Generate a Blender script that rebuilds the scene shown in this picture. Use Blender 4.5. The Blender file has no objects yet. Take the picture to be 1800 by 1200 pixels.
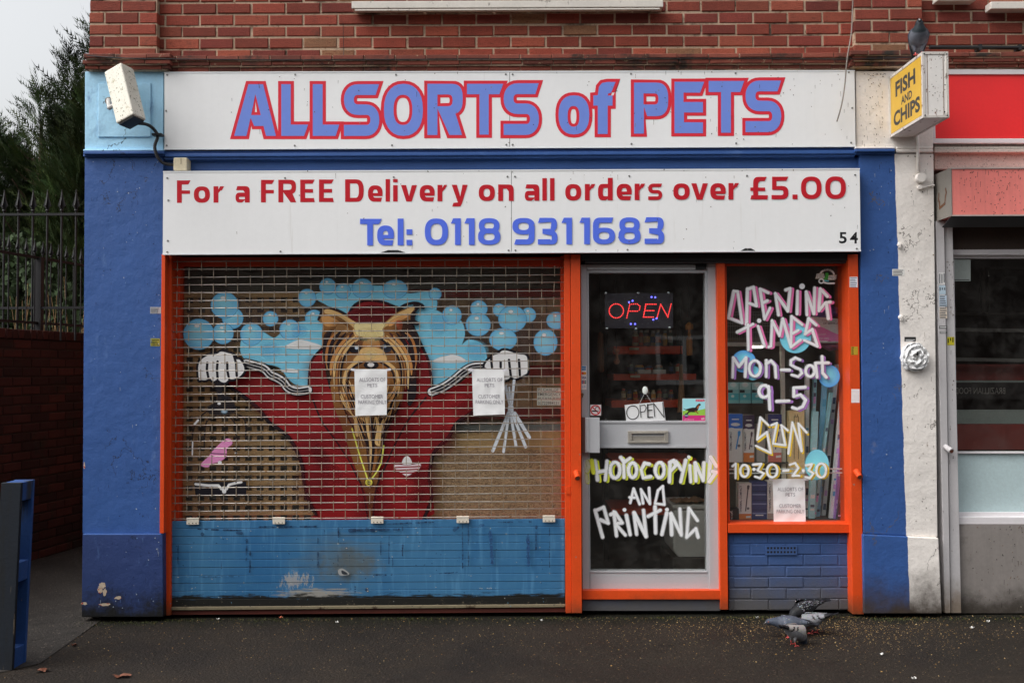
import bpy, bmesh, math, random
from math import sin, cos, pi, radians, sqrt, atan2
from mathutils import Vector, Matrix, noise as mnoise
from mathutils.geometry import tessellate_polygon

SC = bpy.context.scene
COL = SC.collection

# ------------------------------------------------------------------ camera, sky, sun, exposure
F, D, CAMZ = 1700.0, 6.1, 1.555                 # focal length in photo pixels, metres to the facade, eye height
PITCH, ROLL = math.atan(46 / 1700.0), radians(0.27)
cd = bpy.data.cameras.new('camera')
cam = bpy.data.objects.new('camera', cd)
COL.objects.link(cam)
cd.sensor_width = 36.0
cd.lens = F * 36.0 / 1800.0
cd.clip_start, cd.clip_end = 0.05, 2000.0
CAM_M = Matrix.Translation((0, -D, CAMZ)) @ Matrix.Rotation(pi / 2 + PITCH, 4, 'X') @ Matrix.Rotation(-ROLL, 4, 'Z')
cam.matrix_world = CAM_M
SC.camera = cam

SUN_EL, SUN_AZ = 50.0, 250.0                    # sun to the left, veiled by cloud
world = bpy.data.worlds.new('World')
SC.world = world
world.use_nodes = True
wn = world.node_tree
bg = wn.nodes['Background']
sky = wn.nodes.new('ShaderNodeTexSky')
sky.sky_type = 'NISHITA'
sky.sun_disc = False
sky.sun_elevation = radians(SUN_EL)
sky.sun_rotation = radians(SUN_AZ)
sky.dust_density = 6.0
sky.air_density = 1.4
hs = wn.nodes.new('ShaderNodeHueSaturation')
hs.inputs['Saturation'].default_value = 0.16     # overcast: the sky is a near-grey sheet
wn.links.new(sky.outputs[0], hs.inputs['Color'])
wn.links.new(hs.outputs[0], bg.inputs['Color'])
bg.inputs['Strength'].default_value = 0.15
sl = bpy.data.lights.new('sun', 'SUN')
sl.energy = 1.0
sl.angle = radians(60)
sl.color = (1.0, 0.975, 0.94)
sun = bpy.data.objects.new('sun', sl)
COL.objects.link(sun)
az = radians(SUN_AZ)
sdir = Vector((sin(az) * cos(radians(SUN_EL)), cos(az) * cos(radians(SUN_EL)), sin(radians(SUN_EL))))
sun.rotation_euler = (-sdir).to_track_quat('-Z', 'Y').to_euler()
SC.view_settings.view_transform = 'Standard'
SC.view_settings.look = 'None'
SC.view_settings.exposure = 0.6
SC.view_settings.gamma = 1.0
SC.cycles.transparent_max_bounces = 48
SC.cycles.max_bounces = 8
SC.cycles.use_denoising = True

# ------------------------------------------------------------------ helpers
_R3 = CAM_M.to_3x3()
_O = Vector((0, -D, CAMZ))

def W(u, v, y=0.0):
    """Point of the plane Y = y that the photo shows at pixel (u, v)."""
    d = _R3 @ Vector(((u - 900) / F, -(v - 600) / F, -1.0))
    t = (y + D) / d.y
    return _O + d * t

def G(u, v, z=0.0):
    """Point of the level Z = z at pixel (u, v)."""
    d = _R3 @ Vector(((u - 900) / F, -(v - 600) / F, -1.0))
    return _O + d * ((z - CAMZ) / d.z)

def lin(c):
    c = c / 255.0
    return c / 12.92 if c <= 0.04045 else ((c + 0.055) / 1.055) ** 2.4

KEXP = 0.80
def A(r, g, b, k=None):
    """Albedo from a display colour seen in the photograph."""
    k = k or KEXP
    return tuple(min(0.88, lin(x) / k) for x in (r, g, b))

ORG = {}

def tag(o, label, cat, group=None, kind=None):
    if label: o['label'] = label
    if cat: o['category'] = cat
    if group: o['group'] = group
    if kind: o['kind'] = kind
    return o

def thing(name, label, cat, org, group=None):
    o = bpy.data.objects.new(name, None)
    o.empty_display_size = 0.1
    COL.objects.link(o)
    o.location = org
    ORG[o.name] = Vector(org)
    return tag(o, label, cat, group)

def catmull(p, closed=False, n=6):
    p = [Vector(q) for q in p]
    out = []
    m = len(p)
    if m < 3: return p
    segs = m if closed else m - 1
    for i in range(segs):
        if closed:
            a, b, c, d = p[(i - 1) % m], p[i], p[(i + 1) % m], p[(i + 2) % m]
        else:
            a, b, c, d = p[max(i - 1, 0)], p[i], p[i + 1], p[min(i + 2, m - 1)]
        for k in range(n):
            t = k / n
            out.append(0.5 * ((2 * b) + (c - a) * t + (2 * a - 5 * b + 4 * c - d) * t * t + (3 * b - a - 3 * c + d) * t ** 3))
    if not closed: out.append(p[-1])
    return out

class MB:
    def __init__(s):
        s.v, s.f, s.c = [], [], []
        s.col = None
    def add(s, pts, faces, cols=None):
        b = len(s.v)
        s.v += [Vector(p) for p in pts]
        for i, f in enumerate(faces):
            s.f.append([b + k for k in f])
            s.c.append(cols[i] if cols else (s.col,) * len(f) if s.col else None)
    def box(s, x0, x1, y0, y1, z0, z1):
        p = [(x0, y0, z0), (x1, y0, z0), (x1, y1, z0), (x0, y1, z0), (x0, y0, z1), (x1, y0, z1), (x1, y1, z1), (x0, y1, z1)]
        s.add(p, [(0, 1, 5, 4), (1, 2, 6, 5), (2, 3, 7, 6), (3, 0, 4, 7), (4, 5, 6, 7), (3, 2, 1, 0)])
        return s
    def obox(s, c, ax, ay, az_):
        """Oriented box from centre and three half axes."""
        c, ax, ay, az_ = Vector(c), Vector(ax), Vector(ay), Vector(az_)
        p = [c - ax - ay - az_, c + ax - ay - az_, c + ax + ay - az_, c - ax + ay - az_, c - ax - ay + az_, c + ax - ay + az_, c + ax + ay + az_, c - ax + ay + az_]
        s.add(p, [(0, 1, 5, 4), (1, 2, 6, 5), (2, 3, 7, 6), (3, 0, 4, 7), (4, 5, 6, 7), (3, 2, 1, 0)])
        return s
    def rect(s, u0, v0, u1, v1, y0, y1):
        um, vm = (u0 + u1) / 2, (v0 + v1) / 2
        x0, x1 = W(u0, vm, y0).x, W(u1, vm, y0).x
        z1, z0 = W(um, v0, y0).z, W(um, v1, y0).z
        return s.box(x0, x1, y0, y1, z0, z1)
    def prism(s, uv, y0, y1):
        a = [W(u, v, y0) for u, v in uv]
        return s.slab(a, Vector((0, y1 - y0, 0)))
    def slab(s, a, off):
        n = len(a)
        off = Vector(off)
        tri = tessellate_polygon([a])
        b = [p + off for p in a]
        fs = [tuple(t) for t in tri] + [tuple(n + k for k in t[::-1]) for t in tri]
        fs += [(i, (i + 1) % n, n + (i + 1) % n, n + i) for i in range(n)]
        s.add(list(a) + b, fs)
        return s
    def cyl(s, p, q, r0, r1=None, n=8, cap=True):
        p, q = Vector(p), Vector(q)
        r1 = r0 if r1 is None else r1
        d = (q - p).normalized()
        a = d.orthogonal().normalized()
        b = d.cross(a)
        pts = []
        for c, r in ((p, r0), (q, r1)):
            pts += [c + (a * cos(2 * pi * i / n) + b * sin(2 * pi * i / n)) * r for i in range(n)]
        fs = [(i, (i + 1) % n, n + (i + 1) % n, n + i) for i in range(n)]
        if cap: fs += [tuple(range(n))[::-1], tuple(range(n, 2 * n))]
        s.add(pts, fs)
        return s
    def tube(s, pts, r, n=8):
        pts = [Vector(p) for p in pts]
        rr = r if isinstance(r, (list, tuple)) else [r] * len(pts)
        vs, fs = [], []
        ref = None
        for i, p in enumerate(pts):
            d = (pts[min(i + 1, len(pts) - 1)] - pts[max(i - 1, 0)]).normalized()
            if ref is None: ref = d.orthogonal().normalized()
            a = (ref - d * ref.dot(d)).normalized()
            ref = a
            b = d.cross(a)
            vs += [p + (a * cos(2 * pi * k / n) + b * sin(2 * pi * k / n)) * rr[i] for k in range(n)]
        for i in range(len(pts) - 1):
            for k in range(n):
                fs.append((i * n + k, i * n + (k + 1) % n, (i + 1) * n + (k + 1) % n, (i + 1) * n + k))
        m = (len(pts) - 1) * n
        fs += [tuple(range(n))[::-1], tuple(range(m, m + n))]
        s.add(vs, fs)
        return s
    def ball(s, c, rx, ry=None, rz=None, nu=12, nv=8):
        ry = rx if ry is None else ry
        rz = rx if rz is None else rz
        c = Vector(c)
        vs, fs = [], []
        for j in range(nv + 1):
            th = pi * j / nv
            for i in range(nu):
                ph = 2 * pi * i / nu
                vs.append(c + Vector((rx * sin(th) * cos(ph), ry * sin(th) * sin(ph), rz * cos(th))))
        for j in range(nv):
            for i in range(nu):
                fs.append((j * nu + i, (j + 1) * nu + i, (j + 1) * nu + (i + 1) % nu, j * nu + (i + 1) % nu))
        s.add(vs, fs)
        return s
    def lathe(s, c, prof, n=12):
        """prof: list of (radius, z) about the vertical through c."""
        c = Vector(c)
        vs, fs = [], []
        for r, z in prof:
            vs += [c + Vector((r * cos(2 * pi * i / n), r * sin(2 * pi * i / n), z)) for i in range(n)]
        for j in range(len(prof) - 1):
            for i in range(n):
                fs.append((j * n + i, j * n + (i + 1) % n, (j + 1) * n + (i + 1) % n, (j + 1) * n + i))
        fs += [tuple(range(n))[::-1], tuple(range((len(prof) - 1) * n, len(prof) * n))]
        s.add(vs, fs)
        return s
    def bounds(s):
        xs = [p.x for p in s.v]; ys = [p.y for p in s.v]; zs = [p.z for p in s.v]
        return Vector(((min(xs) + max(xs)) / 2, (min(ys) + max(ys)) / 2, min(zs)))
    def build(s, name, mat, parent=None, smooth=False, bevel=0.0, recalc=True):
        org = ORG[parent.name] if parent else s.bounds()
        me = bpy.data.meshes.new(name)
        me.from_pydata([p - org for p in s.v], [], s.f)
        if any(c is not None for c in s.c):
            at = me.color_attributes.new('Col', 'FLOAT_COLOR', 'CORNER')
            buf = []
            for f, c in zip(s.f, s.c):
                c = c or ((0.5, 0.5, 0.5, 1),) * len(f)
                for q in c:
                    buf += [q[0], q[1], q[2], q[3] if len(q) > 3 else 1.0]
            at.data.foreach_set('color', buf)
        if recalc:
            bm = bmesh.new(); bm.from_mesh(me)
            bmesh.ops.recalc_face_normals(bm, faces=bm.faces[:])
            bm.to_mesh(me); bm.free()
        if smooth:
            me.polygons.foreach_set('use_smooth', [True] * len(me.polygons))
        me.materials.append(mat)
        me.update()
        o = bpy.data.objects.new(name, me)
        COL.objects.link(o)
        if parent:
            o.parent = parent
            ORG[o.name] = org
        else:
            o.location = org
            ORG[o.name] = org
        if bevel:
            m = o.modifiers.new('bevel', 'BEVEL')
            m.width = bevel; m.segments = 2; m.limit_method = 'ANGLE'; m.angle_limit = radians(40)
        return o

def copy_part(o, parent, off):
    c = o.copy()
    COL.objects.link(c)
    c.parent = parent
    c.location = Vector(off)
    return c

# ------------------------------------------------------------------ materials
def nodes(name):
    m = bpy.data.materials.new(name)
    m.use_nodes = True
    nt = m.node_tree
    return m, nt, nt.nodes['Principled BSDF'], nt.nodes['Material Output']

def nd(nt, typ, ins=None, **props):
    n = nt.nodes.new(typ)
    for k, v in props.items(): setattr(n, k, v)
    for k, v in (ins or {}).items():
        if isinstance(v, bpy.types.NodeSocket): nt.links.new(v, n.inputs[k])
        else: n.inputs[k].default_value = v
    return n

def mth(nt, op, a, b=0.0, c=0.0, clamp=False):
    n = nd(nt, 'ShaderNodeMath', {0: a, 1: b, 2: c}, operation=op)
    n.use_clamp = clamp
    return n.outputs[0]

def step(nt, x, lo, hi):
    n = nd(nt, 'ShaderNodeMapRange', {'Value': x, 'From Min': lo, 'From Max': hi, 'To Min': 0.0, 'To Max': 1.0}, interpolation_type='SMOOTHSTEP')
    return n.outputs[0]

def mixc(nt, fac, a, b, blend='MIX'):
    n = nt.nodes.new('ShaderNodeMix')
    n.data_type = 'RGBA'; n.blend_type = blend
    for i, v in ((0, fac), (6, a), (7, b)):
        if isinstance(v, bpy.types.NodeSocket): nt.links.new(v, n.inputs[i])
        elif i == 0: n.inputs[0].default_value = v
        else: n.inputs[i].default_value = (*v[:3], 1)
    return n.outputs[2]

def wpos(nt, scale=(1, 1, 1), off=(0, 0, 0)):
    g = nd(nt, 'ShaderNodeNewGeometry')
    mp = nd(nt, 'ShaderNodeMapping', {'Vector': g.outputs['Position'], 'Scale': scale, 'Location': off})
    return mp.outputs[0], g.outputs['Position']

def nz(nt, vec, scale, detail=5.0, rough=0.6):
    return nd(nt, 'ShaderNodeTexNoise', {'Vector': vec, 'Scale': scale, 'Detail': detail, 'Roughness': rough}).outputs[0]

def finish(name, nt, bsdf, col, rough, bumpv=None, bstr=0.2, bdist=0.002, metal=0.0, spec=0.5):
    if isinstance(col, bpy.types.NodeSocket): nt.links.new(col, bsdf.inputs['Base Color'])
    else: bsdf.inputs['Base Color'].default_value = (*col[:3], 1)
    if isinstance(rough, bpy.types.NodeSocket): nt.links.new(rough, bsdf.inputs['Roughness'])
    else: bsdf.inputs['Roughness'].default_value = rough
    bsdf.inputs['Metallic'].default_value = metal
    bsdf.inputs['Specular IOR Level'].default_value = spec
    if bumpv is not None:
        b = nd(nt, 'ShaderNodeBump', {'Height': bumpv, 'Strength': bstr, 'Distance': bdist})
        nt.links.new(b.outputs[0], bsdf.inputs['Normal'])

MATS = {}
def paint(name, col, rough=0.55, var=0.12, vs=3.0, fine=0.08, fs=70.0, bstr=0.25, bs=90.0, bdist=0.002, spots=(), grime=None,
          metal=0.0, spec=0.4, attr=False, streak=0.0, base=None, crack=None):
    """Weathered surface. spots: (colour, scale, threshold, softness, stretch xyz). grime: (colour, z low, z high, raggedness)."""
    if name in MATS: return MATS[name]
    m, nt, bsdf, out = nodes(name)
    vec, pos = wpos(nt)
    if attr: c = nd(nt, 'ShaderNodeAttribute', attribute_name='Col').outputs['Color']
    elif base: c = base(nt, vec, pos)
    else: c = nd(nt, 'ShaderNodeRGB').outputs[0]; c.default_value = (*col[:3], 1)
    n1 = nz(nt, vec, vs, 6, 0.6)
    n2 = nz(nt, vec, fs, 4, 0.6)
    k = mth(nt, 'ADD', mth(nt, 'MULTIPLY_ADD', n1, 4 * var, 1 - 2 * var), mth(nt, 'MULTIPLY_ADD', n2, 4 * fine, -2 * fine))
    if streak:
        v2, _ = wpos(nt, (14, 14, 0.7))
        k = mth(nt, 'ADD', k, mth(nt, 'MULTIPLY_ADD', nz(nt, v2, 2.2, 5, 0.65), 4 * streak, -2 * streak))
    kk = nd(nt, 'ShaderNodeCombineColor', {0: k, 1: k, 2: k}).outputs[0]
    c = mixc(nt, 1.0, c, kk, 'MULTIPLY')
    r = rough
    for i, (sc_, s_, th, so, st) in enumerate(spots):
        v3, _ = wpos(nt, st, (i * 7.3, i * 3.1, i * 1.7))
        f = step(nt, nz(nt, v3, s_, 6, 0.65), th, th + so)
        c = mixc(nt, f, c, sc_)
    if crack:
        cc, s_, w_ = crack
        f = step(nt, mth(nt, 'ABSOLUTE', mth(nt, 'SUBTRACT', nz(nt, vec, s_, 7, 0.6), 0.5)), w_, w_ * 0.3)
        c = mixc(nt, mth(nt, 'MULTIPLY', f, step(nt, nz(nt, wpos(nt, (1, 1, 1), (9, 4, 2))[0], s_ * 1.3, 3, 0.5), 0.56, 0.60)), c, cc)
    if grime:
        gc, z0, z1, rag = grime
        z = nd(nt, 'ShaderNodeSeparateXYZ', {0: pos}).outputs[2]
        zz = mth(nt, 'ADD', z, mth(nt, 'MULTIPLY_ADD', nz(nt, vec, 5.0, 8, 0.72), 2 * rag, -rag))
        c = mixc(nt, step(nt, zz, z1, z0), c, gc)
    finish(name, nt, bsdf, c, r, nz(nt, vec, bs, 5, 0.65), bstr, bdist, metal, spec)
    MATS[name] = m
    return m

def plain(name, col, rough=0.5, metal=0.0, spec=0.5):
    return paint(name, col, rough, 0.05, 8.0, 0.03, 120.0, 0.1, 200.0, 0.001, metal=metal, spec=spec)

def glass(name, tint=(0.93, 0.95, 0.94), ior=1.5, dust=0.012):
    if name in MATS: return MATS[name]
    m, nt, bsdf, out = nodes(name)
    nt.nodes.remove(bsdf)
    vec, pos = wpos(nt)
    wob = nd(nt, 'ShaderNodeBump', {'Height': nz(nt, vec, 1.6, 2, 0.4), 'Strength': 0.25, 'Distance': 0.004})
    fc = nd(nt, 'ShaderNodeLayerWeight', {'Blend': 0.5, 'Normal': wob.outputs[0]}).outputs['Facing']
    fr = mth(nt, 'MULTIPLY_ADD', mth(nt, 'POWER', fc, 5.0), 0.95, 0.045)
    gl = nd(nt, 'ShaderNodeBsdfGlossy', {'Color': (1, 1, 1, 1), 'Roughness': 0.015, 'Normal': wob.outputs[0]})
    tr = nd(nt, 'ShaderNodeBsdfTransparent', {'Color': (*tint, 1)})
    mx = nd(nt, 'ShaderNodeMixShader', {0: fr, 1: tr.outputs[0], 2: gl.outputs[0]})
    df = nd(nt, 'ShaderNodeBsdfDiffuse', {'Color': (0.5, 0.48, 0.45, 1)})
    dm = mth(nt, 'MULTIPLY', step(nt, nz(nt, vec, 9.0, 6, 0.7), 0.35, 0.8), dust * 3)
    mx2 = nd(nt, 'ShaderNodeMixShader', {0: dm, 1: mx.outputs[0], 2: df.outputs[0]})
    nt.links.new(mx2.outputs[0], out.inputs[0])
    MATS[name] = m
    return m

def attr_alpha(name, rough=0.6, var=0.06, vs=14.0, spec=0.3):
    """Paint layers: colour and coverage from the mesh attribute."""
    if name in MATS: return MATS[name]
    m, nt, bsdf, out = nodes(name)
    vec, pos = wpos(nt)
    at = nd(nt, 'ShaderNodeAttribute', attribute_name='Col')
    k = mth(nt, 'ADD', mth(nt, 'MULTIPLY_ADD', nz(nt, vec, vs, 6, 0.65), 4 * var, 1 - 2 * var), mth(nt, 'MULTIPLY_ADD', nz(nt, vec, 160, 3, 0.6), 2 * var, -var))
    kk = nd(nt, 'ShaderNodeCombineColor', {0: k, 1: k, 2: k}).outputs[0]
    c = mixc(nt, 1.0, at.outputs['Color'], kk, 'MULTIPLY')
    finish(name, nt, bsdf, c, rough, nz(nt, vec, 150, 3, 0.6), 0.08, 0.001, 0, spec)
    tr = nd(nt, 'ShaderNodeBsdfTransparent')
    mx = nd(nt, 'ShaderNodeMixShader', {0: at.outputs['Alpha'], 1: tr.outputs[0], 2: bsdf.outputs[0]})
    nt.links.new(mx.outputs[0], out.inputs[0])
    MATS[name] = m
    return m

def emit(name, col, strength):
    if name in MATS: return MATS[name]
    m, nt, bsdf, out = nodes(name)
    bsdf.inputs['Base Color'].default_value = (*col, 1)
    bsdf.inputs['Emission Color'].default_value = (*col, 1)
    bsdf.inputs['Emission Strength'].default_value = strength
    MATS[name] = m
    return m

# ------------------------------------------------------------------ flat painted work: thin layers of paint or vinyl on a surface
EPS = 5e-5
_fontcache = {}

def font_tris(s, bold=0.0):
    """Triangles of a string in font units, and its bounds."""
    key = (s, bold)
    if key in _fontcache: return _fontcache[key]
    cu = bpy.data.curves.new('t', 'FONT')
    cu.body = s
    cu.fill_mode = 'FRONT'
    cu.offset = bold
    cu.resolution_u = 3
    ob = bpy.data.objects.new('t', cu)
    COL.objects.link(ob)
    dg = bpy.context.evaluated_depsgraph_get()
    me = bpy.data.meshes.new_from_object(ob.evaluated_get(dg))
    me.calc_loop_triangles()
    vs = [tuple(v.co) for v in me.vertices]
    ts = [tuple(t.vertices) for t in me.loop_triangles]
    bpy.data.objects.remove(ob); bpy.data.curves.remove(cu); bpy.data.meshes.remove(me)
    xs = [v[0] for v in vs]; ys = [v[1] for v in vs]
    _fontcache[key] = (vs, ts, min(xs), max(xs), min(ys), max(ys))
    return _fontcache[key]

class Paint(MB):
    """Layers in photo pixels on the plane Y = y; each call lies a hair in front of the last."""
    def __init__(s, y, place=None):
        MB.__init__(s)
        s.y, s.n = y, 0
        s.place = place
    def P(s, u, v):
        if s.place: return s.place(u, v, s.n * EPS)
        p = W(u, v, s.y)
        p.y -= s.n * EPS
        return p
    def layer(s): s.n += 1
    def shape(s, loops, col, a=1.0):
        s.layer()
        vl = [[Vector((p[0], p[1], 0)) for p in l] for l in loops]
        tri = tessellate_polygon(vl)
        flat = [p for l in loops for p in l]
        c = (*col[:3], a)
        s.add([s.P(p[0], p[1]) for p in flat], [tuple(t) for t in tri], [(c,) * 3] * len(tri))
    def poly(s, pts, col, f=0.0, smooth=True, n=5, a=1.0):
        pts = [Vector((p[0], p[1])) for p in (catmull([(q[0], q[1], 0) for q in pts], True, n) if smooth else pts)]
        s.shape([pts], col, a)
        if f: s.ring(pts, col, f, a)
    def ring(s, pts, col, f, a=1.0):
        m = len(pts)
        area = sum(pts[i].x * pts[(i + 1) % m].y - pts[(i + 1) % m].x * pts[i].y for i in range(m))
        sg = 1 if area > 0 else -1
        out = []
        for i in range(m):
            d = (pts[(i + 1) % m] - pts[i - 1])
            d = Vector((d.y, -d.x)) * sg
            out.append(pts[i] + (d.normalized() if d.length > 1e-9 else Vector((0, 0))) * f)
        c1, c0 = (*col[:3], a), (*col[:3], 0.0)
        s.add([s.P(p.x, p.y) for p in pts] + [s.P(p.x, p.y) for p in out],
              [(i, (i + 1) % m, m + (i + 1) % m, m + i) for i in range(m)], [(c1, c1, c0, c0)] * m)
    def capsule(s, u0, v0, u1, v1, r0, r1):
        an = atan2(v1 - v0, u1 - u0)
        pts = []
        for c, r, a0 in (((u0, v0), r0, an + pi / 2), ((u1, v1), r1, an - pi / 2)):
            for k in range(9):
                t = a0 + pi * k / 8
                pts.append(Vector((c[0] + r * cos(t), c[1] + r * sin(t))))
        return pts
    def cap(s, u0, v0, u1, v1, r0, r1, col, f=0.0, a=1.0):
        """A spray stroke: a capsule with soft edges."""
        s.caps([(u0, v0, u1, v1, r0, r1)], col, f, a)
    def caps(s, L, col, f=0.0, a=1.0):
        """Several strokes of one colour: all the soft edges lie behind all the solid cores."""
        P_ = [s.capsule(*q) for q in L]
        if f:
            for pts in P_:
                s.layer(); s.ring(pts, col, f, a)
        cc = (*col[:3], a)
        for pts in P_:
            s.layer()
            m = len(pts)
            s.add([s.P(p.x, p.y) for p in pts], [tuple(range(m))], [(cc,) * m])
    def segs(s, pts, r, curve=False, jit=0.0, rnd=None):
        if curve: pts = [(p.x, p.y) for p in catmull([(q[0], q[1], 0) for q in pts], False, 5)]
        rr = [r * (1 + (rnd.uniform(-jit, jit) if rnd else 0)) for _ in pts]
        return [(p[0], p[1], q[0], q[1], rr[i], rr[i + 1]) for i, (p, q) in enumerate(zip(pts[:-1], pts[1:]))]
    def line(s, pts, r, col, f=0.0, curve=False, a=1.0):
        s.caps(s.segs(pts, r, curve), col, f, a)
    def hair(s, pts, w, col, f=0.0, w1=None, n=6, a=1.0):
        """A tapering brush stroke."""
        p = catmull([(q[0], q[1], 0) for q in pts], False, n)
        m = len(p)
        s.layer()
        L, R, LF, RF = [], [], [], []
        for i in range(m):
            d = (p[min(i + 1, m - 1)] - p[max(i - 1, 0)]).normalized()
            nn = Vector((-d.y, d.x, 0))
            t = i / (m - 1)
            ww = (w + ((w if w1 is None else w1) - w) * t) * 0.5
            ww *= min(1.0, 0.25 + 4 * t) * min(1.0, 0.15 + 3.5 * (1 - t))
            L.append(p[i] + nn * ww); R.append(p[i] - nn * ww)
            LF.append(p[i] + nn * (ww + f)); RF.append(p[i] - nn * (ww + f))
        c1, c0 = (*col[:3], a), (*col[:3], 0.0)
        pts2 = [s.P(q.x, q.y) for q in L + R]
        s.add(pts2, [(i, i + 1, m + i + 1, m + i) for i in range(m - 1)], [(c1,) * 4] * (m - 1))
        if f:
            for X, Y in ((L, LF), (R, RF)):
                s.add([s.P(q.x, q.y) for q in X + Y], [(i, i + 1, m + i + 1, m + i) for i in range(m - 1)], [(c1, c1, c0, c0)] * (m - 1))
    def disc(s, cu, cv, ru, rv, c0, c1, f=0.0, ou=0.0, ov=0.0, n=28, a=1.0):
        """A painted round with a colour run from (cu+ou, cv+ov) outwards."""
        s.layer()
        fr = [0.0, 0.25, 0.5, 0.72, 0.88, 1.0]
        pts, cs = [], []
        for t in fr[1:]:
            col = tuple(c0[i] + (c1[i] - c0[i]) * t ** 1.6 for i in range(3))
            for k in range(n):
                an = 2 * pi * k / n
                pts.append(s.P(cu + ou * (1 - t) + ru * t * cos(an), cv + ov * (1 - t) + rv * t * sin(an)))
                cs.append((*col, a))
        pts.append(s.P(cu + ou, cv + ov)); cs.append((*c0[:3], a))
        m = len(fr) - 1
        fs = [(m * n, k, (k + 1) % n) for k in range(n)]
        for j in range(m - 1):
            for k in range(n):
                fs.append((j * n + k, (j + 1) * n + k, (j + 1) * n + (k + 1) % n, j * n + (k + 1) % n))
        if f:
            b = len(pts)
            for k in range(n):
                an = 2 * pi * k / n
                pts.append(s.P(cu + (ru + f) * cos(an), cv + (rv + f) * sin(an))); cs.append((*c1[:3], 0.0))
            for k in range(n):
                fs.append(((m - 1) * n + k, b + k, b + (k + 1) % n, (m - 1) * n + (k + 1) % n))
        s.add(pts, fs, [tuple(cs[i] for i in f_) for f_ in fs])
    def text(s, t, u0, v0, u1, v1, col, bold=0.0, rot=0.0, keep=False):
        """A string fitted to a pixel box (keep: keeps its proportions inside the box)."""
        vs, ts, x0, x1, y0, y1 = font_tris(t, bold)
        s.layer()
        su, sv = (u1 - u0) / (x1 - x0), (v1 - v0) / (y1 - y0)
        cu, cv = (u0 + u1) / 2, (v0 + v1) / 2
        if keep: su = sv = min(su, sv)
        pts = []
        for x, y, _ in vs:
            a, b = (x - (x0 + x1) / 2) * su, -(y - (y0 + y1) / 2) * sv
            pts.append(s.P(cu + a * cos(rot) - b * sin(rot), cv + a * sin(rot) + b * cos(rot)))
        c = (*col[:3], 1.0)
        s.add(pts, ts, [(c,) * 3] * len(ts))
    def textv(s, t, u0, v0, u1, v1, col, bold=0.0):
        """A string running upwards inside a pixel box."""
        vs, ts, x0, x1, y0, y1 = font_tris(t, bold)
        s.layer()
        su, sv = (v1 - v0) / (x1 - x0), (u1 - u0) / (y1 - y0)
        pts = [s.P(u1 - (y - y0) * sv, v1 - (x - x0) * su) for x, y, _ in vs]
        c = (*col[:3], 1.0)
        s.add(pts, ts, [(c,) * 3] * len(ts))
    def bar(s, u0, v0, u1, v1, col, a=1.0):
        s.shape([[(u0, v0), (u1, v0), (u1, v1), (u0, v1)]], col, a)
    def build(s, name, mat, parent=None, **k):
        k.setdefault('recalc', False)
        return MB.build(s, name, mat, parent, **k)

# ------------------------------------------------------------------ palette
rng = random.Random(7)
ORANGE = paint('orange_paint', A(200, 68, 22), 0.45, 0.10, 3, 0.06, 60, 0.3, 40,
               spots=[(A(130, 118, 108), 38, 0.685, 0.02, (1, 1, 1)), (A(120, 45, 20), 5, 0.66, 0.2, (3, 3, 0.5))], grime=(A(105, 55, 32), -0.02, 0.16, 0.12))
ORANGE_IN = paint('orange_inner_paint', A(190, 60, 22), 0.5, 0.1, 4, 0.04, 60, 0.15, 60)
BLUE = A(43, 77, 134)
BLUE_P = paint('blue_paint', BLUE, 0.5, 0.1, 3, 0.05, 40, 0.5, 30, 0.004, spots=[(A(74, 104, 156), 4, 0.62, 0.25, (1, 1, 0.5))])
WHITE_SIGN = paint('white_sign_sheet', A(222, 224, 228), 0.35, 0.03, 1.3, 0.015, 30, 0.03, 20,
                   spots=[(A(150, 145, 138), 42, 0.74, 0.05, (1, 1, 0.5)), (A(184, 180, 174), 3.0, 0.60, 0.25, (5, 1, 0.3))], streak=0.012)
ALU = paint('grey_aluminium', A(174, 175, 178), 0.38, 0.05, 3, 0.03, 90, 0.06, 120, metal=0.1, spots=[(A(120, 118, 118), 55, 0.72, 0.05, (1, 1, 1))])
ALU_DK = paint('dark_metal', A(60, 60, 62), 0.5, 0.1, 5, 0.05, 80, 0.1, 120, metal=0.3)
BLACK = paint('black_metal', A(30, 30, 32), 0.55, 0.15, 5, 0.08, 80, 0.2, 90, spots=[(A(110, 105, 98), 90, 0.72, 0.03, (1, 1, 1))])
MORTAR = paint('mortar', A(172, 150, 128), 0.9, 0.18, 3, 0.15, 120, 0.8, 160, 0.003, spots=[(A(76, 64, 54), 5, 0.50, 0.16, (1, 1, 1)), (A(128, 104, 84), 30, .56, .1, (1, 1, 1))])
BRICK = paint('brick', (0.3, 0.1, 0.06), 0.9, 0.17, 7, 0.28, 170, 1.0, 120, 0.006, attr=True,
              spots=[(A(96, 46, 36), 22, 0.54, 0.12, (1, 1, 7.0)), (A(176, 120, 92), 60, 0.68, 0.06, (1, 1, 1)), (A(58, 46, 38), 3.2, 0.60, 0.14, (1, 1, 1))])
DARK_IN = paint('dark_interior', (0.07, 0.058, 0.05), 0.8, 0.2, 3, 0.1, 40)
GLASS = glass('window_glass')
GLASS_DOOR = glass('door_glass', (0.92, 0.93, 0.92))
PAINTED = attr_alpha('layered_paint')
VINYL = attr_alpha('vinyl', 0.35, 0.03)
PRINT = attr_alpha('printed_matter', 0.5, 0.02)
PAPER = paint('paper', A(226, 226, 240), 0.35, 0.02, 8, 0.01, 60, 0.35, 22, 0.006, spec=0.5)
TIN_WHITE = paint('white_coated_metal', A(214, 216, 218), 0.4, 0.05, 3, 0.03, 60, 0.06, 90,
                  spots=[(A(110, 78, 60), 40, 0.70, 0.05, (1, 1, 0.5)), (A(160, 150, 140), 6, 0.62, 0.2, (2, 2, 0.4))])
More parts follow.
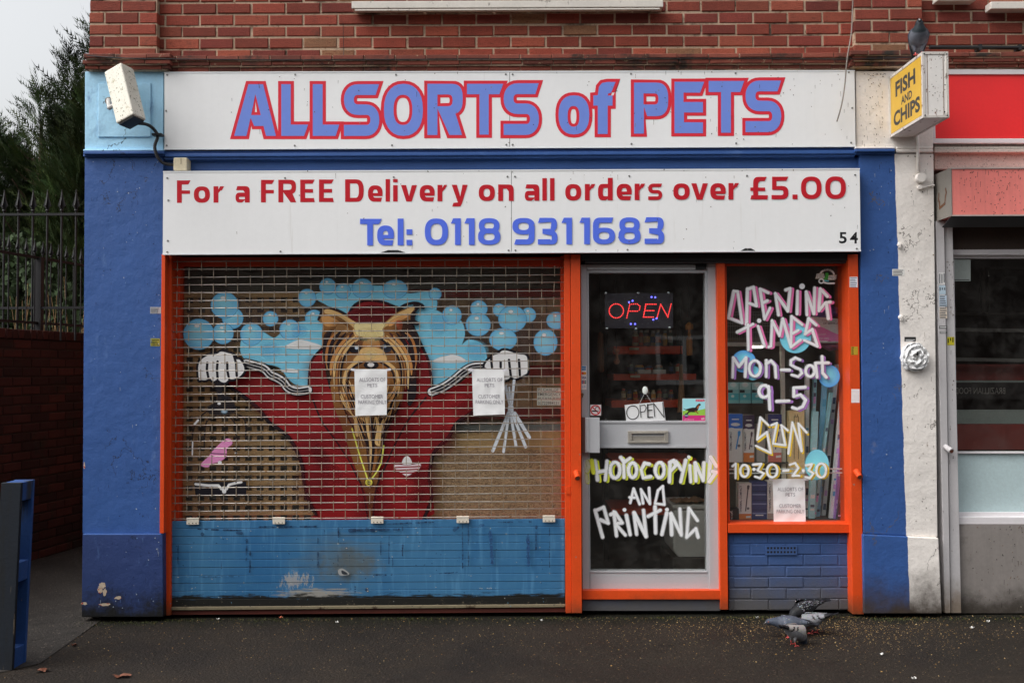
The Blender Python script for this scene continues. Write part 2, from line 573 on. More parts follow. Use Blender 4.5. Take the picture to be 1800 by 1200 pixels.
SCREW = paint('screw_head', A(120, 120, 118), 0.4, 0.1, 40, 0.05, 90, metal=0.6)

def two_tone(nt, vec, pos):
    """Pier painted blue on the shop's side, white on the neighbour's, the join a wavering brush line."""
    s = nd(nt, 'ShaderNodeSeparateXYZ', {0: pos})
    zt = W(1573, 270, -0.07); zb = W(1597, 1070, -0.07)
    xb = mth(nt, 'MULTIPLY_ADD', s.outputs[2], (zt.x - zb.x) / (zt.z - zb.z), zb.x - zb.z * (zt.x - zb.x) / (zt.z - zb.z))
    dx = mth(nt, 'ADD', mth(nt, 'SUBTRACT', s.outputs[0], xb), mth(nt, 'MULTIPLY_ADD', nz(nt, vec, 7.0, 5, 0.6), 0.020, -0.010))
    side = step(nt, dx, -0.002, 0.002)
    up = step(nt, s.outputs[2], W(1540, 264, -0.07).z, W(1540, 261, -0.07).z)
    f = mth(nt, 'MAXIMUM', side, up)
    return mixc(nt, f, BLUE, A(212, 206, 200))
PIER = paint('two_tone_pier_render', BLUE, 0.7, 0.09, 2.5, 0.06, 60, 0.6, 10, 0.012, base=two_tone,
             spots=[(A(70, 66, 62), 70, 0.705, 0.02, (1, 1, 1)), (A(196, 192, 186), 26, 0.765, 0.01, (1, 1, 1)), (A(150, 144, 138), 2.2, 0.66, 0.2, (1, 1, 1))],
             grime=(A(52, 42, 34), 0.0, 0.36, 0.22), streak=0.03, crack=(A(80, 74, 68), 3.4, 0.006))
def left_tone(nt, vec, pos):
    s = nd(nt, 'ShaderNodeSeparateXYZ', {0: pos})
    up = step(nt, s.outputs[2], W(215, 268, -0.07).z, W(215, 265, -0.07).z)
    lo = step(nt, s.outputs[2], W(215, 937, -0.09).z, W(215, 941, -0.09).z)
    return mixc(nt, up, mixc(nt, lo, BLUE, A(38, 56, 102)), A(152, 194, 222))
PIER_L = paint('blue_pier_render', BLUE, 0.6, 0.09, 2.5, 0.05, 60, 0.6, 9, 0.012, base=left_tone,
               spots=[(A(196, 192, 186), 30, 0.765, 0.01, (1, 1, 1)), (A(36, 60, 112), 2.2, 0.6, 0.2, (1, 1, 1)), (A(78, 108, 156), 5, 0.60, 0.2, (2, 2, 0.7))],
               grime=(A(18, 18, 18), 0.05, 0.24, 0.26), streak=0.05, crack=(A(26, 38, 66), 3.0, 0.006))
STALL = paint('blue_painted_brick', A(52, 78, 124), 0.6, 0.12, 3, 0.08, 60, 0.6, 60, 0.004,
              spots=[(A(170, 160, 146), 85, 0.70, 0.02, (1, 1, 1))], grime=(A(78, 76, 76), 0.0, 0.42, 0.14))

# ------------------------------------------------------------------ ground
SEEDCOL = A(150, 120, 70)
def asphalt(name, col, moss):
    m, nt, bsdf, out = nodes(name)
    vec, pos = wpos(nt)
    n1 = nz(nt, vec, 1.4, 7, 0.62)
    n2 = nz(nt, vec, 90, 4, 0.7)
    vo = nd(nt, 'ShaderNodeTexVoronoi', {'Vector': vec, 'Scale': 75.0})
    k = mth(nt, 'ADD', mth(nt, 'MULTIPLY_ADD', n1, 2.0, 0.0), mth(nt, 'MULTIPLY_ADD', n2, 1.4, -0.7))
    c = mixc(nt, 1.0, col, nd(nt, 'ShaderNodeCombineColor', {0: k, 1: k, 2: k}).outputs[0], 'MULTIPLY')
    sp = nd(nt, 'ShaderNodeSeparateColor', {0: vo.outputs['Color']})
    c = mixc(nt, mth(nt, 'MULTIPLY', step(nt, sp.outputs[0], 0.92, 0.94), step(nt, vo.outputs['Distance'], 0.45, 0.25)), c, (col[0] * 4, col[1] * 3.8, col[2] * 3.4))
    c = mixc(nt, step(nt, nz(nt, vec, 3.3, 6, 0.7), 0.62, 0.74), c, tuple(x * 0.55 for x in col))
    ck = step(nt, mth(nt, 'ABSOLUTE', mth(nt, 'SUBTRACT', nz(nt, vec, 1.1, 8, 0.62), 0.5)), 0.0035, 0.001)
    c = mixc(nt, mth(nt, 'MULTIPLY', ck, step(nt, nz(nt, vec, 0.9, 2, 0.5), 0.48, 0.54)), c, tuple(x * 0.3 for x in col))
    c = mixc(nt, mth(nt, 'MULTIPLY', step(nt, nz(nt, wpos(nt, (1, 1, 1), (5, 2, 0))[0], 7.0, 4, 0.6), 0.66, 0.70), 0.5), c, (col[0] * 2.4, col[1] * 2.3, col[2] * 2.2))
    y = nd(nt, 'ShaderNodeSeparateXYZ', {0: pos}).outputs[1]
    yy = mth(nt, 'ADD', y, mth(nt, 'MULTIPLY_ADD', nz(nt, vec, 4.5, 7, 0.7), 0.5, -0.25))
    c = mixc(nt, mth(nt, 'MULTIPLY', step(nt, yy, -0.30, -0.08), moss), c, (0.0085, 0.0085, 0.0045))
    wet = mth(nt, 'MULTIPLY_ADD', step(nt, n1, 0.4, 0.62), 0.25, 0.62)
    h = mth(nt, 'ADD', mth(nt, 'MULTIPLY', vo.outputs['Distance'], -1.0), nz(nt, vec, 260, 3, 0.6))
    finish(name, nt, bsdf, c, wet, h, 0.8, 0.006, 0, 0.22)
    return m
ASPH = asphalt('wet_asphalt', (0.0190, 0.0140, 0.0100), 0.85)
ALLEY = asphalt('alley_concrete', (0.040, 0.035, 0.031), 0.0)
mb = MB(); mb.add([(-90, -60, 0), (90, -60, 0), (90, 120, 0), (-90, 120, 0)], [(0, 1, 2, 3)])
tag(mb.build('pavement', ASPH), None, None, kind='structure')
mb = MB()
a = [G(-40, 1190, .004), G(70, 1165, .004), G(182, 1086, .004), G(148, 1076, .004)]
a += [Vector((-2.60, 9, .004)), Vector((-4.6, 9, .004)), Vector((-4.4, 1, .004))]
mb.add(a, [tuple(range(len(a)))])
tag(mb.build('alley_path', ALLEY), None, None, kind='structure')

# ------------------------------------------------------------------ brickwork
def bricks(mb, x0, x1, zb, rows, yf, L, H, joint, phase, rs, cols, depth=0.09, xcut=True):
    """Courses of single chamfered bricks. phase(row) gives one vertical joint's x."""
    ch = min(0.004, H * 0.12)
    for r in range(rows):
        z0 = zb + r * (H + joint) + joint / 2
        z1 = z0 + H
        ph = phase(r)
        k0 = math.floor((x0 - ph) / (L + joint)) - 1
        k = k0
        while True:
            a = ph + k * (L + joint) + joint / 2
            b = a + L
            k += 1
            if a >= x1 - 0.004: break
            a, b = max(a, x0), min(b, x1)
            if b - a < 0.02: continue
            y = yf + rs.uniform(-0.0025, 0.0025)
            j = [rs.uniform(-0.0024, 0.0024) for _ in range(4)]
            A0, A1, Z0, Z1 = a + j[0], b + j[1], z0 + j[2], z1 + j[3]
            p = [(A0, y + ch, Z0), (A1, y + ch, Z0), (A1, y + ch, Z1), (A0, y + ch, Z1),
                 (A0 + ch, y, Z0 + ch), (A1 - ch, y, Z0 + ch), (A1 - ch, y, Z1 - ch), (A0 + ch, y, Z1 - ch),
                 (A0, y + depth, Z0), (A1, y + depth, Z0), (A1, y + depth, Z1), (A0, y + depth, Z1)]
            c = cols(rs)
            fs = [(4, 5, 6, 7), (0, 1, 5, 4), (1, 2, 6, 5), (2, 3, 7, 6), (3, 0, 4, 7), (0, 8, 9, 1), (1, 9, 10, 2), (2, 10, 11, 3), (3, 11, 8, 0)]
            mb.add(p, fs, [((*c, 1),) * 4] * len(fs))

def red_cols(rs):
    t = rs.random()
    base = (146, 66, 50) if t < 0.55 else (158, 78, 58) if t < 0.8 else (128, 56, 46) if t < 0.955 else (150, 104, 74)
    k = rs.uniform(0.86, 1.12)
    return A(*[b * k * q for b, q in zip(base, (0.84, 0.86, 0.88))])

BL, BH, BJ = 0.2078, 0.0625, 0.0125
BP = BH + BJ
SHOP = thing('shop_building', 'brick terraced pet shop with blue piers and orange shopfront beside an alley', 'shop', W(880, 1078, 0))
NEXT = thing('takeaway_building', 'neighbouring brick takeaway shop with grey window frame and grey stall riser', 'shop', Vector((W(1760, 1078, 0).x, 0, 0)))

zc = W(880, 104, 0).z                           # top of the tile cornice
xl, xr = W(150, 60, 0).x, 4.95
x279, x1503, x1622 = W(280, 60, 0).x, W(1503, 60, -0.05).x, W(1622, 60, -0.05).x
xl_p = W(157, 60, -0.05).x
j0 = W(320, 95, 0).x
mb = MB()
rs = random.Random(3)
bricks(mb, x279, x1503, zc - 0.004, 26, 0, BL, BH, BJ, lambda r: j0 + (BL + BJ) / 2 * (r % 2), rs, red_cols)
ja, jb = W(213, 95, -0.05).x, W(1503, 95, -0.05).x
bricks(mb, xl_p, x279 + 0.004, zc - 0.004, 26, -0.05, BL, BH, BJ, lambda r: ja + (BL + BJ) / 2 * (r % 2), rs, red_cols)
bricks(mb, x1503 - 0.002, x1622, zc - 0.004, 26, -0.05, BL, BH, BJ, lambda r: jb + 0.11 + (BL + BJ) / 2 * (r % 2), rs, red_cols)
mb.build('brickwork', BRICK, SHOP)
mb = MB()
mb.box(x279, x1503, 0.007, 0.3, zc - 0.01, zc + 26 * BP - 0.02)
mb.box(xl_p + 0.003, x279 + 0.001, -0.043, 0.3, zc - 0.01, zc + 26 * BP - 0.02)
mb.box(x1503 + 0.001, x1622 - 0.003, -0.043, 0.3, zc - 0.01, zc + 26 * BP - 0.02)
mb.build('mortar', MORTAR, SHOP)
mb = MB()
bricks(mb, x1622 + 0.001, xr, zc - 0.004, 26, 0, BL, BH, BJ, lambda r: j0 + 0.07 + (BL + BJ) / 2 * (r % 2), rs, red_cols)
mb.build('brickwork', BRICK, NEXT)
mb = MB(); mb.box(x1622 + 0.001, xr, 0.007, 0.3, zc - 0.01, zc + 26 * BP - 0.02)
mb.build('mortar', MORTAR, NEXT)
# tile cornice, stepped out round the piers
def tile_cols(rs):
    k = rs.uniform(0.75, 1.1)
    return A(118 * k, 62 * k, 50 * k)
TILE = paint('creasing_tile', (0.2, 0.08, 0.06), 0.85, 0.15, 9, 0.15, 120, 0.9, 90, 0.004, attr=True,
             spots=[(A(38, 33, 28), 4, 0.5, 0.14, (1, 1, 1)), (A(150, 128, 104), 30, 0.63, 0.05, (1, 1, 1))])
def cornice(par, segs):
    mb, mo = MB(), MB()
    for (a, b, dy) in segs:
        zt = zc - 0.002
        for (h, n, pr) in ((0.027, 1, 0.10), (0.024, 1, 0.085), (0.024, 1, 0.062)):
            bricks(mb, a - pr * 0.3, b + pr * 0.3 if dy else b, zt - h - 0.004, 1, dy - pr, 0.19, h, 0.006, lambda r: a + rs.uniform(0, .2), rs, tile_cols, 0.12)
            mo.box(a, b, dy - pr + 0.010, 0.2, zt - h - 0.006, zt - 0.0005)
            zt -= h + 0.005
    mb.build('cornice', TILE, par)
    mo.build('cornice_mortar', MORTAR, par)
cornice(SHOP, [(W(150, 110, -.15).x, W(290, 110, -.15).x, -0.05), (W(291, 110, -.1).x, W(1503, 110, -.1).x, 0.0), (W(1504, 110, -.15).x, W(1626, 110, -.15).x, -0.05)])
cornice(NEXT, [(W(1630, 110, -.1).x, xr, 0.0)])
# upstairs window sills at the top edge of the picture
SILL = paint('white_sill', A(196, 190, 182), 0.6, 0.1, 4, 0.06, 60, 0.4, 60, spots=[(A(90, 82, 74), 12, 0.58, 0.12, (1, 1, 1))])
for par, u0, u1, v1 in ((SHOP, 618, 1166, 15), (NEXT, 1742, 2100, 16), (NEXT, 1648, 1716, 2)):
    mb = MB()
    mb.rect(u0, v1 - 14, u1, v1 - 1, -0.09, -0.012)
    x0, x1 = W(u0, 5, -.09).x, W(u1, 5, -.09).x
    z0 = W(900, v1, -.09).z
    mb.box(x0 + 0.02, x1 - 0.02, -0.088, -0.078, z0 - 0.012, z0 + 0.0)
    mb.build('window_sill', SILL, par, bevel=0.004)

# ------------------------------------------------------------------ shell: side wall, roof, room
SIDE = paint('side_wall_brown', A(96, 62, 52), 0.85, 0.15, 4, 0.1, 90, 0.5, 60)  # one even brown for the alley-side wall
xs = W(149, 500, 0).x
mb = MB(); mb.box(xs + 0.004, xs + 0.22, 0.31, 9.0, 0.0, zc + 26 * BP - 0.02)
mb.box(xs + 0.22, xr, 8.78, 9.0, 0, zc + 26 * BP - 0.02)
mb.build('side_wall', SIDE, SHOP)
mb = MB(); zr = zc + 26 * BP - 0.02
mb.add([(xs - 0.2, -0.3, zr), (xr, -0.3, zr), (xr, 4.5, zr + 2.6), (xs - 0.2, 4.5, zr + 2.6), (xs - 0.2, 9.2, zr), (xr, 9.2, zr),
        (xs - 0.2, -0.3, zr + .12), (xr, -0.3, zr + .12), (xr, 4.5, zr + 2.72), (xs - 0.2, 4.5, zr + 2.72), (xs - 0.2, 9.2, zr + .12), (xr, 9.2, zr + .12)],
       [(0, 1, 2, 3), (3, 2, 5, 4), (6, 7, 8, 9), (9, 8, 11, 10), (0, 1, 7, 6), (4, 5, 11, 10), (0, 3, 9, 6), (3, 4, 10, 9), (1, 2, 8, 7), (2, 5, 11, 8)])
mb.build('roof', paint('roof_tile', A(92, 66, 58), 0.85, 0.15, 5, 0.1, 60), SHOP)

ZL = W(900, 449, 0.05).z + 0.02                 # head of the shopfront
zfl = 0.09                                      # shop floor
RX0, RXM, RX1 = W(297, 700, .1).x, W(1004, 700, .1).x, W(1512, 700, .1).x
FLOORM = paint('shop_floor', A(60, 50, 44), 0.6, 0.2, 3, 0.1, 60)
mb = MB()
mb.box(RXM, RX1 + .05, 0.16, 4.6, 0.0, zfl)
mb.build('interior_floor', FLOORM, SHOP)
mb = MB()
mb.box(RXM - 0.03, RXM, 0.16, 4.6, zfl, 2.75)                       # partition by the door
mb.box(RX1 + .05, RX1 + 0.09, 0.16, 4.6, zfl, 2.75)
mb.box(RXM - 0.03, RX1 + .09, 4.6, 4.66, 0, 2.75)
mb.box(RX0 - 0.12, RX1 + 0.1, 0.16, 4.66, 2.75, 2.80)
mb.box(RX0 - 0.12, RXM - 0.03, 0.62, 0.66, 0.0, 2.75)               # back of the large window's display
mb.box(RX0 - 0.12, RX0 - 0.03, 0.16, 0.62, 0.0, 2.75)
mb.box(RX0 - 0.03, RXM - 0.03, 0.16, 0.62, 0.0, 0.45)
mb.build('interior_wall', paint('shop_wall', (.20, .16, .13), .8, .2, 3), SHOP)
# head beam behind the signs
mb = MB()
mb.box(xs + 0.02, xr, 0.02, 0.16, ZL, zc - 0.02)
mb.build('head_beam', paint('old_timber', A(60, 50, 44), 0.85), SHOP)

# ------------------------------------------------------------------ piers
mb = MB()
mb.prism([(149, 126), (288, 126), (287, 264), (149, 264)], -0.07, 0.33)
mb.prism([(149, 274), (287, 274), (285, 938), (145, 938)], -0.07, 0.33)
mb.prism([(145, 938), (286, 938), (287, 1084), (143, 1084)], -0.095, 0.33)
mb.rect(172, 146, 265, 241, -0.079, -0.07)
# rolled moulding
for (va, vb, y) in ((262, 266, -0.095), (266, 271, -0.108), (271, 275, -0.09)):
    mb.rect(146, va, 288, vb, y, -0.06)
mb.build('pier', PIER_L, SHOP, bevel=0.006)
# flaked patches low on the pier
PEEL = paint('flaked_plaster', A(176, 160, 140), 0.9, 0.15, 20, 0.1, 90, spots=[(A(150, 60, 45), 30, 0.55, 0.04, (1, 1, 1))])
mb = MB()
for cu, cv, ru, rv in ((180, 1028, 8, 7), (176, 1037, 5, 5), (184, 1040, 4, 7), (208, 1050, 8, 4), (184, 1062, 11, 3), (148, 1060, 6, 3), (148, 818, 2, 6)):
    pts = []
    for k in range(14):
        an = 2 * pi * k / 14
        q = rs.uniform(0.6, 1.1)
        pts.append(W(cu + ru * q * cos(an), cv + rv * q * sin(an), -0.0958 if cv > 940 else -0.0708))
    mb = MB(); mb.slab(pts, (0, 0.002, 0)); mb.build('flaked_patch', PEEL, SHOP)

mb = MB()
mb.prism([(1504, 125), (1640, 125), (1641, 262), (1505, 262)], -0.07, 0.33)
mb.prism([(1511, 270), (1641, 270), (1648, 944), (1518, 938)], -0.07, 0.33)
mb.prism([(1517, 939), (1650, 945), (1656, 1078), (1519, 1078)], -0.09, 0.33)
for (va, vb, y) in ((258, 262, -0.095), (262, 267, -0.108), (267, 271, -0.09)):
    mb.rect(1503, va, 1574, vb, y, -0.06)
for (va, vb, y) in ((258, 262, -0.078), (262, 268, -0.084)):
    mb.rect(1576, va, 1641, vb, y, -0.06)
mb.build('pier', PIER, SHOP, bevel=0.006)

# fascia between the two signs: board with a rolled moulding
mb = MB()
mb.rect(289, 280, 1511, 304, -0.035, 0.02)
mb.rect(289, 256, 1503, 263, -0.03, 0.02)
for (va, vb, y) in ((263, 267, -0.07), (267, 273, -0.085), (273, 278, -0.072), (278, 280, -0.05)):
    mb.rect(289, va, 1503, vb, y, 0.0)
mb.build('fascia_moulding', BLUE_P, SHOP, bevel=0.005)
mb = MB(); mb.rect(289, 128, 1503, 258, -0.045, 0.01)
mb.build('fascia_board', paint('old_board', A(92, 80, 66), 0.8), SHOP)

# ------------------------------------------------------------------ orange posts and rails
def post(par, pts, y0, y1, m=ORANGE, name='post', bevel=0.002):
    b = MB()
    for p in pts: b.prism(p, y0, y1)
    return b.build(name, m, par, bevel=bevel)
post(SHOP, [[(284, 447), (290.5, 447), (288, 937), (280.5, 937)]], -0.10, 0.06)
post(SHOP, [[(1003.2, 447), (1020, 447), (1023, 1077), (1005, 1077)]], -0.06, 0.12)
post(SHOP, [[(1260, 462), (1274, 462), (1280, 1071), (1266.5, 1071)]], -0.015, 0.14)
post(SHOP, [[(1491, 447), (1508, 447), (1518.5, 1079), (1499, 1079)]], -0.065, 0.14)
post(SHOP, [[(1023.5, 1037), (1266, 1037), (1266, 1053), (1023.5, 1053)]], -0.01, 0.14, name='threshold')
post(SHOP, [[(1023.5, 1053.5), (1266, 1053.5), (1266, 1073), (1023.5, 1073)]], 0.012, 0.14, STALL, 'door_step')
# stall riser of painted brick with an air vent
mb = MB()
zs0, zs1 = W(1390, 1072, 0.02).z, W(1390, 936, 0.02).z
xa, xb_ = W(1281, 1000, 0.02).x, W(1498, 1000, 0.02).x
nrow = 7
hh = (zs1 - zs0) / nrow
vent_u = (1347, 1400)
bricks(mb, xa, xb_, zs0, nrow, 0.02, 0.214, hh - 0.006, 0.006, lambda r: xa + 0.11 * (r % 2) + 0.03, rs, lambda r: (0.03, .06, .16))
for f in range(len(mb.c)): mb.c[f] = None
mb.box(xa, xb_, 0.0245, 0.14, zs0 + 0.001, zs1 - 0.001)
mb.build('stall_riser', STALL, SHOP)
mb = MB()
mb.rect(1346, 959, 1401, 975, 0.010, 0.022)
v = mb.build('air_vent', STALL, SHOP)
mb = MB()
for r in range(2):
    for k in range(9):
        u = 1348.5 + k * 5.85
        mb.rect(u, 961 + r * 7, u + 3.2, 964.6 + r * 7, 0.0095, 0.0108)
mb.build('vent_hole', plain('hole_black', (0.004, 0.004, 0.004), 0.9), v)

# ------------------------------------------------------------------ large display window behind the shutter
win = MB()
win.prism([(303, 450), (317, 450), (313, 1068), (300, 1068)], 0.05, 0.13)
win.prism([(317.4, 452), (985, 452), (985, 467), (317.4, 467)], 0.05, 0.13)
win.prism([(985.4, 450), (1002, 450), (1004, 1068), (988, 1068)], 0.05, 0.13)
win.prism([(313.4, 920), (988, 920), (988, 1068), (313.4, 1068)], 0.05, 0.13)
WINF = win.build('display_window', ORANGE_IN, SHOP, bevel=0.002)
mb = MB(); mb.prism([(317, 467), (986, 467), (988, 920), (313, 920)], 0.10, 0.106)
mb.build('pane', GLASS, WINF)

# ------------------------------------------------------------------ side window
win = MB()
win.prism([(1274.3, 463), (1277, 463), (1283, 919), (1280.2, 919)], 0.03, 0.10)
win.prism([(1485, 463), (1490.6, 463), (1498.6, 919), (1493.5, 919)], 0.0, 0.10)
win.prism([(1280.4, 920.5), (1498, 920.5), (1498.3, 936), (1280.6, 936)], -0.02, 0.14)
win.prism([(1277.2, 463), (1485, 463), (1485, 466), (1277.2, 466)], 0.03, 0.10)
win.rect(1283.2, 917.5, 1493, 920.3, 0.02, 0.10)
WINS = win.build('side_window', ORANGE, SHOP, bevel=0.0015)
mb = MB(); mb.prism([(1277, 466), (1486, 466), (1494, 918), (1283, 918)], 0.06, 0.066)
mb.build('pane', GLASS, WINS)

# ------------------------------------------------------------------ door
DOOR = thing('door', None, None, W(1140, 1036, 0.05))
DOOR.parent = SHOP; DOOR.location = W(1140, 1036, 0.05) - ORG[SHOP.name]
mb = MB()
mb.prism([(1021, 465), (1031, 465), (1036, 1036), (1024, 1036)], 0.028, 0.12)
mb.prism([(1243.5, 462), (1258.5, 462), (1265, 1036), (1247, 1036)], 0.028, 0.12)
mb.prism([(1031.3, 465), (1243.2, 465), (1243.2, 474), (1031.3, 474)], 0.028, 0.12)
mb.build('door_frame', ALU, DOOR, bevel=0.0015)
mb = MB()
mb.prism([(1031.6, 474.6), (1034.8, 474.6), (1038, 1034.5), (1036.4, 1034.5)], 0.036, 0.10)
mb.prism([(1239, 474.6), (1243, 474.6), (1246.4, 1034.5), (1242.8, 1034.5)], 0.036, 0.10)
mb.prism([(1035, 474.6), (1238.8, 474.6), (1238.8, 479.6), (1035, 479.6)], 0.034, 0.10)
mb.prism([(1036.4, 739.5), (1240.6, 739.5), (1241, 743.5), (1036.4, 743.5)], 0.031, 0.10)
mb.prism([(1036.4, 743.8), (1240.8, 743.8), (1241, 782), (1036.6, 782)], 0.036, 0.10)
mb.prism([(1036.6, 782.3), (1241, 782.3), (1241, 787), (1036.6, 787)], 0.031, 0.10)
mb.prism([(1038, 1003), (1242.6, 1003), (1242.6, 1006), (1038, 1006)], 0.031, 0.10)
mb.prism([(1038.2, 1006.3), (1242.6, 1006.3), (1242.8, 1034.5), (1038.2, 1034.5)], 0.036, 0.10)
mb.build('door_leaf', ALU, DOOR, bevel=0.0012)
for n, q in (('pane', [(1035, 479.6), (1238.9, 479.6), (1240.4, 739.4), (1036.4, 739.4)]), ('pane', [(1036.7, 787.1), (1241.1, 787.1), (1242.6, 1002.9), (1038, 1002.9)])):
    mb = MB(); mb.prism(q, 0.044, 0.050)
    mb.build(n, GLASS_DOOR, DOOR)
mb = MB()
for q in ((1104, 757, 1175, 761), (1104, 774.5, 1175, 778.5)): mb.rect(*q, 0.024, 0.036)
for q in ((1104, 761.2, 1111, 774.3), (1168, 761.2, 1175, 774.3)): mb.rect(*q, 0.024, 0.036)
mb.rect(1111.2, 766, 1167.8, 774, 0.032, 0.036)
mb.rect(1110, 760, 1169, 761.4, 0.018, 0.024)
mb.build('letter_box', paint('worn_nickel', A(176, 170, 160), 0.35, 0.1, 20, 0.06, 80, metal=0.5), DOOR, bevel=0.0015)
mb = MB()
mb.prism([(1022.5, 733.5), (1028, 733.5), (1028.5, 795.5), (1023, 795.5)], -0.02, 0.03)
h = mb.build('pull_handle', paint('brown_handle', A(88, 60, 54), 0.5), DOOR)
mb = MB()
mb.prism([(1028.2, 733.5), (1054, 733.5), (1054.3, 795.5), (1028.7, 795.5)], -0.022, -0.006)
mb.prism([(1030, 735), (1035, 735), (1035.5, 794), (1030.5, 794)], -0.026, -0.02)
mb.prism([(1046, 736), (1052, 736), (1052, 793), (1046, 793)], -0.008, 0.036)
mb.build('grip', ALU, h, bevel=0.0015)
mb = MB(); c = W(1023.5, 693, 0.028)
mb.cyl(c, c + Vector((0, -0.012, 0)), 0.009, n=14)
mb.box(c.x - 0.004, c.x + 0.004, c.y - 0.011, c.y, c.z - 0.018, c.z)
mb.build('lock_cylinder', paint('brass_worn', A(120, 105, 84), 0.4, metal=0.6), DOOR)
mb = MB(); mb.rect(1223, 464, 1242, 473.5, 0.020, 0.030)
mb.build('closer_plate', BLACK, DOOR)

# dark shutter housing over the door and side window
HOUS = thing('shutter_housing', 'dark steel shutter housing above the shop door and side window', 'shutter housing', W(1262, 462, -0.03))
mb = MB(); mb.prism([(1021.5, 444), (1490.5, 444), (1490.5, 458), (1021.5, 458)], -0.05, 0.14)
mb.build('housing_case', BLACK, HOUS, bevel=0.003)
mb = MB(); mb.prism([(1029, 458.4), (1489.5, 458.4), (1489.5, 462), (1029, 462)], -0.03, 0.11)
mb.build('bottom_slat', ALU_DK, HOUS, bevel=0.002)

# ------------------------------------------------------------------ sign lettering: a wide square-shouldered face drawn as outlines
def arc(cx, cy, rx, ry, a0, a1, n=10, e=2.5):
    out = []
    for k in range(n + 1):
        t = radians(a0 + (a1 - a0) * k / n)
        c, s = cos(t), sin(t)
        out.append((cx + rx * math.copysign(abs(c) ** (2 / e), c), cy - ry * math.copysign(abs(s) ** (2 / e), s)))
    return out

def ringo(x0, y0, x1, y1, e=2.5, n=28):
    return arc((x0 + x1) / 2, (y0 + y1) / 2, (x1 - x0) / 2, (y1 - y0) / 2, 0, 360, n, e)[:-1]

S_T = [('L', 1.0, 0), ('L', .40, 0), ('A', .40, .305, .40, .305, 90, 180), ('A', .40, .305, .40, .29, 180, 270), ('L', .66, .595), ('A', .66, .69, .09, .095, 90, -90),
       ('L', 0, .785), ('L', 0, 1), ('L', .62, 1), ('A', .62, .69, .385, .31, -90, 0), ('A', .62, .69, .385, .30, 0, 90), ('L', .38, .39), ('A', .38, .30, .10, .09, 270, 90), ('L', .90, .21)]
def templ(T, x0, y0, x1, y1):
    out = []
    w, h = x1 - x0, y1 - y0
    for t in T:
        if t[0] == 'L': out.append((x0 + t[1] * w, y0 + t[2] * h))
        else:
            out += arc(x0 + t[1] * w, y0 + t[2] * h, t[3] * w, t[4] * h, t[5], t[6], 7, 2.2)
    # drop doubles
    r = [out[0]]
    for p in out[1:]:
        if abs(p[0] - r[-1][0]) + abs(p[1] - r[-1][1]) > 1e-4: r.append(p)
    return r

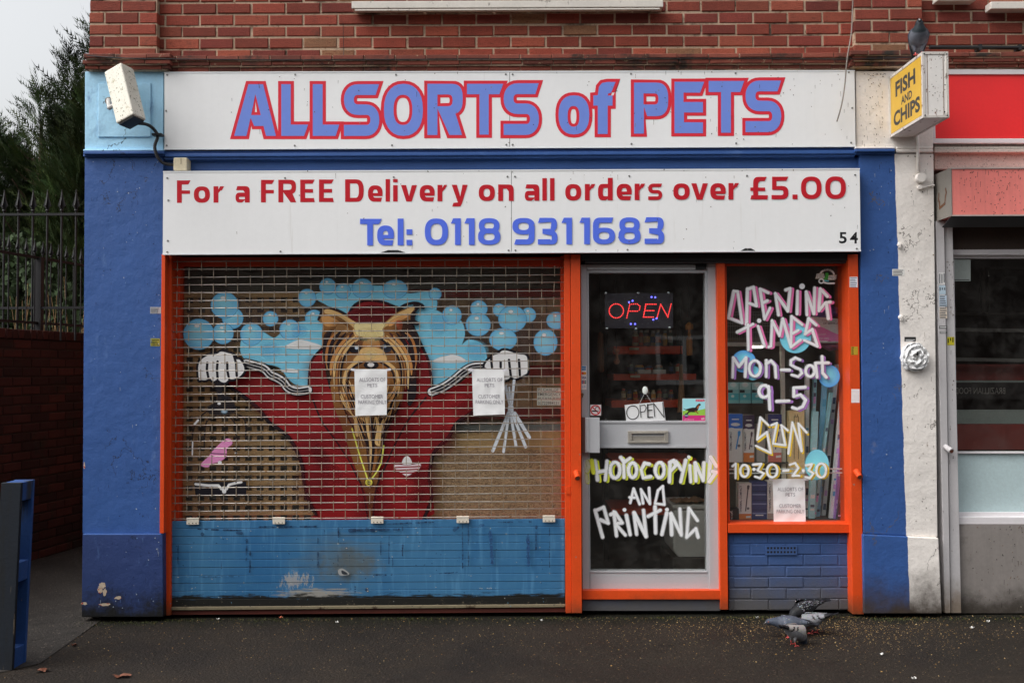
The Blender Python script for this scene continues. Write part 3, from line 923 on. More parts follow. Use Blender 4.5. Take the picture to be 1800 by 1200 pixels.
def glyph(c, x0, x1, t, b, xt, tv, th):
    """Outline loops [[outer, hole...], ...] of one letter in pixel units; t/b cap top and baseline, xt top of small letters."""
    m = (t + b) / 2
    xm = (xt + b) / 2
    w = x1 - x0
    if c == 'F': return [[[(x0, t), (x1, t), (x1 - 4, t + th), (x0 + tv, t + th), (x0 + tv, m - th * .3), (x1 - 1, m - th * .3), (x1 - 1, m + th * .55), (x0 + tv, m + th * .55), (x0 + tv, b), (x0, b)]]]
    if c == 'E': return [[[(x0, t), (x1, t), (x1 - 4, t + th), (x0 + tv, t + th), (x0 + tv, m - th * .45), (x1 - 3, m - th * .45), (x1 - 3, m + th * .45), (x0 + tv, m + th * .45), (x0 + tv, b - th), (x1 - 1.5, b - th), (x1, b), (x0, b)]]]
    if c == 'R':
        return [[[(x0, t), (x1 - 11, t)] + arc(x1 - 11, t + 11, 10.5, 11, 90, 0, 6) + arc(x1 - 11, t + 14, 10.5, 11, 0, -70, 6) + [(x1, b), (x1 - tv * 1.15, b), (x0 + tv, m + 2), (x0 + tv, b), (x0, b)],
                 [(x0 + tv, t + th), (x0 + tv, m - 2), (x1 - 13, m - 2)] + arc(x1 - 13, (t + th + m - 2) / 2, 5, (m - 2 - t - th) / 2, -90, 90, 6)]]
    if c == 'D':
        return [[[(x0, t), (x1 - 13, t)] + arc(x1 - 13, m, 13, (b - t) / 2, 90, -90, 12) + [(x0, b)],
                 [(x0 + tv, t + th), (x0 + tv, b - th), (x1 - 14, b - th)] + arc(x1 - 14, m, 14 - tv, (b - t) / 2 - th, -90, 90, 10)]]
    if c == 'o': return [[ringo(x0, xt, x1, b), ringo(x0 + tv, xt + th, x1 - tv, b - th)[::-1]]]
    if c == '0': return [[ringo(x0, t, x1, b), ringo(x0 + tv, t + th, x1 - tv, b - th)[::-1]]]
    if c == 'r': return [[[(x0, xt), (x0 + tv, xt), (x0 + tv, b), (x0, b)]], [[(x0 + tv * .9, xt + th * 1.0), (x0 + tv + 3, xt), (x1, xt), (x1 - 4, xt + th), (x0 + tv + 4, xt + th), (x0 + tv * .9, xt + th * 1.8)]]]
    if c == 'a':
        return [[[(x0 + 3, xt), (x1 - 8, xt)] + arc(x1 - 8, xt + 9, 8, 9, 90, 0, 5) + [(x1, b), (x1 - tv, b), (x1 - tv, xt + th + 4), (x1 - tv - 3, xt + th), (x0 + 1, xt + th)]],
                [[(x1 - tv * .9, xm - 3), (x0 + 7, xm - 3)] + arc(x0 + 7, (xm - 3 + b) / 2, 7, (b - xm + 3) / 2, 90, 270, 9) + [(x1 - tv - 5, b), (x1 - tv * .9, b - 5)],
                 [(x1 - tv, xm + th * .62), (x1 - tv, b - th * .8), (x0 + 9, b - th * .8)] + arc(x0 + 9, (xm + th * .62 + b - th * .8) / 2, 3, (b - th * .8 - xm - th * .62) / 2, 270, 90, 6)]]
    if c == 'e':
        cx, rx, ry = (x0 + x1) / 2, w / 2, (b - xt) / 2
        return [[arc(cx, xm, rx, ry, -5, 262, 22) + [(x1 - 3, b), (x1 - 1, b - th)] + arc(cx, xm, rx - tv, ry - th, 266, -5, 20)],
                [[(x0 + tv * .8, xm - th * .1), (x1 - .3, xm - th * .1), (x1 - .3, xm + th * .62), (x0 + tv * .8, xm + th * .62)]]]
    if c == 'l': return [[[(x0, t), (x1, t), (x1, b), (x0, b)]]]
    if c == 'i': return [[[(x0, xt), (x1, xt), (x1, b), (x0, b)]], [[(x0, t), (x1, t), (x1, t + th * .8), (x0, t + th * .8)]]]
    if c == 'v': return [[[(x0, xt), (x0 + tv * 1.05, xt), ((x0 + x1) / 2, b - 9), (x1 - tv * 1.05, xt), (x1, xt), (x1 - w * .33, b), (x0 + w * .33, b)]]]
    if c == 'y': return [[[(x0, xt), (x0 + tv * 1.05, xt), ((x0 + x1) / 2 + 1, b - 8), (x1 - tv * 1.05, xt), (x1, xt), (x1 - w * .36, b + 4), (x1 - w * .45, b + 9), (x0 + 1, b + 9.5), (x0 + 3, b + 3), (x0 + w * .4, b + 2), (x0 + w * .36, b)]]]
    if c == 'n':
        return [[[(x0, xt), (x1 - 9, xt)] + arc(x1 - 9, xt + 10, 9, 10, 90, 0, 6) + [(x1, b), (x1 - tv, b), (x1 - tv, xt + th + 5), (x1 - tv - 4, xt + th), (x0 + tv, xt + th), (x0 + tv, b), (x0, b)]]]
    if c == 'd':
        return [[[(x1 - tv, t), (x1, t), (x1, b), (x1 - tv, b)]],
                [[(x1 - tv * .8, xt), (x0 + 8, xt)] + arc(x0 + 8, xm, 8, (b - xt) / 2, 90, 270, 10) + [(x1 - tv - 4, b), (x1 - tv * .8, b - 4)],
                 [(x1 - tv, xt + th), (x1 - tv, b - th), (x0 + 11, b - th)] + arc(x0 + 11, xm, 11 - tv, (b - xt) / 2 - th, 270, 90, 8)]]
    if c == 's': return [[templ(S_T, x0, xt, x1, b)]]
    if c == 'T': return [[[(x0, t), (x1, t), (x1 - 5, t + th), (x0 + w * .5 + tv * .35, t + th), (x0 + w * .5 + tv * .35, b), (x0 + w * .5 - tv * .65, b), (x0 + w * .5 - tv * .65, t + th), (x0, t + th)]]]
    if c == ':': return [[[(x0, b - 9.5), (x1, b - 9.5), (x1, b), (x0, b)]], [[(x0, xt + 7), (x1, xt + 7), (x1, xt + 16.5), (x0, xt + 16.5)]]]
    if c == '.': return [[[(x0, b - 8), (x1, b - 8), (x1, b), (x0, b)]]]
    if c == '1': return [[[(x0 + 4, t), (x1, t), (x1, b), (x1 - tv, b), (x1 - tv, t + th), (x0, t + th)]]]
    if c == '8':
        mm = m - 1
        return [[ringo(x0 + 1.5, t, x1 - 1.5, mm + th * .5), ringo(x0 + tv + 1, t + th * .85, x1 - tv - 1, mm - th * .4)[::-1]],
                [ringo(x0, mm - th * .5, x1, b), ringo(x0 + tv, mm + th * .45, x1 - tv, b - th * .85)[::-1]]]
    if c in '69':
        r = (x1 - x0) / 2
        z0 = t + (b - t) * .38
        outer = [(x1 - 3, t), (x1 - 6, t + th), (x0 + 14, t + th)] + arc(x0 + 14, t + th + 9, 14 - tv, 9, 90, 180, 6) + [(x0 + tv, (z0 + b) / 2), (x0, (z0 + b) / 2), (x0, t + 14)] + arc(x0 + 14, t + 14, 14, 14, 180, 90, 7)
        lo = [[outer], [ringo(x0, z0, x1, b), ringo(x0 + tv, z0 + th * .85, x1 - tv, b - th * .9)[::-1]]]
        if c == '9': lo = [[[(x0 + x1 - p[0], t + b - p[1]) for p in l] for l in g] for g in lo]
        return lo
    if c == '3':
        q = (b - t) / 4
        return [[[(x0 + 3, t), (x1 - 11, t)] + arc(x1 - 11, t + q, 10, q, 90, -60, 8) + arc(x1 - 10, b - q, 10, q, 60, -90, 8) +
                 [(x0, b), (x0, b - th), (x1 - 12, b - th)] + arc(x1 - 12, b - q, 12 - tv, q - th * .8, -90, 90, 6) + [(x0 + 8, m + th * .5), (x0 + 8, m - th * .45), (x1 - 12, m - th * .45)] +
                 arc(x1 - 12, t + q, 11 - tv, q - th * .8, -90, 90, 6) + [(x0, t + th)]]]
    if c == '5':
        q = (b - m + th * .5) / 2
        return [[[(x1, t), (x0 + 1, t), (x0 + 1, m + th * .45), (x1 - 13, m + th * .45)] + arc(x1 - 13, b - q, 13 - tv, q - th, 90, -90, 6) +
                 [(x0, b - th), (x0, b), (x1 - 12, b)] + arc(x1 - 12, b - q, 12, q, -90, 90, 9) + [(x0 + tv, m - th * .45), (x0 + tv, t + th), (x1 - 4, t + th)]]]
    if c == '\u00a3':
        return [[[(x1 - 2, t), (x0 + 15, t)] + arc(x0 + 15, t + 10, 10, 10, 90, 180, 6) + [(x0 + 5, b - th), (x0 + 2, b - th), (x0, b), (x1 - 1, b), (x1, b - th), (x0 + 5 + tv, b - th), (x0 + 5 + tv, t + th + 4), (x0 + 17, t + th), (x1 - 6, t + th)]],
                [[(x0, m - 1), (x1 - 5, m - 1), (x1 - 5, m + th * .7), (x0, m + th * .7)]]]
    return []

def sign(name, label, pts, y0, y1):
    t = thing(name, label, 'sign', W((pts[0][0] + pts[1][0]) / 2, pts[2][1], y1))
    mb = MB(); mb.prism(pts, y0, y1)
    return t, mb

def screws(par, spots, y):
    first = None
    for u, v in spots:
        p = W(u, v, y)
        if first is None:
            b = MB(); b.cyl(p, p + Vector((0, -0.004, 0)), 0.0062, 0.005, n=10)
            first = b.build('screw', SCREW, par); p0 = p
        else:
            copy_part(first, par, p - p0)

# --- upper sign
S1, mb = sign('shop_sign', 'long white upper sign with blue red-edged letters under the tile cornice', [(289, 128), (1502, 125), (1504, 257), (289, 262)], -0.085, -0.078)
mb.build('panel', WHITE_SIGN, S1)
mb = MB()
for q in ([(288, 126.5), (1503, 123.5), (1503, 125.6), (288, 128.6)], [(288, 261), (1505, 256), (1505, 258.2), (288, 263.2)]): mb.prism(q, -0.087, -0.046)
mb.build('edge_strip', TIN_WHITE, S1)
screws(S1, [(294, 132), (519, 131.5), (696, 131.5), (889, 131), (901, 131), (1109, 130), (1293, 129), (1492, 127.5), (293, 256), (518, 256), (689, 255.5), (890, 254.5), (901, 254.5), (1110, 253), (1294, 252), (1496, 251), (292, 195), (1498, 190)], -0.085)
mb = MB(); mb.prism([(895.6, 126), (896.4, 126), (896.4, 260), (895.6, 260)], -0.0853, -0.0845)
mb.build('joint_line', ALU_DK, S1)

Z2 = lambda x, y: (380 + x / 3.1034, 100 + y / 3.1034)
Z3 = lambda x, y: (900 + x / 2.8125, 100 + y / 2.8125)
def m2(L): return [Z2(*p) for p in L]
def m3(L): return [Z3(*p) for p in L]
def offs(L, d):
    """Mitred outset of a closed outline."""
    n = len(L)
    ar = sum(L[i][0] * L[(i + 1) % n][1] - L[(i + 1) % n][0] * L[i][1] for i in range(n))
    sg = 1 if ar > 0 else -1
    out = []
    for i in range(n):
        p0, p1, p2 = Vector(L[i - 1]), Vector(L[i]), Vector(L[(i + 1) % n])
        e1, e2 = (p1 - p0), (p2 - p1)
        if e1.length < 1e-6 or e2.length < 1e-6: continue
        n1 = Vector((e1.y, -e1.x)).normalized() * sg
        n2 = Vector((e2.y, -e2.x)).normalized() * sg
        k = n1 + n2
        if k.length < 0.2: k = n1
        k.normalize()
        out.append(tuple(p1 + k * (d / max(0.42, k.dot(n1)))))
    return out
S_up = templ([(t if t[0] == 'A' else t) for t in S_T], 0, 0, 1, 1)
def sbox(x0, y0, x1, y1): return [(x0 + p[0] * (x1 - x0), y0 + p[1] * (y1 - y0)) for p in S_up]
LET = []
LET.append([m2([(176, 150), (256, 150), (326, 432), (272, 432), (258, 378), (207, 378), (188, 334), (165, 432), (98, 432)]), m2([(214, 205), (191, 318), (243, 318)])])
LET.append([m2([(355, 150), (407, 150), (407, 370), (502, 370), (480, 432), (355, 432)])])
LET.append([m2([(527, 150), (581, 150), (581, 370), (672, 370), (652, 432), (527, 432)])])
LET.append([sbox(*Z2(697, 150), *Z2(889, 432))])
LET.append([ringo(*Z2(915, 148), *Z2(1128, 432), 2.3), ringo(*Z2(968, 208), *Z2(1070, 372), 2.4)[::-1]])
LET.append([m2([(1152, 148), (1285, 148)] + arc(1285, 222, 60, 74, 90, 0, 7) + arc(1285, 235, 60, 78, 0, -75, 6) + [(1342, 427), (1272, 427), (1207, 282), (1207, 427), (1152, 427)]),
            m2([(1207, 207), (1207, 270), (1266, 270)] + arc(1266, 238, 24, 32, -90, 90, 6))])
LET.append([m2([(1368, 148), (1566, 148), (1545, 205), (1487, 205), (1487, 425), (1436, 425), (1436, 205), (1368, 205)])])
LET.append([sbox(*Z2(1568, 145), *Z2(1760, 427))])
LET.append([ringo(*Z3(230, 191), *Z3(382, 384), 2.4), ringo(*Z3(275, 244), *Z3(333, 346), 2.5)[::-1]])
LET.append([m3([(512, 125), (470, 125), (445, 130), (430, 148), (424, 190), (402, 192), (402, 242), (424, 242), (424, 382), (473, 382), (473, 242), (497, 242), (497, 192), (473, 192), (476, 182), (490, 178)])])
LET.append([m3([(603, 128), (712, 128)] + arc(712, 205, 60, 77, 90, 0, 7) + arc(712, 218, 60, 76, 0, -90, 7) + [(668, 294), (652, 248), (652, 380), (603, 380)]),
            m3([(650, 182), (650, 236), (706, 236)] + arc(706, 209, 18, 27, -90, 90, 6))])
LET.append([m3([(803, 124), (950, 124), (930, 178), (848, 178), (848, 224), (944, 224), (944, 276), (850, 276), (850, 324), (944, 324), (944, 378), (803, 378)])])
LET.append([m3([(972, 120), (1148, 120), (1128, 175), (1082, 175), (1082, 376), (1033, 376), (1033, 175), (972, 175)])])
LET.append([sbox(*Z3(1154, 118), *Z3(1330, 373))])
RED, LBLUE = A(203, 42, 58), A(106, 130, 204)
pt = Paint(-0.0856)
for L in LET:
    pt.shape([offs(L[0], 5.6)] + ([offs(h, -5.2) for h in L[1:]]), RED)
for L in LET:
    pt.shape(L, LBLUE)
pt.build('lettering', VINYL, S1)

def specks(par, y, u0, u1, v0, v1, n, seed, slope, cols=None):
    r_ = random.Random(seed); P_ = Paint(y)
    for k in range(n):
        u = u0 + (u1 - u0) * r_.random() ** .6
        v = v0 + (v1 - v0) * r_.random() ** (2.2 if k % 2 else 1) + slope * (u - u0)
        col = r_.choice(cols or [A(88, 78, 68), A(60, 54, 50), A(120, 100, 84), A(150, 140, 130)])
        if r_.random() < .25: P_.cap(u, v, u + r_.uniform(-.4, .4), v + r_.uniform(2, 9), .28, .15, col, .3, .6)
        else:
            q = r_.uniform(.25, .9); P_.cap(u, v, u + r_.uniform(-1, 1), v + r_.uniform(-1, 1), q, q * .6, col, .3, .85)
    P_.build('dirt_marking', PAINTED, par)
specks(S1, -0.0866, 292, 1500, 129, 258, 110, 3, -.003)

# --- lower sign
S2, mb = sign('delivery_sign', 'white lower sign with red delivery line and blue telephone number above the shutter', [(287, 302), (1511, 297), (1513, 441), (286, 447)], -0.13, -0.123)
mb.build('panel', WHITE_SIGN, S2)
mb = MB()
for q in ([(286.5, 300.8), (1511.5, 295.8), (1511.5, 298), (286.5, 303)], [(285.5, 445.6), (1513.5, 439.6), (1513.5, 441.8), (285.5, 447.8)]): mb.prism(q, -0.132, -0.10)
mb.build('edge_strip', TIN_WHITE, S2)
mb = MB()
mb.prism([(289, 303), (1510, 299), (1511, 439), (289, 445)], -0.118, -0.02)
mb.build('backing', paint('old_board', A(92, 80, 66)), S2)
for c0, w in ((691, 22), (1315, 13)):
    b = MB()
    b.prism([(c0 - w, 446 - (c0 - 287) * .005), (c0 - w * .4, 441.5 - (c0 - 287) * .005), (c0 + w * .4, 441.5 - (c0 - 287) * .005), (c0 + w, 446 - (c0 - 287) * .005)], -0.1326, -0.128)
    b.build('drip_notch', BLACK, S2)
screws(S2, [(294, 313), (501, 313), (692, 311.5), (892, 310.5), (905, 310.5), (1106, 309.5), (1313, 309), (1503, 307.5), (294, 443), (493, 442), (894, 440), (906, 440), (1103, 439), (1314, 438), (1506, 437), (296, 352), (295, 423)], -0.13)
mb = MB(); mb.prism([(898.6, 300), (899.4, 300), (899.4, 443), (898.6, 443)], -0.1303, -0.1295)
mb.build('joint_line', ALU_DK, S2)
L1 = [('F', 311, 335), ('o', 340.7, 369), ('r', 375.3, 394), ('a', 414, 439), ('F', 458.7, 482.3), ('R', 489.3, 520.7), ('E', 527.7, 553.3), ('E', 560.7, 586.7), ('D', 606.6, 639.4), ('e', 646.8, 672.6),
      ('l', 677.8, 685.5), ('i', 691, 699), ('v', 704.9, 732.9), ('e', 737.7, 764.1), ('r', 769, 786), ('y', 794, 822), ('o', 841.5, 869.9), ('n', 875.7, 903), ('a', 922.5, 948), ('l', 953.3, 961.2), ('l', 966.8, 974.7),
      ('o', 993.5, 1021.6), ('r', 1028, 1046.5), ('d', 1051, 1077), ('e', 1083.8, 1110.5), ('r', 1115.5, 1134), ('s', 1139.3, 1163.8), ('o', 1183.4, 1212.2), ('v', 1215, 1244.2), ('e', 1248.4, 1275.5), ('r', 1280.4, 1299),
      ('\u00a3', 1318.8, 1349.8), ('5', 1356, 1385.7), ('.', 1392.8, 1401.7), ('0', 1407.7, 1444), ('0', 1450.4, 1486.7)]
pt = Paint(-0.1306)
for c, a, b in L1:
    base = 356.7 - (a - 311) * 0.0061
    for g in glyph(c, a, b, base - 39.5, base, base - 28.8, 8.6, 7.2): pt.shape(g, A(176, 28, 40))
L2 = [('T', 633, 671.3), ('e', 663, 692.6), ('l', 699, 709.4), (':', 714.5, 724.8), ('0', 746.7, 787.7), ('1', 792.5, 810), ('1', 816.3, 834.4), ('8', 840.2, 879.5), ('9', 900.7, 939.8), ('3', 945.5, 980), ('1', 987, 1005.6),
      ('1', 1018.4, 1036.9), ('6', 1042.2, 1081), ('8', 1087, 1125.8), ('3', 1132.9, 1167.4)]
for c, a, b in L2:
    base = 431.5 - (a - 633) * 0.0055
    for g in glyph(c, a, b, base - 46.8, base, base - 35, 10.2, 9.2): pt.shape(g, A(80, 106, 212))
pt.build('lettering', VINYL, S2)
specks(S2, -0.1322, 290, 1508, 302, 443, 70, 5, -.004)
pt = Paint(-0.1304)
pt.bar(1472, 405, 1491, 431, A(232, 234, 237)); pt.bar(1492, 405, 1511, 431, A(232, 234, 237))
pt.text('5', 1475, 408, 1488.4, 428, (0.012, .012, .014), 0.022); pt.text('4', 1494, 408, 1508, 428, (0.012, .012, .014), 0.022)
pt.build('number_plate', VINYL, S2)

# ------------------------------------------------------------------ roller shutter over the large window
SH = thing('roller_shutter', 'closed roller shutter, wire grille above a worn blue slatted skirt', 'roller shutter', W(646, 1076, -0.02))
STEEL = paint('galvanised_rod', A(170, 164, 156), 0.35, 0.1, 20, 0.08, 120, metal=0.55, spots=[(A(120, 92, 66), 25, 0.6, 0.1, (1, 1, 1))])
LINK = paint('rusty_link', A(150, 136, 118), 0.5, 0.2, 20, 0.1, 120, metal=0.4)
rods, links = MB(), MB()
NR = 34
for k in range(NR):
    v0 = 460.0 + k * 13.69
    a, b = W(301, v0, -0.012), W(993, v0 - 4.2 + 0.6 * sin(k * 1.7), -0.012)
    pts = [a + (b - a) * t + Vector((0, 0, 0.0014 * sin(t * 9 + k * 2.1))) for t in (0, .2, .4, .6, .8, 1)]
    rods.tube(pts, 0.0031, 6)
    if k == NR - 1: continue
    st = 354.5 if k % 2 == 0 else 333.0
    u = st - (42.75 if st - 42.75 > 303 else 0)
    while u < 991:
        du = rs.uniform(-.6, .6)
        t = (u - 301) / 692
        vv = v0 - 4.2 * t
        p = W(u + du - k * .12, vv - 2.8, -0.0165); q = W(u + du - k * .12 + rs.uniform(-.3, .3), vv + 16.6, -0.0165)
        links.obox((p + q) / 2, (0.0018, 0, 0), (0, 0.003, 0), (q - p) / 2)
        u += 42.75
g = rods.build('wire_grille', STEEL, SH, smooth=True)
links.build('link_mesh', LINK, g)

# blue skirt: a pile of narrow laths, scratched, rust-stained and black along the foot
m, nt, bsdf, out = nodes('worn_blue_skirt')
vec, pos = wpos(nt)
sx = nd(nt, 'ShaderNodeSeparateXYZ', {0: pos})
vx = wpos(nt, (1.2, 1, 9))[0]
vz = wpos(nt, (9, 1, 0.9))[0]
c = nd(nt, 'ShaderNodeRGB').outputs[0]; c.default_value = (*A(56, 104, 140), 1)
c = mixc(nt, step(nt, nz(nt, vec, 1.7, 6, .65), .38, .68), c, A(40, 90, 132))
c = mixc(nt, mth(nt, 'MULTIPLY', step(nt, nz(nt, vz, 3.0, 6, .6), .5, .75), .6), c, A(86, 136, 172))
def near(cx, cz, rx, rz):
    dx = mth(nt, 'DIVIDE', mth(nt, 'SUBTRACT', sx.outputs[0], cx), rx)
    dz = mth(nt, 'DIVIDE', mth(nt, 'SUBTRACT', sx.outputs[2], cz), rz)
    return mth(nt, 'SQRT', mth(nt, 'ADD', mth(nt, 'MULTIPLY', dx, dx), mth(nt, 'MULTIPLY', dz, dz)))
pc = W(600, 985, -0.02)
d = mth(nt, 'ADD', near(pc.x, pc.z, .34, .22), mth(nt, 'MULTIPLY_ADD', nz(nt, vx, 4, 7, .7), 1.8, -.9))
c = mixc(nt, mth(nt, 'MULTIPLY', step(nt, d, 1.0, .2), .6), c, A(80, 96, 104))                     # rust bloom
d = mth(nt, 'ADD', near(pc.x + .06, pc.z - .03, .26, .13), mth(nt, 'MULTIPLY_ADD', nz(nt, vec, 13, 7, .75), 2.2, -1.1))
c = mixc(nt, mth(nt, 'MULTIPLY', step(nt, d, .85, .2), .55), c, A(84, 80, 62))
pc2 = W(555, 1045, -0.02)
d = mth(nt, 'ADD', near(pc2.x, pc2.z, .34, .06), mth(nt, 'MULTIPLY_ADD', nz(nt, vx, 9, 8, .75), 2.4, -1.2))
c = mixc(nt, mth(nt, 'MULTIPLY', step(nt, d, .75, .35), .75), c, A(150, 140, 122))                                               # bare primer
pc3 = W(520, 1020, -0.02)
d = mth(nt, 'ADD', near(pc3.x, pc3.z, .22, .10), mth(nt, 'MULTIPLY_ADD', nz(nt, wpos(nt, (3, 1, 1))[0], 22, 8, .75), 2.6, -1.3))
c = mixc(nt, mth(nt, 'MULTIPLY', step(nt, d, .42, .30), .6), c, A(164, 154, 140))
c = mixc(nt, step(nt, nz(nt, wpos(nt, (16, 1, 1.4))[0], 3.1, 4, .55), .70, .73), c, A(34, 62, 96))    # dark drips
c = mixc(nt, step(nt, nz(nt, vec, 55, 5, .7), .735, .75), c, A(186, 186, 182))                         # chips
zz = mth(nt, 'ADD', sx.outputs[2], mth(nt, 'MULTIPLY_ADD', nz(nt, vx, 6, 8, .75), .14, -.07))
zb = W(600, 1047, -0.02).z
c = mixc(nt, step(nt, zz, zb + .014, zb - .008), c, A(28, 28, 26))
c = mixc(nt, mth(nt, 'MULTIPLY', step(nt, zz, zb + .0, zb - .08), step(nt, nz(nt, vec, 40, 6, .75), .6, .66)), c, A(120, 110, 92))
finish('worn_blue_skirt', nt, bsdf, c, 0.42, nz(nt, vec, 60, 4, .6), .12, .002, 0.0, .4)
SKIRT = m
mb = MB()
n = 11
for k in range(n):
    va, vb = 915.5 + k * 13.7, 915.5 + (k + 1) * 13.7 - 0.55
    y = -0.014 - 0.0015 * (k % 2)
    mb.prism([(300.5, va), (993, va - 4), (993, vb - 4), (300.5, vb)], y, 0.01)
sk = mb.build('slatted_skirt', SKIRT, SH, bevel=0.0022)
mb = MB(); mb.prism([(300, 1066.5), (994, 1061.5), (994, 1066.5), (300, 1072)], -0.024, 0.012)
mb.build('bottom_rail', paint('bottom_rail_metal', A(128, 118, 96), 0.5, 0.2, 10, 0.1, 60, metal=.3, spots=[(A(60, 45, 34), 10, .55, .1, (1, 1, 1))]), SH, bevel=0.002)
mb = MB(); mb.prism([(290, 1073), (994, 1068), (994, 1075), (290, 1080)], -0.01, 0.1)
mb.build('ground_sill', paint('rusty_red_sill', A(74, 30, 22), 0.7, 0.2, 6), SH)
sp_ = Paint(-0.0168)
r9 = random.Random(4)
SCF, SCF2 = A(30, 52, 82), A(38, 70, 112)
def scuff(p, q, w, col=SCF, dash=.7):
    d_ = Vector((q[0] - p[0], q[1] - p[1])); L_ = d_.length; t = 0.0; d_.normalize()
    while t < L_:
        l = r9.uniform(3, 12)
        if r9.random() < dash:
            a_ = (p[0] + d_.x * t + r9.uniform(-.5, .5), p[1] + d_.y * t + r9.uniform(-.5, .5)); b_ = (p[0] + d_.x * min(L_, t + l), p[1] + d_.y * min(L_, t + l))
            sp_.cap(*a_, *b_, w * r9.uniform(.25, .6), w * r9.uniform(.15, .5), col, .5, r9.uniform(.35, .75))
        t += l * .8
z7s = lambda x, y: (280 + x / 3.529, 760 + y / 3.529)
z8s = lambda x, y: (640 + x / 3.53, 760 + y / 3.53)
for fn, L in ((z7s, [((240, 598), (520, 606), 2.6), ((590, 584), (980, 580), 2.2), ((546, 590), (540, 790), 3), ((565, 690), (562, 865), 3.2), ((985, 640), (985, 835), 2), ((1112, 590), (1112, 690), 2.4), ((118, 600), (118, 870), 1.2), ((222, 632), (275, 628), 6), ((485, 620), (512, 622), 5), ((1168, 604), (1330, 602), 6), ((1020, 565), (1040, 575), 5), ((250, 892), (500, 890), 1), ((1110, 760), (1110, 830), 1), ((575, 905), (575, 930), 3)]),
              (z8s, [((150, 566), (480, 550), 2.6), ((0, 600), (220, 600), 5), ((830, 554), (1040, 551), 2.2), ((105, 590), (105, 780), 2.4), ((240, 585), (240, 760), 2.6), ((156, 640), (155, 810), 2), ((180, 780), (180, 832), 1), ((611, 570), (613, 835), 2), ((648, 560), (648, 820), 2.8), ((1068, 580), (1066, 720), 4), ((560, 600), (585, 585), 5), ((1150, 590), (1150, 830), 1.2), ((470, 870), (580, 862), 1.4), ((60, 880), (140, 880), 2)])):
    for p, q, w in L: scuff(fn(*p), fn(*q), w)
for p, q in (((783, 612), (796, 805)), ((1016, 632), (1020, 820)), ((700, 575), (740, 570))): scuff(z8s(*p), z8s(*q), 6, SCF2, .9)
for u, v in ((610, 962), (647, 1037), (646, 1033)): sp_.disc(*((u, v)), 2, 1.6, A(170, 170, 168), A(60, 60, 60), .6, n=10)
for x, y, r in ((1287, 970, 2.2), (1218, 952, 1), (1218, 966, 1), (1218, 981, 1)): sp_.disc(*z7s(x, y), r, r, SCF, SCF, .4, n=10)
for x, y in ((720, 960), (732, 962), (765, 960), (776, 962)): sp_.disc(*z8s(x, y), .9, .9, A(170, 180, 186), A(120, 140, 150), .4, n=8)
sp_.poly([z7s(1112, 850), z7s(1135, 838), z7s(1160, 850), z7s(1182, 872), z7s(1150, 880), z7s(1122, 878)], A(150, 150, 148), .8, n=3, a=.8); sp_.poly([z7s(1135, 850), z7s(1160, 862), z7s(1172, 874), z7s(1140, 872)], A(40, 44, 50), .6, n=3)
for k in range(150):
    u, v = r9.uniform(303, 990), r9.uniform(920, 1064)
    sp_.cap(u, v, u + r9.uniform(-2, 2), v + r9.uniform(-1.2, 1.2), .5, .25, r9.choice([A(176, 176, 170), A(110, 150, 176), SCF]), .3, .8)
sp_.build('scuff_marking', PAINTED, sk)
first = None
for u, v in ((338.5, 916.5), (490, 915.6), (663, 914.6), (813.5, 913.6), (965, 912.2)):
    p = W(u, v, -0.03)
    if first is None:
        b = MB(); b.box(p.x - .0385, p.x + .0385, p.y, p.y + .008, p.z - .018, p.z + .019)
        b.tube([p + Vector((-.0385, 0.004, .019)), p + Vector((.0385, 0.004, .019))], .006, 8)
        first = b.build('hinge_plate', paint('pale_plate', A(198, 190, 176), .45, .1, 12, spots=[(A(120, 90, 66), 30, .66, .06, (1, 1, 1))]), SH, bevel=.0015); p0 = p
        b = MB()
        for k in (-.022, 0, .022): b.cyl(p + Vector((k, 0, -.009)), p + Vector((k, -.002, -.009)), .0032, n=8)
        fs = b.build('rivet', ALU_DK, first)
    else:
        c_ = copy_part(first, SH, p - p0)
        copy_part(fs, c_, (0, 0, 0))
mb = MB(); mb.prism([(291, 447), (301.5, 447), (299.5, 1081), (288.8, 1081)], -0.04, 0.04)
mb.build('guide_rail', ORANGE, SH, bevel=0.002)
mb = MB(); mb.prism([(991.5, 447), (1002, 447), (1004.4, 1077), (994.6, 1077)], -0.045, 0.04)
mb.build('guide_rail', ORANGE, SH, bevel=0.002)
mb = MB(); mb.prism([(995, 856), (1003, 854), (1003, 868), (995, 868)], -0.052, -0.045)
mb.build('latch_plate', ORANGE, SH)

# ------------------------------------------------------------------ mural sprayed on the large window
KM = 0.62
def B(r, g, b): return A(r, g, b, KM)
SKY0, SKY1, SKYD = (.30, .72, .88), (.23, .66, .88), (.13, .46, .82)
MRED, MRED2, MDK = B(122, 18, 22), B(84, 12, 18), B(24, 12, 18)
TAN, TAN2, BRN, BRN2 = B(186, 152, 100), B(226, 196, 148), B(120, 80, 40), B(92, 56, 30)
MW, MBK = B(232, 230, 234), B(16, 14, 22)
GREY = B(178, 184, 190)
mp = Paint(0.0985)
def tr(ou, ov, s): return lambda L: [(ou + p[0] / s, ov + p[1] / s) for p in L]
z5, z6, z5b, dg, d2 = tr(280, 440, 3.529), tr(640, 440, 3.528), tr(510, 480, 6.667), tr(540, 510, 7.5), tr(540, 650, 4.4444)
z3c, z4c, z7, z8 = tr(310, 600, 6.668), tr(760, 600, 6.0), tr(280, 760, 3.529), tr(640, 760, 3.53)
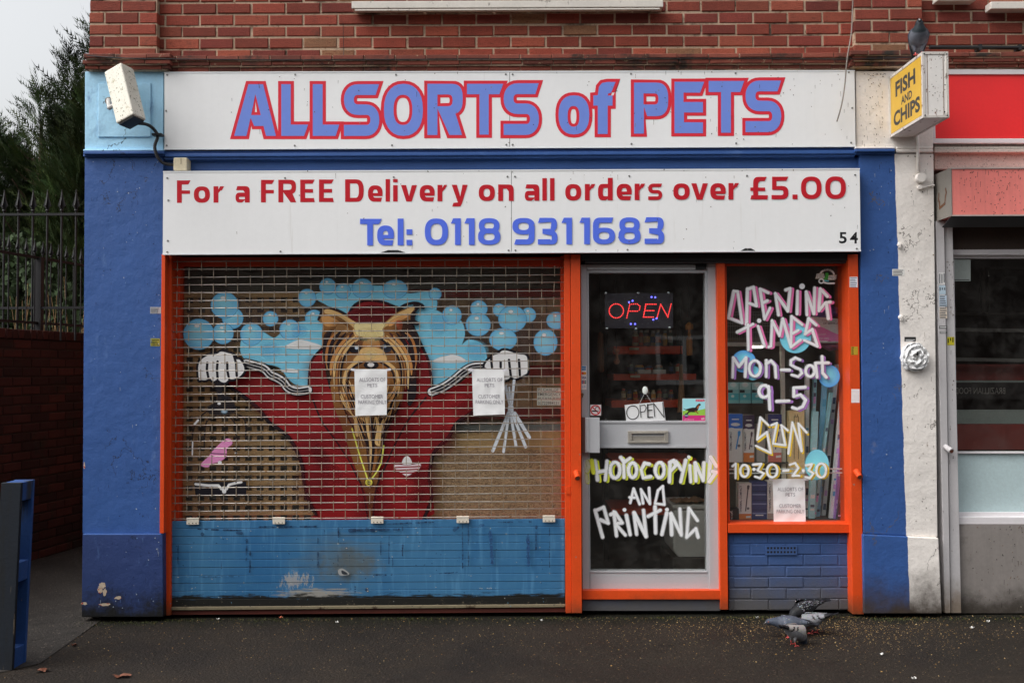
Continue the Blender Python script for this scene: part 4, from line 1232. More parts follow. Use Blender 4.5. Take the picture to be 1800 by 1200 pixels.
def ds(fn, s, lst, dark=True):
    for q in lst:
        cu, cv = fn([(q[0], q[1])])[0]
        ru = q[2] / s; rv = (q[3] if len(q) > 3 else q[2]) / s
        mp.disc(cu, cv, ru, rv, SKY0, (.17, .54, .86) if dark else SKY1, 2.2, -ru * .25, -rv * .35)
        mp.disc(cu - ru * .12, cv - rv * .58, ru * .16, rv * .11, B(225, 240, 250), B(190, 226, 244), 1.5, n=12)
# dusk of dark overspray round the rounds
HAZE = B(70, 58, 54)
for (u, v, ru, rv) in ((390, 560, 66, 44), (470, 560, 40, 30), (560, 560, 36, 30), (880, 570, 70, 50), (950, 590, 40, 40), (760, 545, 40, 26)):
    mp.disc(u, v, ru, rv, HAZE, HAZE, 14, a=0.30)
ds(z5, 3.529, [(455, 420, 62), (395, 515, 62, 62), (405, 340, 82, 78), (245, 520, 92, 92), (690, 424, 44, 43), (960, 420, 52, 48)])
mp.poly(z5([(505, 600), (520, 545), (580, 520), (640, 508), (710, 545), (760, 510), (800, 470), (880, 445), (960, 440), (1020, 450), (1010, 600), (930, 700), (935, 840), (850, 830), (800, 790), (740, 720), (640, 700), (560, 690), (515, 650)]), SKY1, 2)
ds(z5, 3.529, [(572, 520, 66), (810, 492, 60)])
for q in ((690, 620, 55, 40), (870, 500, 40, 30)):
    cu, cv = z5([q[:2]])[0]; mp.disc(cu, cv, q[2] / 3.5, q[3] / 3.5, SKYD, SKY1, 5, a=0.3)
mp.poly(z5b([(290, 260), (400, 210), (560, 160), (740, 140), (1000, 150), (1100, 160), (1370, 240), (1600, 220), (1710, 300), (1705, 440), (1640, 500), (1500, 470), (1200, 360), (1000, 330), (820, 340), (700, 440), (640, 470), (480, 400), (395, 350), (320, 310)]), SKY1, 1.6)
ds(z5b, 6.667, [(440, 155, 90), (200, 290, 98), (620, 210, 84), (850, 178, 118, 108), (1230, 190, 138, 105), (1700, 245, 66)])
mp.poly(z6([(300, 465), (340, 380), (370, 360), (440, 372), (500, 400), (600, 440), (622, 520), (605, 585), (650, 556), (720, 575), (750, 620), (755, 690), (690, 705), (620, 740), (560, 785), (470, 850), (425, 840), (412, 740), (360, 600), (330, 510)]), SKY1, 2)
ds(z6, 3.528, [(545, 402, 56), (712, 362, 49), (707, 460, 74, 68), (838, 370, 36), (1020, 400, 42), (920, 425, 84, 78), (862, 552, 82, 66), (1190, 435, 56, 50), (1125, 570, 70, 78)])
for q in ((465, 460, 50, 50), (700, 620, 60, 50)):
    cu, cv = z6([q[:2]])[0]; mp.disc(cu, cv, q[2] / 3.5, q[3] / 3.5, SKYD, SKY1, 5, a=0.3)
CLD = B(226, 232, 240)
for fn, L in ((z6, [(435, 692), (460, 668), (510, 655), (550, 648), (600, 662), (622, 692)]), (z5, [(790, 605), (830, 570), (880, 556), (940, 570), (1000, 590), (1005, 610)]), (z5, [(760, 750), (800, 735), (850, 740), (860, 756)])):
    mp.poly(fn(L), CLD, 1.2)

# red tracksuit
red = [(397, 673), (418, 667), (436, 651), (462, 651), (475, 661), (490, 670), (502, 681), (515, 689), (543, 688), (543, 668), (546, 640), (553, 626), (566, 612), (590, 580), (612, 549), (622, 536), (636, 530), (651, 528.5), (675, 532), (693, 540), (700, 549),
       (725, 571), (737, 597), (745, 615), (753, 634), (758, 663), (762, 694), (782, 688), (793, 680), (812, 671), (829, 657), (858, 648), (862, 660), (838, 716), (823, 728), (803, 742), (788, 768), (767, 788), (759, 806), (755, 839), (759, 873), (746, 912),
       (560, 912), (555, 902), (544, 879), (535, 845), (532, 817), (521, 788), (507, 766), (487, 750), (472, 739), (458, 720), (439, 703), (421, 690)]
out = [(p.x, p.y) for p in catmull([(q[0], q[1], 0) for q in red], True, 3)]
mp.poly(out, MRED, 0.5, smooth=False)
mp.line([(543, 690), (543, 668), (546, 640), (553, 626), (566, 612)], 1.2, MDK, 1.2, True)
mp.line([(616, 546), (624, 536), (636, 529.5), (651, 528), (675, 531.5), (693, 539.5), (702, 550)], 1.3, MDK, 1.6, True)
mp.line([(725, 571), (737, 597), (745, 615), (753, 634), (758, 663), (762, 690)], 1.5, MDK, 1.2, True)
mp.line([(397, 674), (421, 691), (439, 704), (458, 721), (472, 740), (487, 751), (507, 767), (521, 789), (532, 818), (535, 846), (544, 880), (556, 903)], 1.6, MDK, 2.6, True)
mp.line([(838, 718), (823, 729), (803, 743), (788, 769), (767, 789), (759, 807), (755, 839), (759, 873), (746, 910)], 1.8, MDK, 2.2, True)
# shaded folds painted in dark red
mp.hair(dg([(560, 330), (640, 260), (850, 225), (1050, 240), (1160, 270)]), 3.5, MRED2, 2)
mp.poly(dg([(590, 330), (700, 300), (1000, 310), (1140, 330), (1060, 410), (640, 420)]), MRED2, 3, a=.8)
mp.hair(d2([(50, 600), (180, 760), (300, 900)]), 14, MRED2, 8, a=.6)
mp.hair(d2([(700, 900), (800, 980), (900, 940)]), 14, MRED2, 8, a=.6)
# dark inside of the hood, right side
mp.poly(dg([(1190, 395), (1380, 395), (1400, 350), (1430, 400), (1475, 425), (1465, 462), (1390, 455), (1440, 560), (1480, 650), (1500, 720), (1450, 720), (1440, 900), (1440, 1200), (1430, 1400), (1330, 1500), (1330, 900), (1270, 700), (1200, 520)]), MDK, 0.8)
mp.hair(dg([(1270, 560), (1330, 660), (1400, 780)]), 5, MRED, 1.5)
mp.hair(dg([(1380, 760), (1400, 900), (1400, 1150)]), 5, B(70, 30, 26), 1.5)
mp.poly(dg([(250, 1000), (235, 800), (330, 700), (300, 1050), (310, 1300), (260, 1100)]), MDK, 1.0)

# head
face = dg([(150, 395), (200, 300), (215, 255), (280, 246), (380, 268), (470, 305), (530, 340), (620, 410), (700, 432), (860, 436), (1010, 430), (1060, 400), (1150, 320), (1250, 268), (1400, 212), (1425, 250), (1375, 320), (1365, 385), (1250, 420), (1210, 520), (1280, 700), (1330, 850), (1340, 1000)]) + \
    d2([(770, 60), (755, 160), (730, 250), (690, 340), (650, 430), (612, 520), (580, 700), (545, 900), (520, 1010), (506, 1160), (490, 1160), (472, 1010), (445, 920), (385, 770), (340, 640), (295, 500), (262, 400), (220, 300), (195, 180), (182, 60)]) + \
    dg([(300, 1000), (225, 800), (205, 640), (212, 500), (215, 440)])
mp.poly(face, BRN, 0.5, n=3)
mp.hair(dg([(205, 250), (290, 235), (400, 262), (480, 300), (540, 330)]), 3.2, MDK, 1.2)
mp.hair(dg([(150, 400), (180, 330), (205, 250)]), 3, MDK, 1.2)
mp.hair(dg([(1180, 270), (1290, 200), (1420, 170), (1520, 200), (1550, 245)]), 4.0, MDK, 1.2)
mp.poly(dg([(1400, 190), (1480, 180), (1545, 245), (1490, 240), (1440, 280), (1420, 330), (1425, 410), (1370, 390), (1375, 310), (1430, 250)]), MDK, 0.5)
mp.poly(dg([(240, 262), (300, 258), (400, 290), (500, 340), (620, 412), (700, 434), (1010, 432), (1080, 396), (1180, 320), (1290, 266), (1395, 222), (1412, 250), (1340, 330), (1200, 400), (1100, 450), (1010, 500), (1000, 560), (1010, 632), (690, 632), (620, 560), (600, 500), (500, 400), (380, 330), (250, 310)]), TAN, 0.7, n=3)
mp.poly(dg([(650, 440), (850, 450), (1020, 440), (990, 520), (1000, 600), (700, 600), (640, 520)]), B(214, 180, 130), 2, n=3)
mp.poly(dg([(220, 330), (330, 350), (450, 430), (560, 500), (480, 500), (380, 480), (250, 470), (200, 390)]), B(176, 128, 76), 1.2, n=3)
mp.hair(dg([(300, 330), (430, 380), (540, 460), (620, 510)]), 4, BRN, 1.2)
mp.poly(dg([(400, 470), (480, 450), (560, 530), (480, 580), (390, 590)]), B(196, 150, 96), 1.5, n=3)
mp.hair(dg([(1080, 470), (1180, 400), (1330, 340)]), 6, B(190, 138, 84), 1.6)
mp.poly(dg([(1180, 420), (1250, 415), (1250, 500), (1215, 540)]), B(170, 80, 52), 1.5, n=3)
for s_ in (1, -1):
    X = lambda L: dg([((p[0] if s_ > 0 else 1700 - p[0]), p[1]) for p in L])
    mp.poly(X([(225, 640), (260, 560), (330, 530), (300, 640), (285, 800), (300, 1000), (320, 1200), (270, 1100), (240, 900)]), B(52, 30, 24), 1.2, n=3, a=.85)
# eye band
mp.poly(dg([(600, 690), (700, 640), (1000, 640), (1080, 720), (1100, 830), (1020, 850), (690, 850), (580, 800)]), BRN2, 1.5, n=3)
mp.poly(dg([(780, 660), (930, 660), (960, 740), (900, 790), (780, 790), (740, 730)]), B(150, 100, 50), 2, n=3)
mp.disc(*dg([(632, 772)])[0], 11, 6.5, MBK, MBK, 1.2)
mp.disc(*dg([(1048, 762)])[0], 8.5, 7.5, MBK, B(40, 44, 54), 1.2)
mp.disc(*dg([(658, 757)])[0], 2.9, 2.9, B(235, 240, 248), B(150, 170, 190), .8, n=14)
mp.disc(*dg([(1030, 742)])[0], 3.2, 2.6, B(150, 166, 186), B(70, 80, 96), .8, n=14)
mp.hair(dg([(575, 730), (630, 670), (710, 640), (800, 662)]), 5.0, MBK, .7)
mp.hair(dg([(895, 662), (950, 640), (1010, 660), (1070, 735)]), 4.4, MBK, .7)
# muzzle
mp.poly(dg([(740, 770), (870, 758), (990, 790), (1030, 850), (1050, 920), (1000, 960), (840, 940), (680, 960), (620, 930), (680, 850)]), TAN, 2.2, n=3)
mp.poly(dg([(610, 960), (830, 935), (1030, 950), (1090, 1050), (1060, 1300), (620, 1300), (560, 1080)]), B(128, 84, 44), 1.5, n=3)
for u, v, ru, rv, c, a in ((600, 580, 18, 30, B(70, 42, 24), .5), (708, 580, 16, 30, B(70, 42, 24), .5), (585, 640, 14, 40, B(60, 36, 24), .5), (716, 640, 14, 40, B(60, 36, 24), .5), (653, 622, 20, 10, B(214, 182, 130), .5), (653, 590, 24, 16, B(216, 184, 134), .4), (640, 660, 40, 26, B(84, 52, 28), .5)):
    mp.disc(u, v, ru * .35, rv * .35, c, c, (ru + rv) * .33, a=a)
# long strands both sides
def both(L, w, c, f=.4, w1=None):
    mp.hair(dg(L), w, c, f, w1)
    mp.hair(dg([(1700 - p[0], p[1]) for p in L]), w, c, f, w1)
both([(520, 560), (400, 720), (345, 860), (320, 1000)], 4.5, MDK)
both([(405, 560), (315, 700), (275, 860), (272, 1050)], 3, TAN)
both([(340, 525), (262, 640), (235, 800), (255, 1010)], 6, MDK)
both([(450, 545), (340, 680), (292, 850), (285, 1030)], 6.5, MDK)
both([(610, 560), (450, 740), (375, 900), (345, 1080)], 6, B(58, 24, 26))
both([(380, 560), (300, 680), (262, 850), (262, 1000)], 4, B(150, 96, 50))
both([(560, 600), (420, 760), (335, 950), (320, 1120)], 5, B(168, 116, 64))
both([(650, 600), (500, 730), (395, 900), (365, 1050), (365, 1300)], 4.2, TAN)
both([(680, 610), (540, 740), (440, 910), (405, 1080), (400, 1300)], 3.0, B(150, 100, 54))
both([(690, 640), (560, 740), (470, 900), (432, 1080), (430, 1280)], 5.0, TAN)
both([(640, 680), (560, 790), (490, 900), (452, 1080), (455, 1260)], 3.4, MDK)
both([(700, 930), (600, 985), (520, 1080), (490, 1250), (500, 1400)], 5, TAN)
both([(740, 950), (640, 1000), (565, 1090), (540, 1250)], 2.8, MDK)
both([(470, 870), (430, 1000), (420, 1200), (450, 1500)], 3, B(86, 52, 30))
# nose
mp.disc(*dg([(850, 985)])[0], 12.5, 6.5, MBK, MBK, 1.0)
mp.disc(*dg([(846, 982)])[0], 5.6, 3.4, B(238, 238, 240), B(190, 186, 186), .8)
# beard: strands running together into the point of the collar
r2 = random.Random(11)
mp.poly(d2([(330, 300), (560, 330), (690, 250), (640, 440), (600, 560), (520, 640), (430, 560), (360, 430)]), B(92, 58, 34), 2, n=3)
for k in range(95):
    x0 = r2.uniform(255, 735); y0 = r2.uniform(120, 330) + abs(x0 - 495) * -.25
    ln = r2.uniform(160, 330)
    x1 = 498 + (x0 - 498) * r2.uniform(.25, .5)
    c = r2.choice([TAN, TAN, MDK, MDK, B(176, 128, 78), B(40, 22, 24), B(150, 100, 54)])
    mp.hair(d2([(x0, y0), (x0 + (x1 - x0) * .35 + r2.uniform(-8, 8), y0 + ln * .45), (x1, y0 + ln)]), r2.uniform(1.4, 3.4), c, .4, .8)
for L, c, w in (([(395, 370), (430, 470), (470, 560), (495, 640)], MDK, 3), ([(470, 360), (480, 480), (500, 580), (498, 760)], TAN, 4), ([(540, 360), (560, 450), (545, 560), (575, 590)], TAN, 5), ([(500, 360), (520, 500), (520, 640), (505, 800)], MDK, 3.4),
                ([(600, 380), (575, 480), (570, 590)], TAN, 4), ([(640, 360), (610, 470), (590, 620), (545, 760)], MDK, 3), ([(380, 380), (390, 480), (400, 520)], TAN, 5), ([(545, 600), (535, 720), (510, 820)], B(126, 80, 40), 4), ([(470, 600), (485, 720), (495, 860)], B(60, 36, 30), 3)):
    mp.hair(d2(L), w, c, .4)
# seams of the jacket
mp.line(d2([(52, 230), (120, 395), (230, 550), (330, 700), (390, 820), (430, 900), (465, 1060), (480, 1160)]), 1.0, MDK, .8, True)
mp.line(d2([(930, 215), (860, 300), (790, 395), (690, 580), (620, 740), (565, 860), (535, 970), (520, 1160)]), 1.2, MDK, .8, True)
# chain and pendant
YL = B(226, 204, 84)
mp.line(d2([(357, 455), (410, 640), (475, 838)]), 1.1, YL, .3)
mp.line(d2([(604, 588), (585, 720), (550, 790), (512, 842)]), 1.1, YL, .3)
mp.disc(*d2([(488, 872)])[0], 7.6, 7.6, MBK, MBK, .3); mp.disc(*d2([(488, 872)])[0], 6.4, 6.4, YL, B(206, 180, 66), .2)
mp.text('b', *d2([(478, 852)])[0], *d2([(500, 890)])[0], MBK, .03)
# soft shading sprayed over the coat and head
def soft(u, v, ru, rv, col, a): mp.disc(u, v, ru * .35, rv * .35, col, col, (ru + rv) * .33, a=a)
for u, v, ru, rv, a in ((560, 850, 40, 60, .5), (545, 780, 36, 40, .45), (470, 705, 40, 26, .4), (745, 850, 30, 60, .5), (775, 770, 34, 36, .5), (820, 715, 36, 24, .45), (600, 760, 26, 80, .35), (710, 770, 24, 80, .35), (552, 650, 14, 40, .5), (748, 650, 16, 40, .5), (660, 545, 50, 12, .4), (640, 880, 20, 50, .5), (668, 880, 20, 50, .4)):
    soft(u, v, ru, rv, MRED2, a)
for u, v, ru, rv, a in ((500, 720, 40, 20, .3), (600, 830, 20, 50, .3), (715, 860, 22, 40, .3), (800, 700, 30, 14, .3)):
    soft(u, v, ru, rv, B(156, 34, 38), a)
# emblem on the chest
mp.poly(d2([(752, 728), (758, 690), (785, 668), (810, 690), (818, 728)]), B(222, 196, 200), 1.0)
mp.poly(d2([(692, 738), (790, 742), (884, 730), (876, 765), (835, 790), (785, 820), (740, 795), (700, 768)]), B(214, 180, 184), 1.4)
for a, b in (((692, 757), (885, 748)), ((705, 778), (872, 770)), ((740, 799), (850, 797))):
    mp.line([d2([a])[0], d2([b])[0]], .9, MRED, .4)
# sleeve piping
for fn, L, w in ((z3c, [(835, 255), (950, 285), (1050, 320), (1120, 390), (1190, 420), (1270, 470), (1330, 545), (1430, 580), (1560, 565)], 44), (z4c, [(0, 528), (120, 480), (240, 400), (330, 325), (430, 270), (560, 262)], 44)):
    P_ = [(p.x, p.y) for p in catmull([(q[0], q[1], 0) for q in fn(L)], False, 4)]
    def shift(d):
        o_ = []
        for i, p in enumerate(P_):
            q0, q1 = P_[max(i - 1, 0)], P_[min(i + 1, len(P_) - 1)]
            t = Vector((q1[0] - q0[0], q1[1] - q0[1])).normalized()
            o_.append((p[0] - t.y * d, p[1] + t.x * d))
        return o_
    mp.line(shift(0), 8.4, MBK, .8)
    mp.line(shift(0), 6.7, MW, .3)
    for d_ in (-2.4, 2.4): mp.line(shift(d_), 1.5, MBK, .3)
# gloved fists
for fn, s, outl, cuts in ((z3c, 6.668, [(305, 440), (296, 300), (326, 220), (420, 160), (510, 148), (560, 122), (640, 138), (700, 160), (730, 210), (775, 215), (822, 290), (824, 350), (770, 412), (700, 440), (650, 440), (610, 478), (560, 470), (520, 440), (470, 462), (430, 430), (380, 448), (330, 446)],
                           [[(400, 250), (395, 330), (412, 420)], [(520, 235), (512, 330), (520, 430)], [(632, 250), (632, 340), (652, 430)], [(705, 150), (735, 260), (742, 400)]]),
                          (z4c, 6.0, [(556, 270), (590, 200), (636, 180), (642, 150), (700, 132), (735, 102), (790, 100), (900, 136), (975, 146), (1000, 190), (1000, 320), (960, 352), (880, 388), (830, 372), (790, 400), (750, 390), (745, 290), (640, 290)],
                           [[(622, 180), (632, 275)], [(722, 215), (722, 272)], [(808, 195), (820, 300), (828, 365)], [(912, 195), (918, 280), (922, 355)]])):
    L = [(p.x, p.y) for p in catmull([(q[0], q[1], 0) for q in fn(outl)], True, 3)]
    mp.line(L + [L[0]], 3.4, MBK, 1.2)
    mp.poly(L, MW, .3, smooth=False)
    for c in cuts: mp.line(fn(c), 1.9, MBK, .4)
# leads hanging from the fists
mp.poly(z3c([(500, 490), (570, 500), (570, 600), (650, 640), (720, 740), (700, 830), (560, 850), (430, 830), (420, 770), (510, 700), (530, 620)]), MBK, 3.5, a=.9)
mp.disc(*z3c([(600, 815)])[0], 5, 2.6, B(150, 170, 186), B(90, 110, 124), 2); mp.disc(*z3c([(542, 722)])[0], 2.4, 1.6, MW, MW, 1)
for L in ([(430, 790), (330, 870), (250, 1000), (225, 1180)], [(520, 850), (400, 930), (375, 1100), (370, 1250)], [(680, 820), (800, 870), (850, 960), (850, 1140)], [(640, 850), (730, 960), (742, 1130)]):
    mp.line(z3c(L), 1.0, B(36, 26, 24), .6, True)
mp.line(z3c([(300, 915), (262, 960)]), 1.4, MW, 1)
PINK = B(214, 124, 168)
mp.poly(z7([(282, 192), (330, 140), (362, 100), (405, 58), (440, 32), (470, 42), (472, 66), (442, 90), (436, 142), (395, 172), (345, 186), (325, 206)]), PINK, .6)
mp.line(z7([(345, 122), (440, 126)]), .6, MBK, .2)
mp.disc(*z7([(398, 178)])[0], 3, 2.6, MW, MW, .8); mp.disc(*z7([(497, 119)])[0], 1.8, 1.6, MW, MW, .5)
mp.poly(z7([(242, 300), (560, 296), (560, 372), (250, 378)]), MBK, 1.5, smooth=False)
mp.line(z7([(250, 310), (330, 318), (390, 318), (408, 340)]), 1.9, MW, .5); mp.line(z7([(440, 340), (455, 314), (500, 302), (530, 298)]), 1.9, MW, .5); mp.line(z7([(425, 335), (425, 355)]), 3.4, MW, .5)
mp.line(z7([(232, 50), (230, 130)]), 1.0, MW, .5); mp.line(z7([(500, 10), (498, 110), (498, 300)]), .8, B(36, 26, 24), .4)
for a, b, w in (((770, 465), (826, 690), 2.4), ((862, 410), (832, 690), 2.0), ((826, 690), (826, 750), 4.6), ((808, 740), (640, 1140), 2.4), ((806, 770), (752, 1150), 1.9), ((826, 760), (882, 1090), 2.0), ((846, 760), (982, 1100), 2.2), ((868, 750), (1020, 1000), 2.6), ((812, 480), (824, 640), 1.2)):
    p, q = z4c([a])[0], z4c([b])[0]
    mp.line([p, q], w, GREY, .9)
mp.build('mural', PAINTED, WINF)
# dust and cobweb on the lower right of the glass: a smear
# ------------------------------------------------------------------ sprayed lettering on the side window
zA, zB, zC = tr(1270, 480, 6.0), tr(1270, 660, 4.4444), tr(1015, 780, 6.665)
KM = 0.72
SW = (.90, .91, .92)
SPINK, SPUR, SYEL, SLIME, SBLU = B(206, 104, 156), B(148, 104, 170), B(226, 178, 48), B(202, 222, 60), B(116, 194, 226)
wp = Paint(0.0585)
def ell(cx, cy, rx, ry, n=20, a0=0, a1=360): return [(cx + rx * cos(radians(a0 + (a1 - a0) * k / n)), cy + ry * sin(radians(a0 + (a1 - a0) * k / n))) for k in range(n + 1)]
for fn, s, cu, cv, ru, rv, hi in ((zA, 6, 770, 678, 160, 160, 0), (zA, 6, 225, 930, 122, 112, 1), (zA, 6, 322, 1052, 72, 72, 0), (zA, 6, 1125, 1085, 108, 112, 1), (zB, 4.444, 738, 695, 90, 116, 0)):
    u, v = fn([(cu, cv)])[0]
    wp.disc(u, v, ru / s, rv / s, SBLU, B(82, 150, 208) if hi else B(112, 188, 222), 1.6, -ru / s * .2, -rv / s * .3)
def sprayed(P_, fn, strokes, r, sh, off, f=1.3, rs_=None):
    """Each stroke first in its shadow colour, then in white."""
    rj = random.Random(len(strokes) * 7)
    P_.caps([q for L in strokes for q in P_.segs([(p[0] + off[0], p[1] + off[1]) for p in fn(L)], r * 1.05, False, .12, rj)], sh, .9)
    P_.caps([q for L in strokes for q in P_.segs(fn(L), r * .88, False, .14, rj)], SW, f * 2.0)
OPENING = [[(118, 192), (62, 472), (205, 525), (158, 195), (118, 192)], [(262, 165), (252, 548)], [(262, 172), (325, 148), (358, 345), (278, 318)], [(395, 170), (442, 485), (500, 368)], [(395, 168), (482, 208)], [(425, 312), (472, 292)],
           [(555, 215), (590, 440)], [(555, 215), (688, 398), (712, 165)], [(665, 178), (712, 162)], [(790, 190), (785, 428)], [(882, 198), (888, 440)], [(882, 198), (962, 428), (970, 155)], [(1105, 246), (1028, 168), (1015, 395), (1080, 315), (1135, 305)], [(1092, 312), (1115, 480)]]
TIMES = [[(152, 622), (320, 538)], [(265, 545), (270, 808)], [(372, 560), (438, 768)], [(520, 500), (508, 770), (485, 778)], [(520, 505), (598, 660), (632, 482), (718, 778)], [(838, 545), (725, 458), (718, 780), (818, 706)], [(735, 636), (795, 605)], [(985, 548), (905, 478), (868, 642), (942, 592), (998, 770), (858, 708)]]
sprayed(wp, zA, OPENING, 2.25, SPINK, (4.6, 1.0), .9); sprayed(wp, zA, TIMES, 2.15, SPINK, (4.4, 1.6), .9)
for x, y, r in ((835, 140, 4.2), (383, 502, 3.2)): wp.disc(*zA([(x, y)])[0], r, r, SW, SW, 1.4)
MS = [[(108, 890), (100, 1098)], [(108, 892), (168, 985), (242, 892), (234, 1090)], ell(335, 1005, 60, 82), [(455, 920), (455, 1090)], [(455, 955), (505, 925), (548, 975), (556, 1098)], [(612, 1020), (700, 1022)],
      [(812, 915), (760, 895), (715, 920), (712, 965), (760, 995), (812, 1015), (828, 1055), (790, 1092), (722, 1072)], ell(915, 1032, 46, 58), [(972, 962), (988, 1096)], [(1040, 880), (1046, 1050), (1085, 1098)], [(970, 948), (1108, 946)]]
sprayed(wp, zA, MS, 2.15, SPUR, (4.2, 1.6), .9)
N5 = [ell(318, 122, 40, 46), [(352, 85), (362, 262)], [(415, 200), (512, 196)], [(638, 90), (548, 95), (548, 160)], [(548, 162), (600, 148), (640, 190), (618, 240), (575, 260), (538, 248)]]
sprayed(wp, zB, N5, 2.3, SPUR, (5.0, 1.6), .9)
SUN_ = [[(350, 385), (287, 325), (262, 495), (338, 438), (368, 600), (252, 545)], [(372, 385), (415, 368), (385, 528), (480, 540), (450, 385), (500, 425)], [(505, 605), (535, 362), (608, 585), (582, 372), (648, 442)]]
sprayed(wp, zB, SUN_, 1.6, SYEL, (2.6, 3.4), .7)
TEN = [[(68, 702), (92, 682), (92, 795)], ell(160, 738, 32, 46), [(228, 690), (290, 684), (262, 735), (310, 758), (280, 795), (242, 782)], ell(375, 738, 40, 50), [(460, 738), (500, 735)], [(512, 690), (552, 678), (578, 715), (535, 775), (585, 776)], [(636, 695), (682, 686), (658, 735), (695, 758), (665, 795), (632, 786)], ell(755, 735, 38, 54)]
sprayed(wp, zB, TEN, 1.75, SYEL, (4.2, 1.4), .7)
for x, y in ((232, 725), (615, 735)): wp.disc(*zB([(x, y)])[0], 2.4, 2.4, SW, SW, 1.0)
wp.build('sprayed_lettering', PAINTED, WINS)
# ------------------------------------------------------------------ sprayed lettering on the door
def door_text(P_):
    PH = [[(205, 195), (235, 420)], [(345, 200), (325, 420)], [(225, 330), (330, 310)], ell(440, 305, 58, 92), [(540, 190), (545, 390)], [(505, 155), (545, 215), (615, 165)], ell(645, 305, 48, 85), [(840, 235), (785, 225), (745, 300), (770, 395), (855, 380)], ell(962, 305, 52, 88),
          [(1082, 220), (1075, 440)], [(1080, 215), (1125, 195), (1150, 250), (1090, 315)], [(1150, 205), (1215, 300)], [(1265, 190), (1208, 440)], [(1312, 250), (1325, 440)], [(1375, 220), (1385, 430)], [(1375, 222), (1470, 425), (1478, 220)]]
    sprayed(P_, zC, PH, 2.6, SLIME, (4.2, 2.2), 1.0)
    P_.disc(*zC([(1315, 165)])[0], 3.6, 3.6, SLIME, SLIME, 1); P_.disc(*zC([(1300, 150)])[0], 2.6, 2.6, SW, SW, 1)
    AN = [[(615, 685), (655, 520), (725, 700)], [(608, 620), (668, 625)], [(765, 690), (740, 525), (845, 695), (835, 510)], [(995, 490), (940, 540), (905, 692), (1015, 705), (995, 490)]]
    rj = random.Random(5)
    P_.caps([q for L in AN for q in P_.segs(zC(L), 1.45, False, .14, rj)], SW, 1.8)
    PR = [[(205, 770), (292, 1085)], [(210, 775), (305, 735), (358, 920), (265, 882)], [(425, 790), (455, 1070)], [(388, 820), (438, 795), (520, 918), (440, 925), (558, 1060)], [(570, 830), (615, 1055)], [(690, 1052), (660, 800), (800, 1075), (770, 770)], [(905, 730), (912, 1035)], [(825, 840), (965, 770)],
          [(1042, 800), (985, 1052)], [(1100, 1055), (1090, 810), (1212, 1060), (1195, 755)], [(1400, 890), (1300, 745), (1275, 1085), (1382, 985), (1408, 1085)]]
    P_.caps([q for L in PR for q in P_.segs(zC(L), 2.05, False, .14, rj)], SW, 2.3)
    for x, y in ((547, 765), (1043, 762)): P_.disc(*zC([(x, y)])[0], 2.8, 2.8, SW, SW, 1.2)
dp = Paint(0.0430)
door_text(dp)
dp.line(zC([(165, 190), (185, 330)]), 2.6, SLIME, 2, a=.9)
dp.build('sprayed_lettering', PAINTED, DOOR)
dp = Paint(0.0272)
for L in ([(112, 200), (98, 300), (110, 440)], [(112, 200), (135, 260), (110, 320)]):
    dp.line([(p[0] + 1.6, p[1] + 1.0) for p in zC(L)], 2.8, SLIME, 2.5, a=.45)
    dp.line(zC(L), 2.2, SW, 2.5, a=.35)
dp.build('sprayed_letter', PAINTED, DOOR)
dp = Paint(0.0272)
GG = [[(1560, 150), (1538, 440)], [(1560, 150), (1628, 262)], [(1545, 440), (1625, 330), (1580, 320)]]
for L in GG: dp.line([(p[0] + 2.6, p[1] + 1.6) for p in zC(L)], 2.8, SLIME, 1.2, a=.8)
for L in GG: dp.line(zC(L), 2.9, SW, 1.2, a=.92)
dp.build('sprayed_letter', PAINTED, DOOR)

# ------------------------------------------------------------------ behind the large window
WOODB = paint('brown_lattice_wood', (.50, .28, .12), 0.7, 0.15, 4, 0.1, 60, 0.3, 60, spots=[(A(88, 58, 36), 6, .6, .15, (1, 6, 1))])
def at(u, v, y): return W(u, v, y)
LT = thing('lattice_panel', 'brown wooden lattice panel behind the left of the painted window', 'lattice', W(440, 915, 0.17))
mb = MB()
x0, x1, z0, z1 = W(296, 700, .14).x, W(640, 700, .14).x, W(440, 922, .14).z, W(440, 522, .14).z
px_, pz_ = 20.7 * 6.24 / 1700, 17.3 * 6.24 / 1700
k = 0; x = x0 + 0.006
while x < x1: mb.box(x, x + px_ * .42, .140, .152, z0, z1); x += px_
mb.build('upright', WOODB, LT)
mb = MB(); z = z0
while z < z1: mb.box(x0, x1, .126, .1395, z, z + pz_ * .46); z += pz_
mb.build('crossbar', WOODB, LT)
# top boards greyed to paint in reflected haze, and planks on the right
PLANK = paint('display_plank', (.46, .28, .15), 0.75, 0.2, 3, 0.12, 50, 0.4, 50, spots=[(A(70, 46, 32), 5, .58, .15, (6, 1, .6))])
DB = thing('display_back', 'plank back of the painted window with a dull red strip', 'display back', W(860, 915, 0.24))
mb = MB()
u = 640
for k in range(13):
    w = 24 + 6 * rs.random()
    mb.prism([(u, 520), (u + w - 1.2, 520), (u + w - 1.2, 930), (u, 930)], 0.24 + .006 * rs.random(), 0.27)
    u += w
mb.build('plank', PLANK, DB)
mb = MB()
mb.rect(700, 508, 1000, 522, 0.225, 0.238); mb.rect(760, 642, 1000, 660, 0.225, 0.238); mb.rect(760, 716, 1000, 736, 0.225, 0.238)
mb.build('red_strip', paint('dull_red_wood', A(108, 34, 28, .55), 0.7, .15), DB)
mb = MB(); mb.rect(296, 455, 640, 520, 0.26, 0.28); mb.rect(640, 455, 1010, 507.5, 0.26, 0.28)
mb.build('upper_haze_board', paint('haze_grey_board', A(92, 86, 78, .5), 0.8, .2, spots=[(A(50, 46, 42), 5, .5, .2, (1, 1, 5))]), DB)
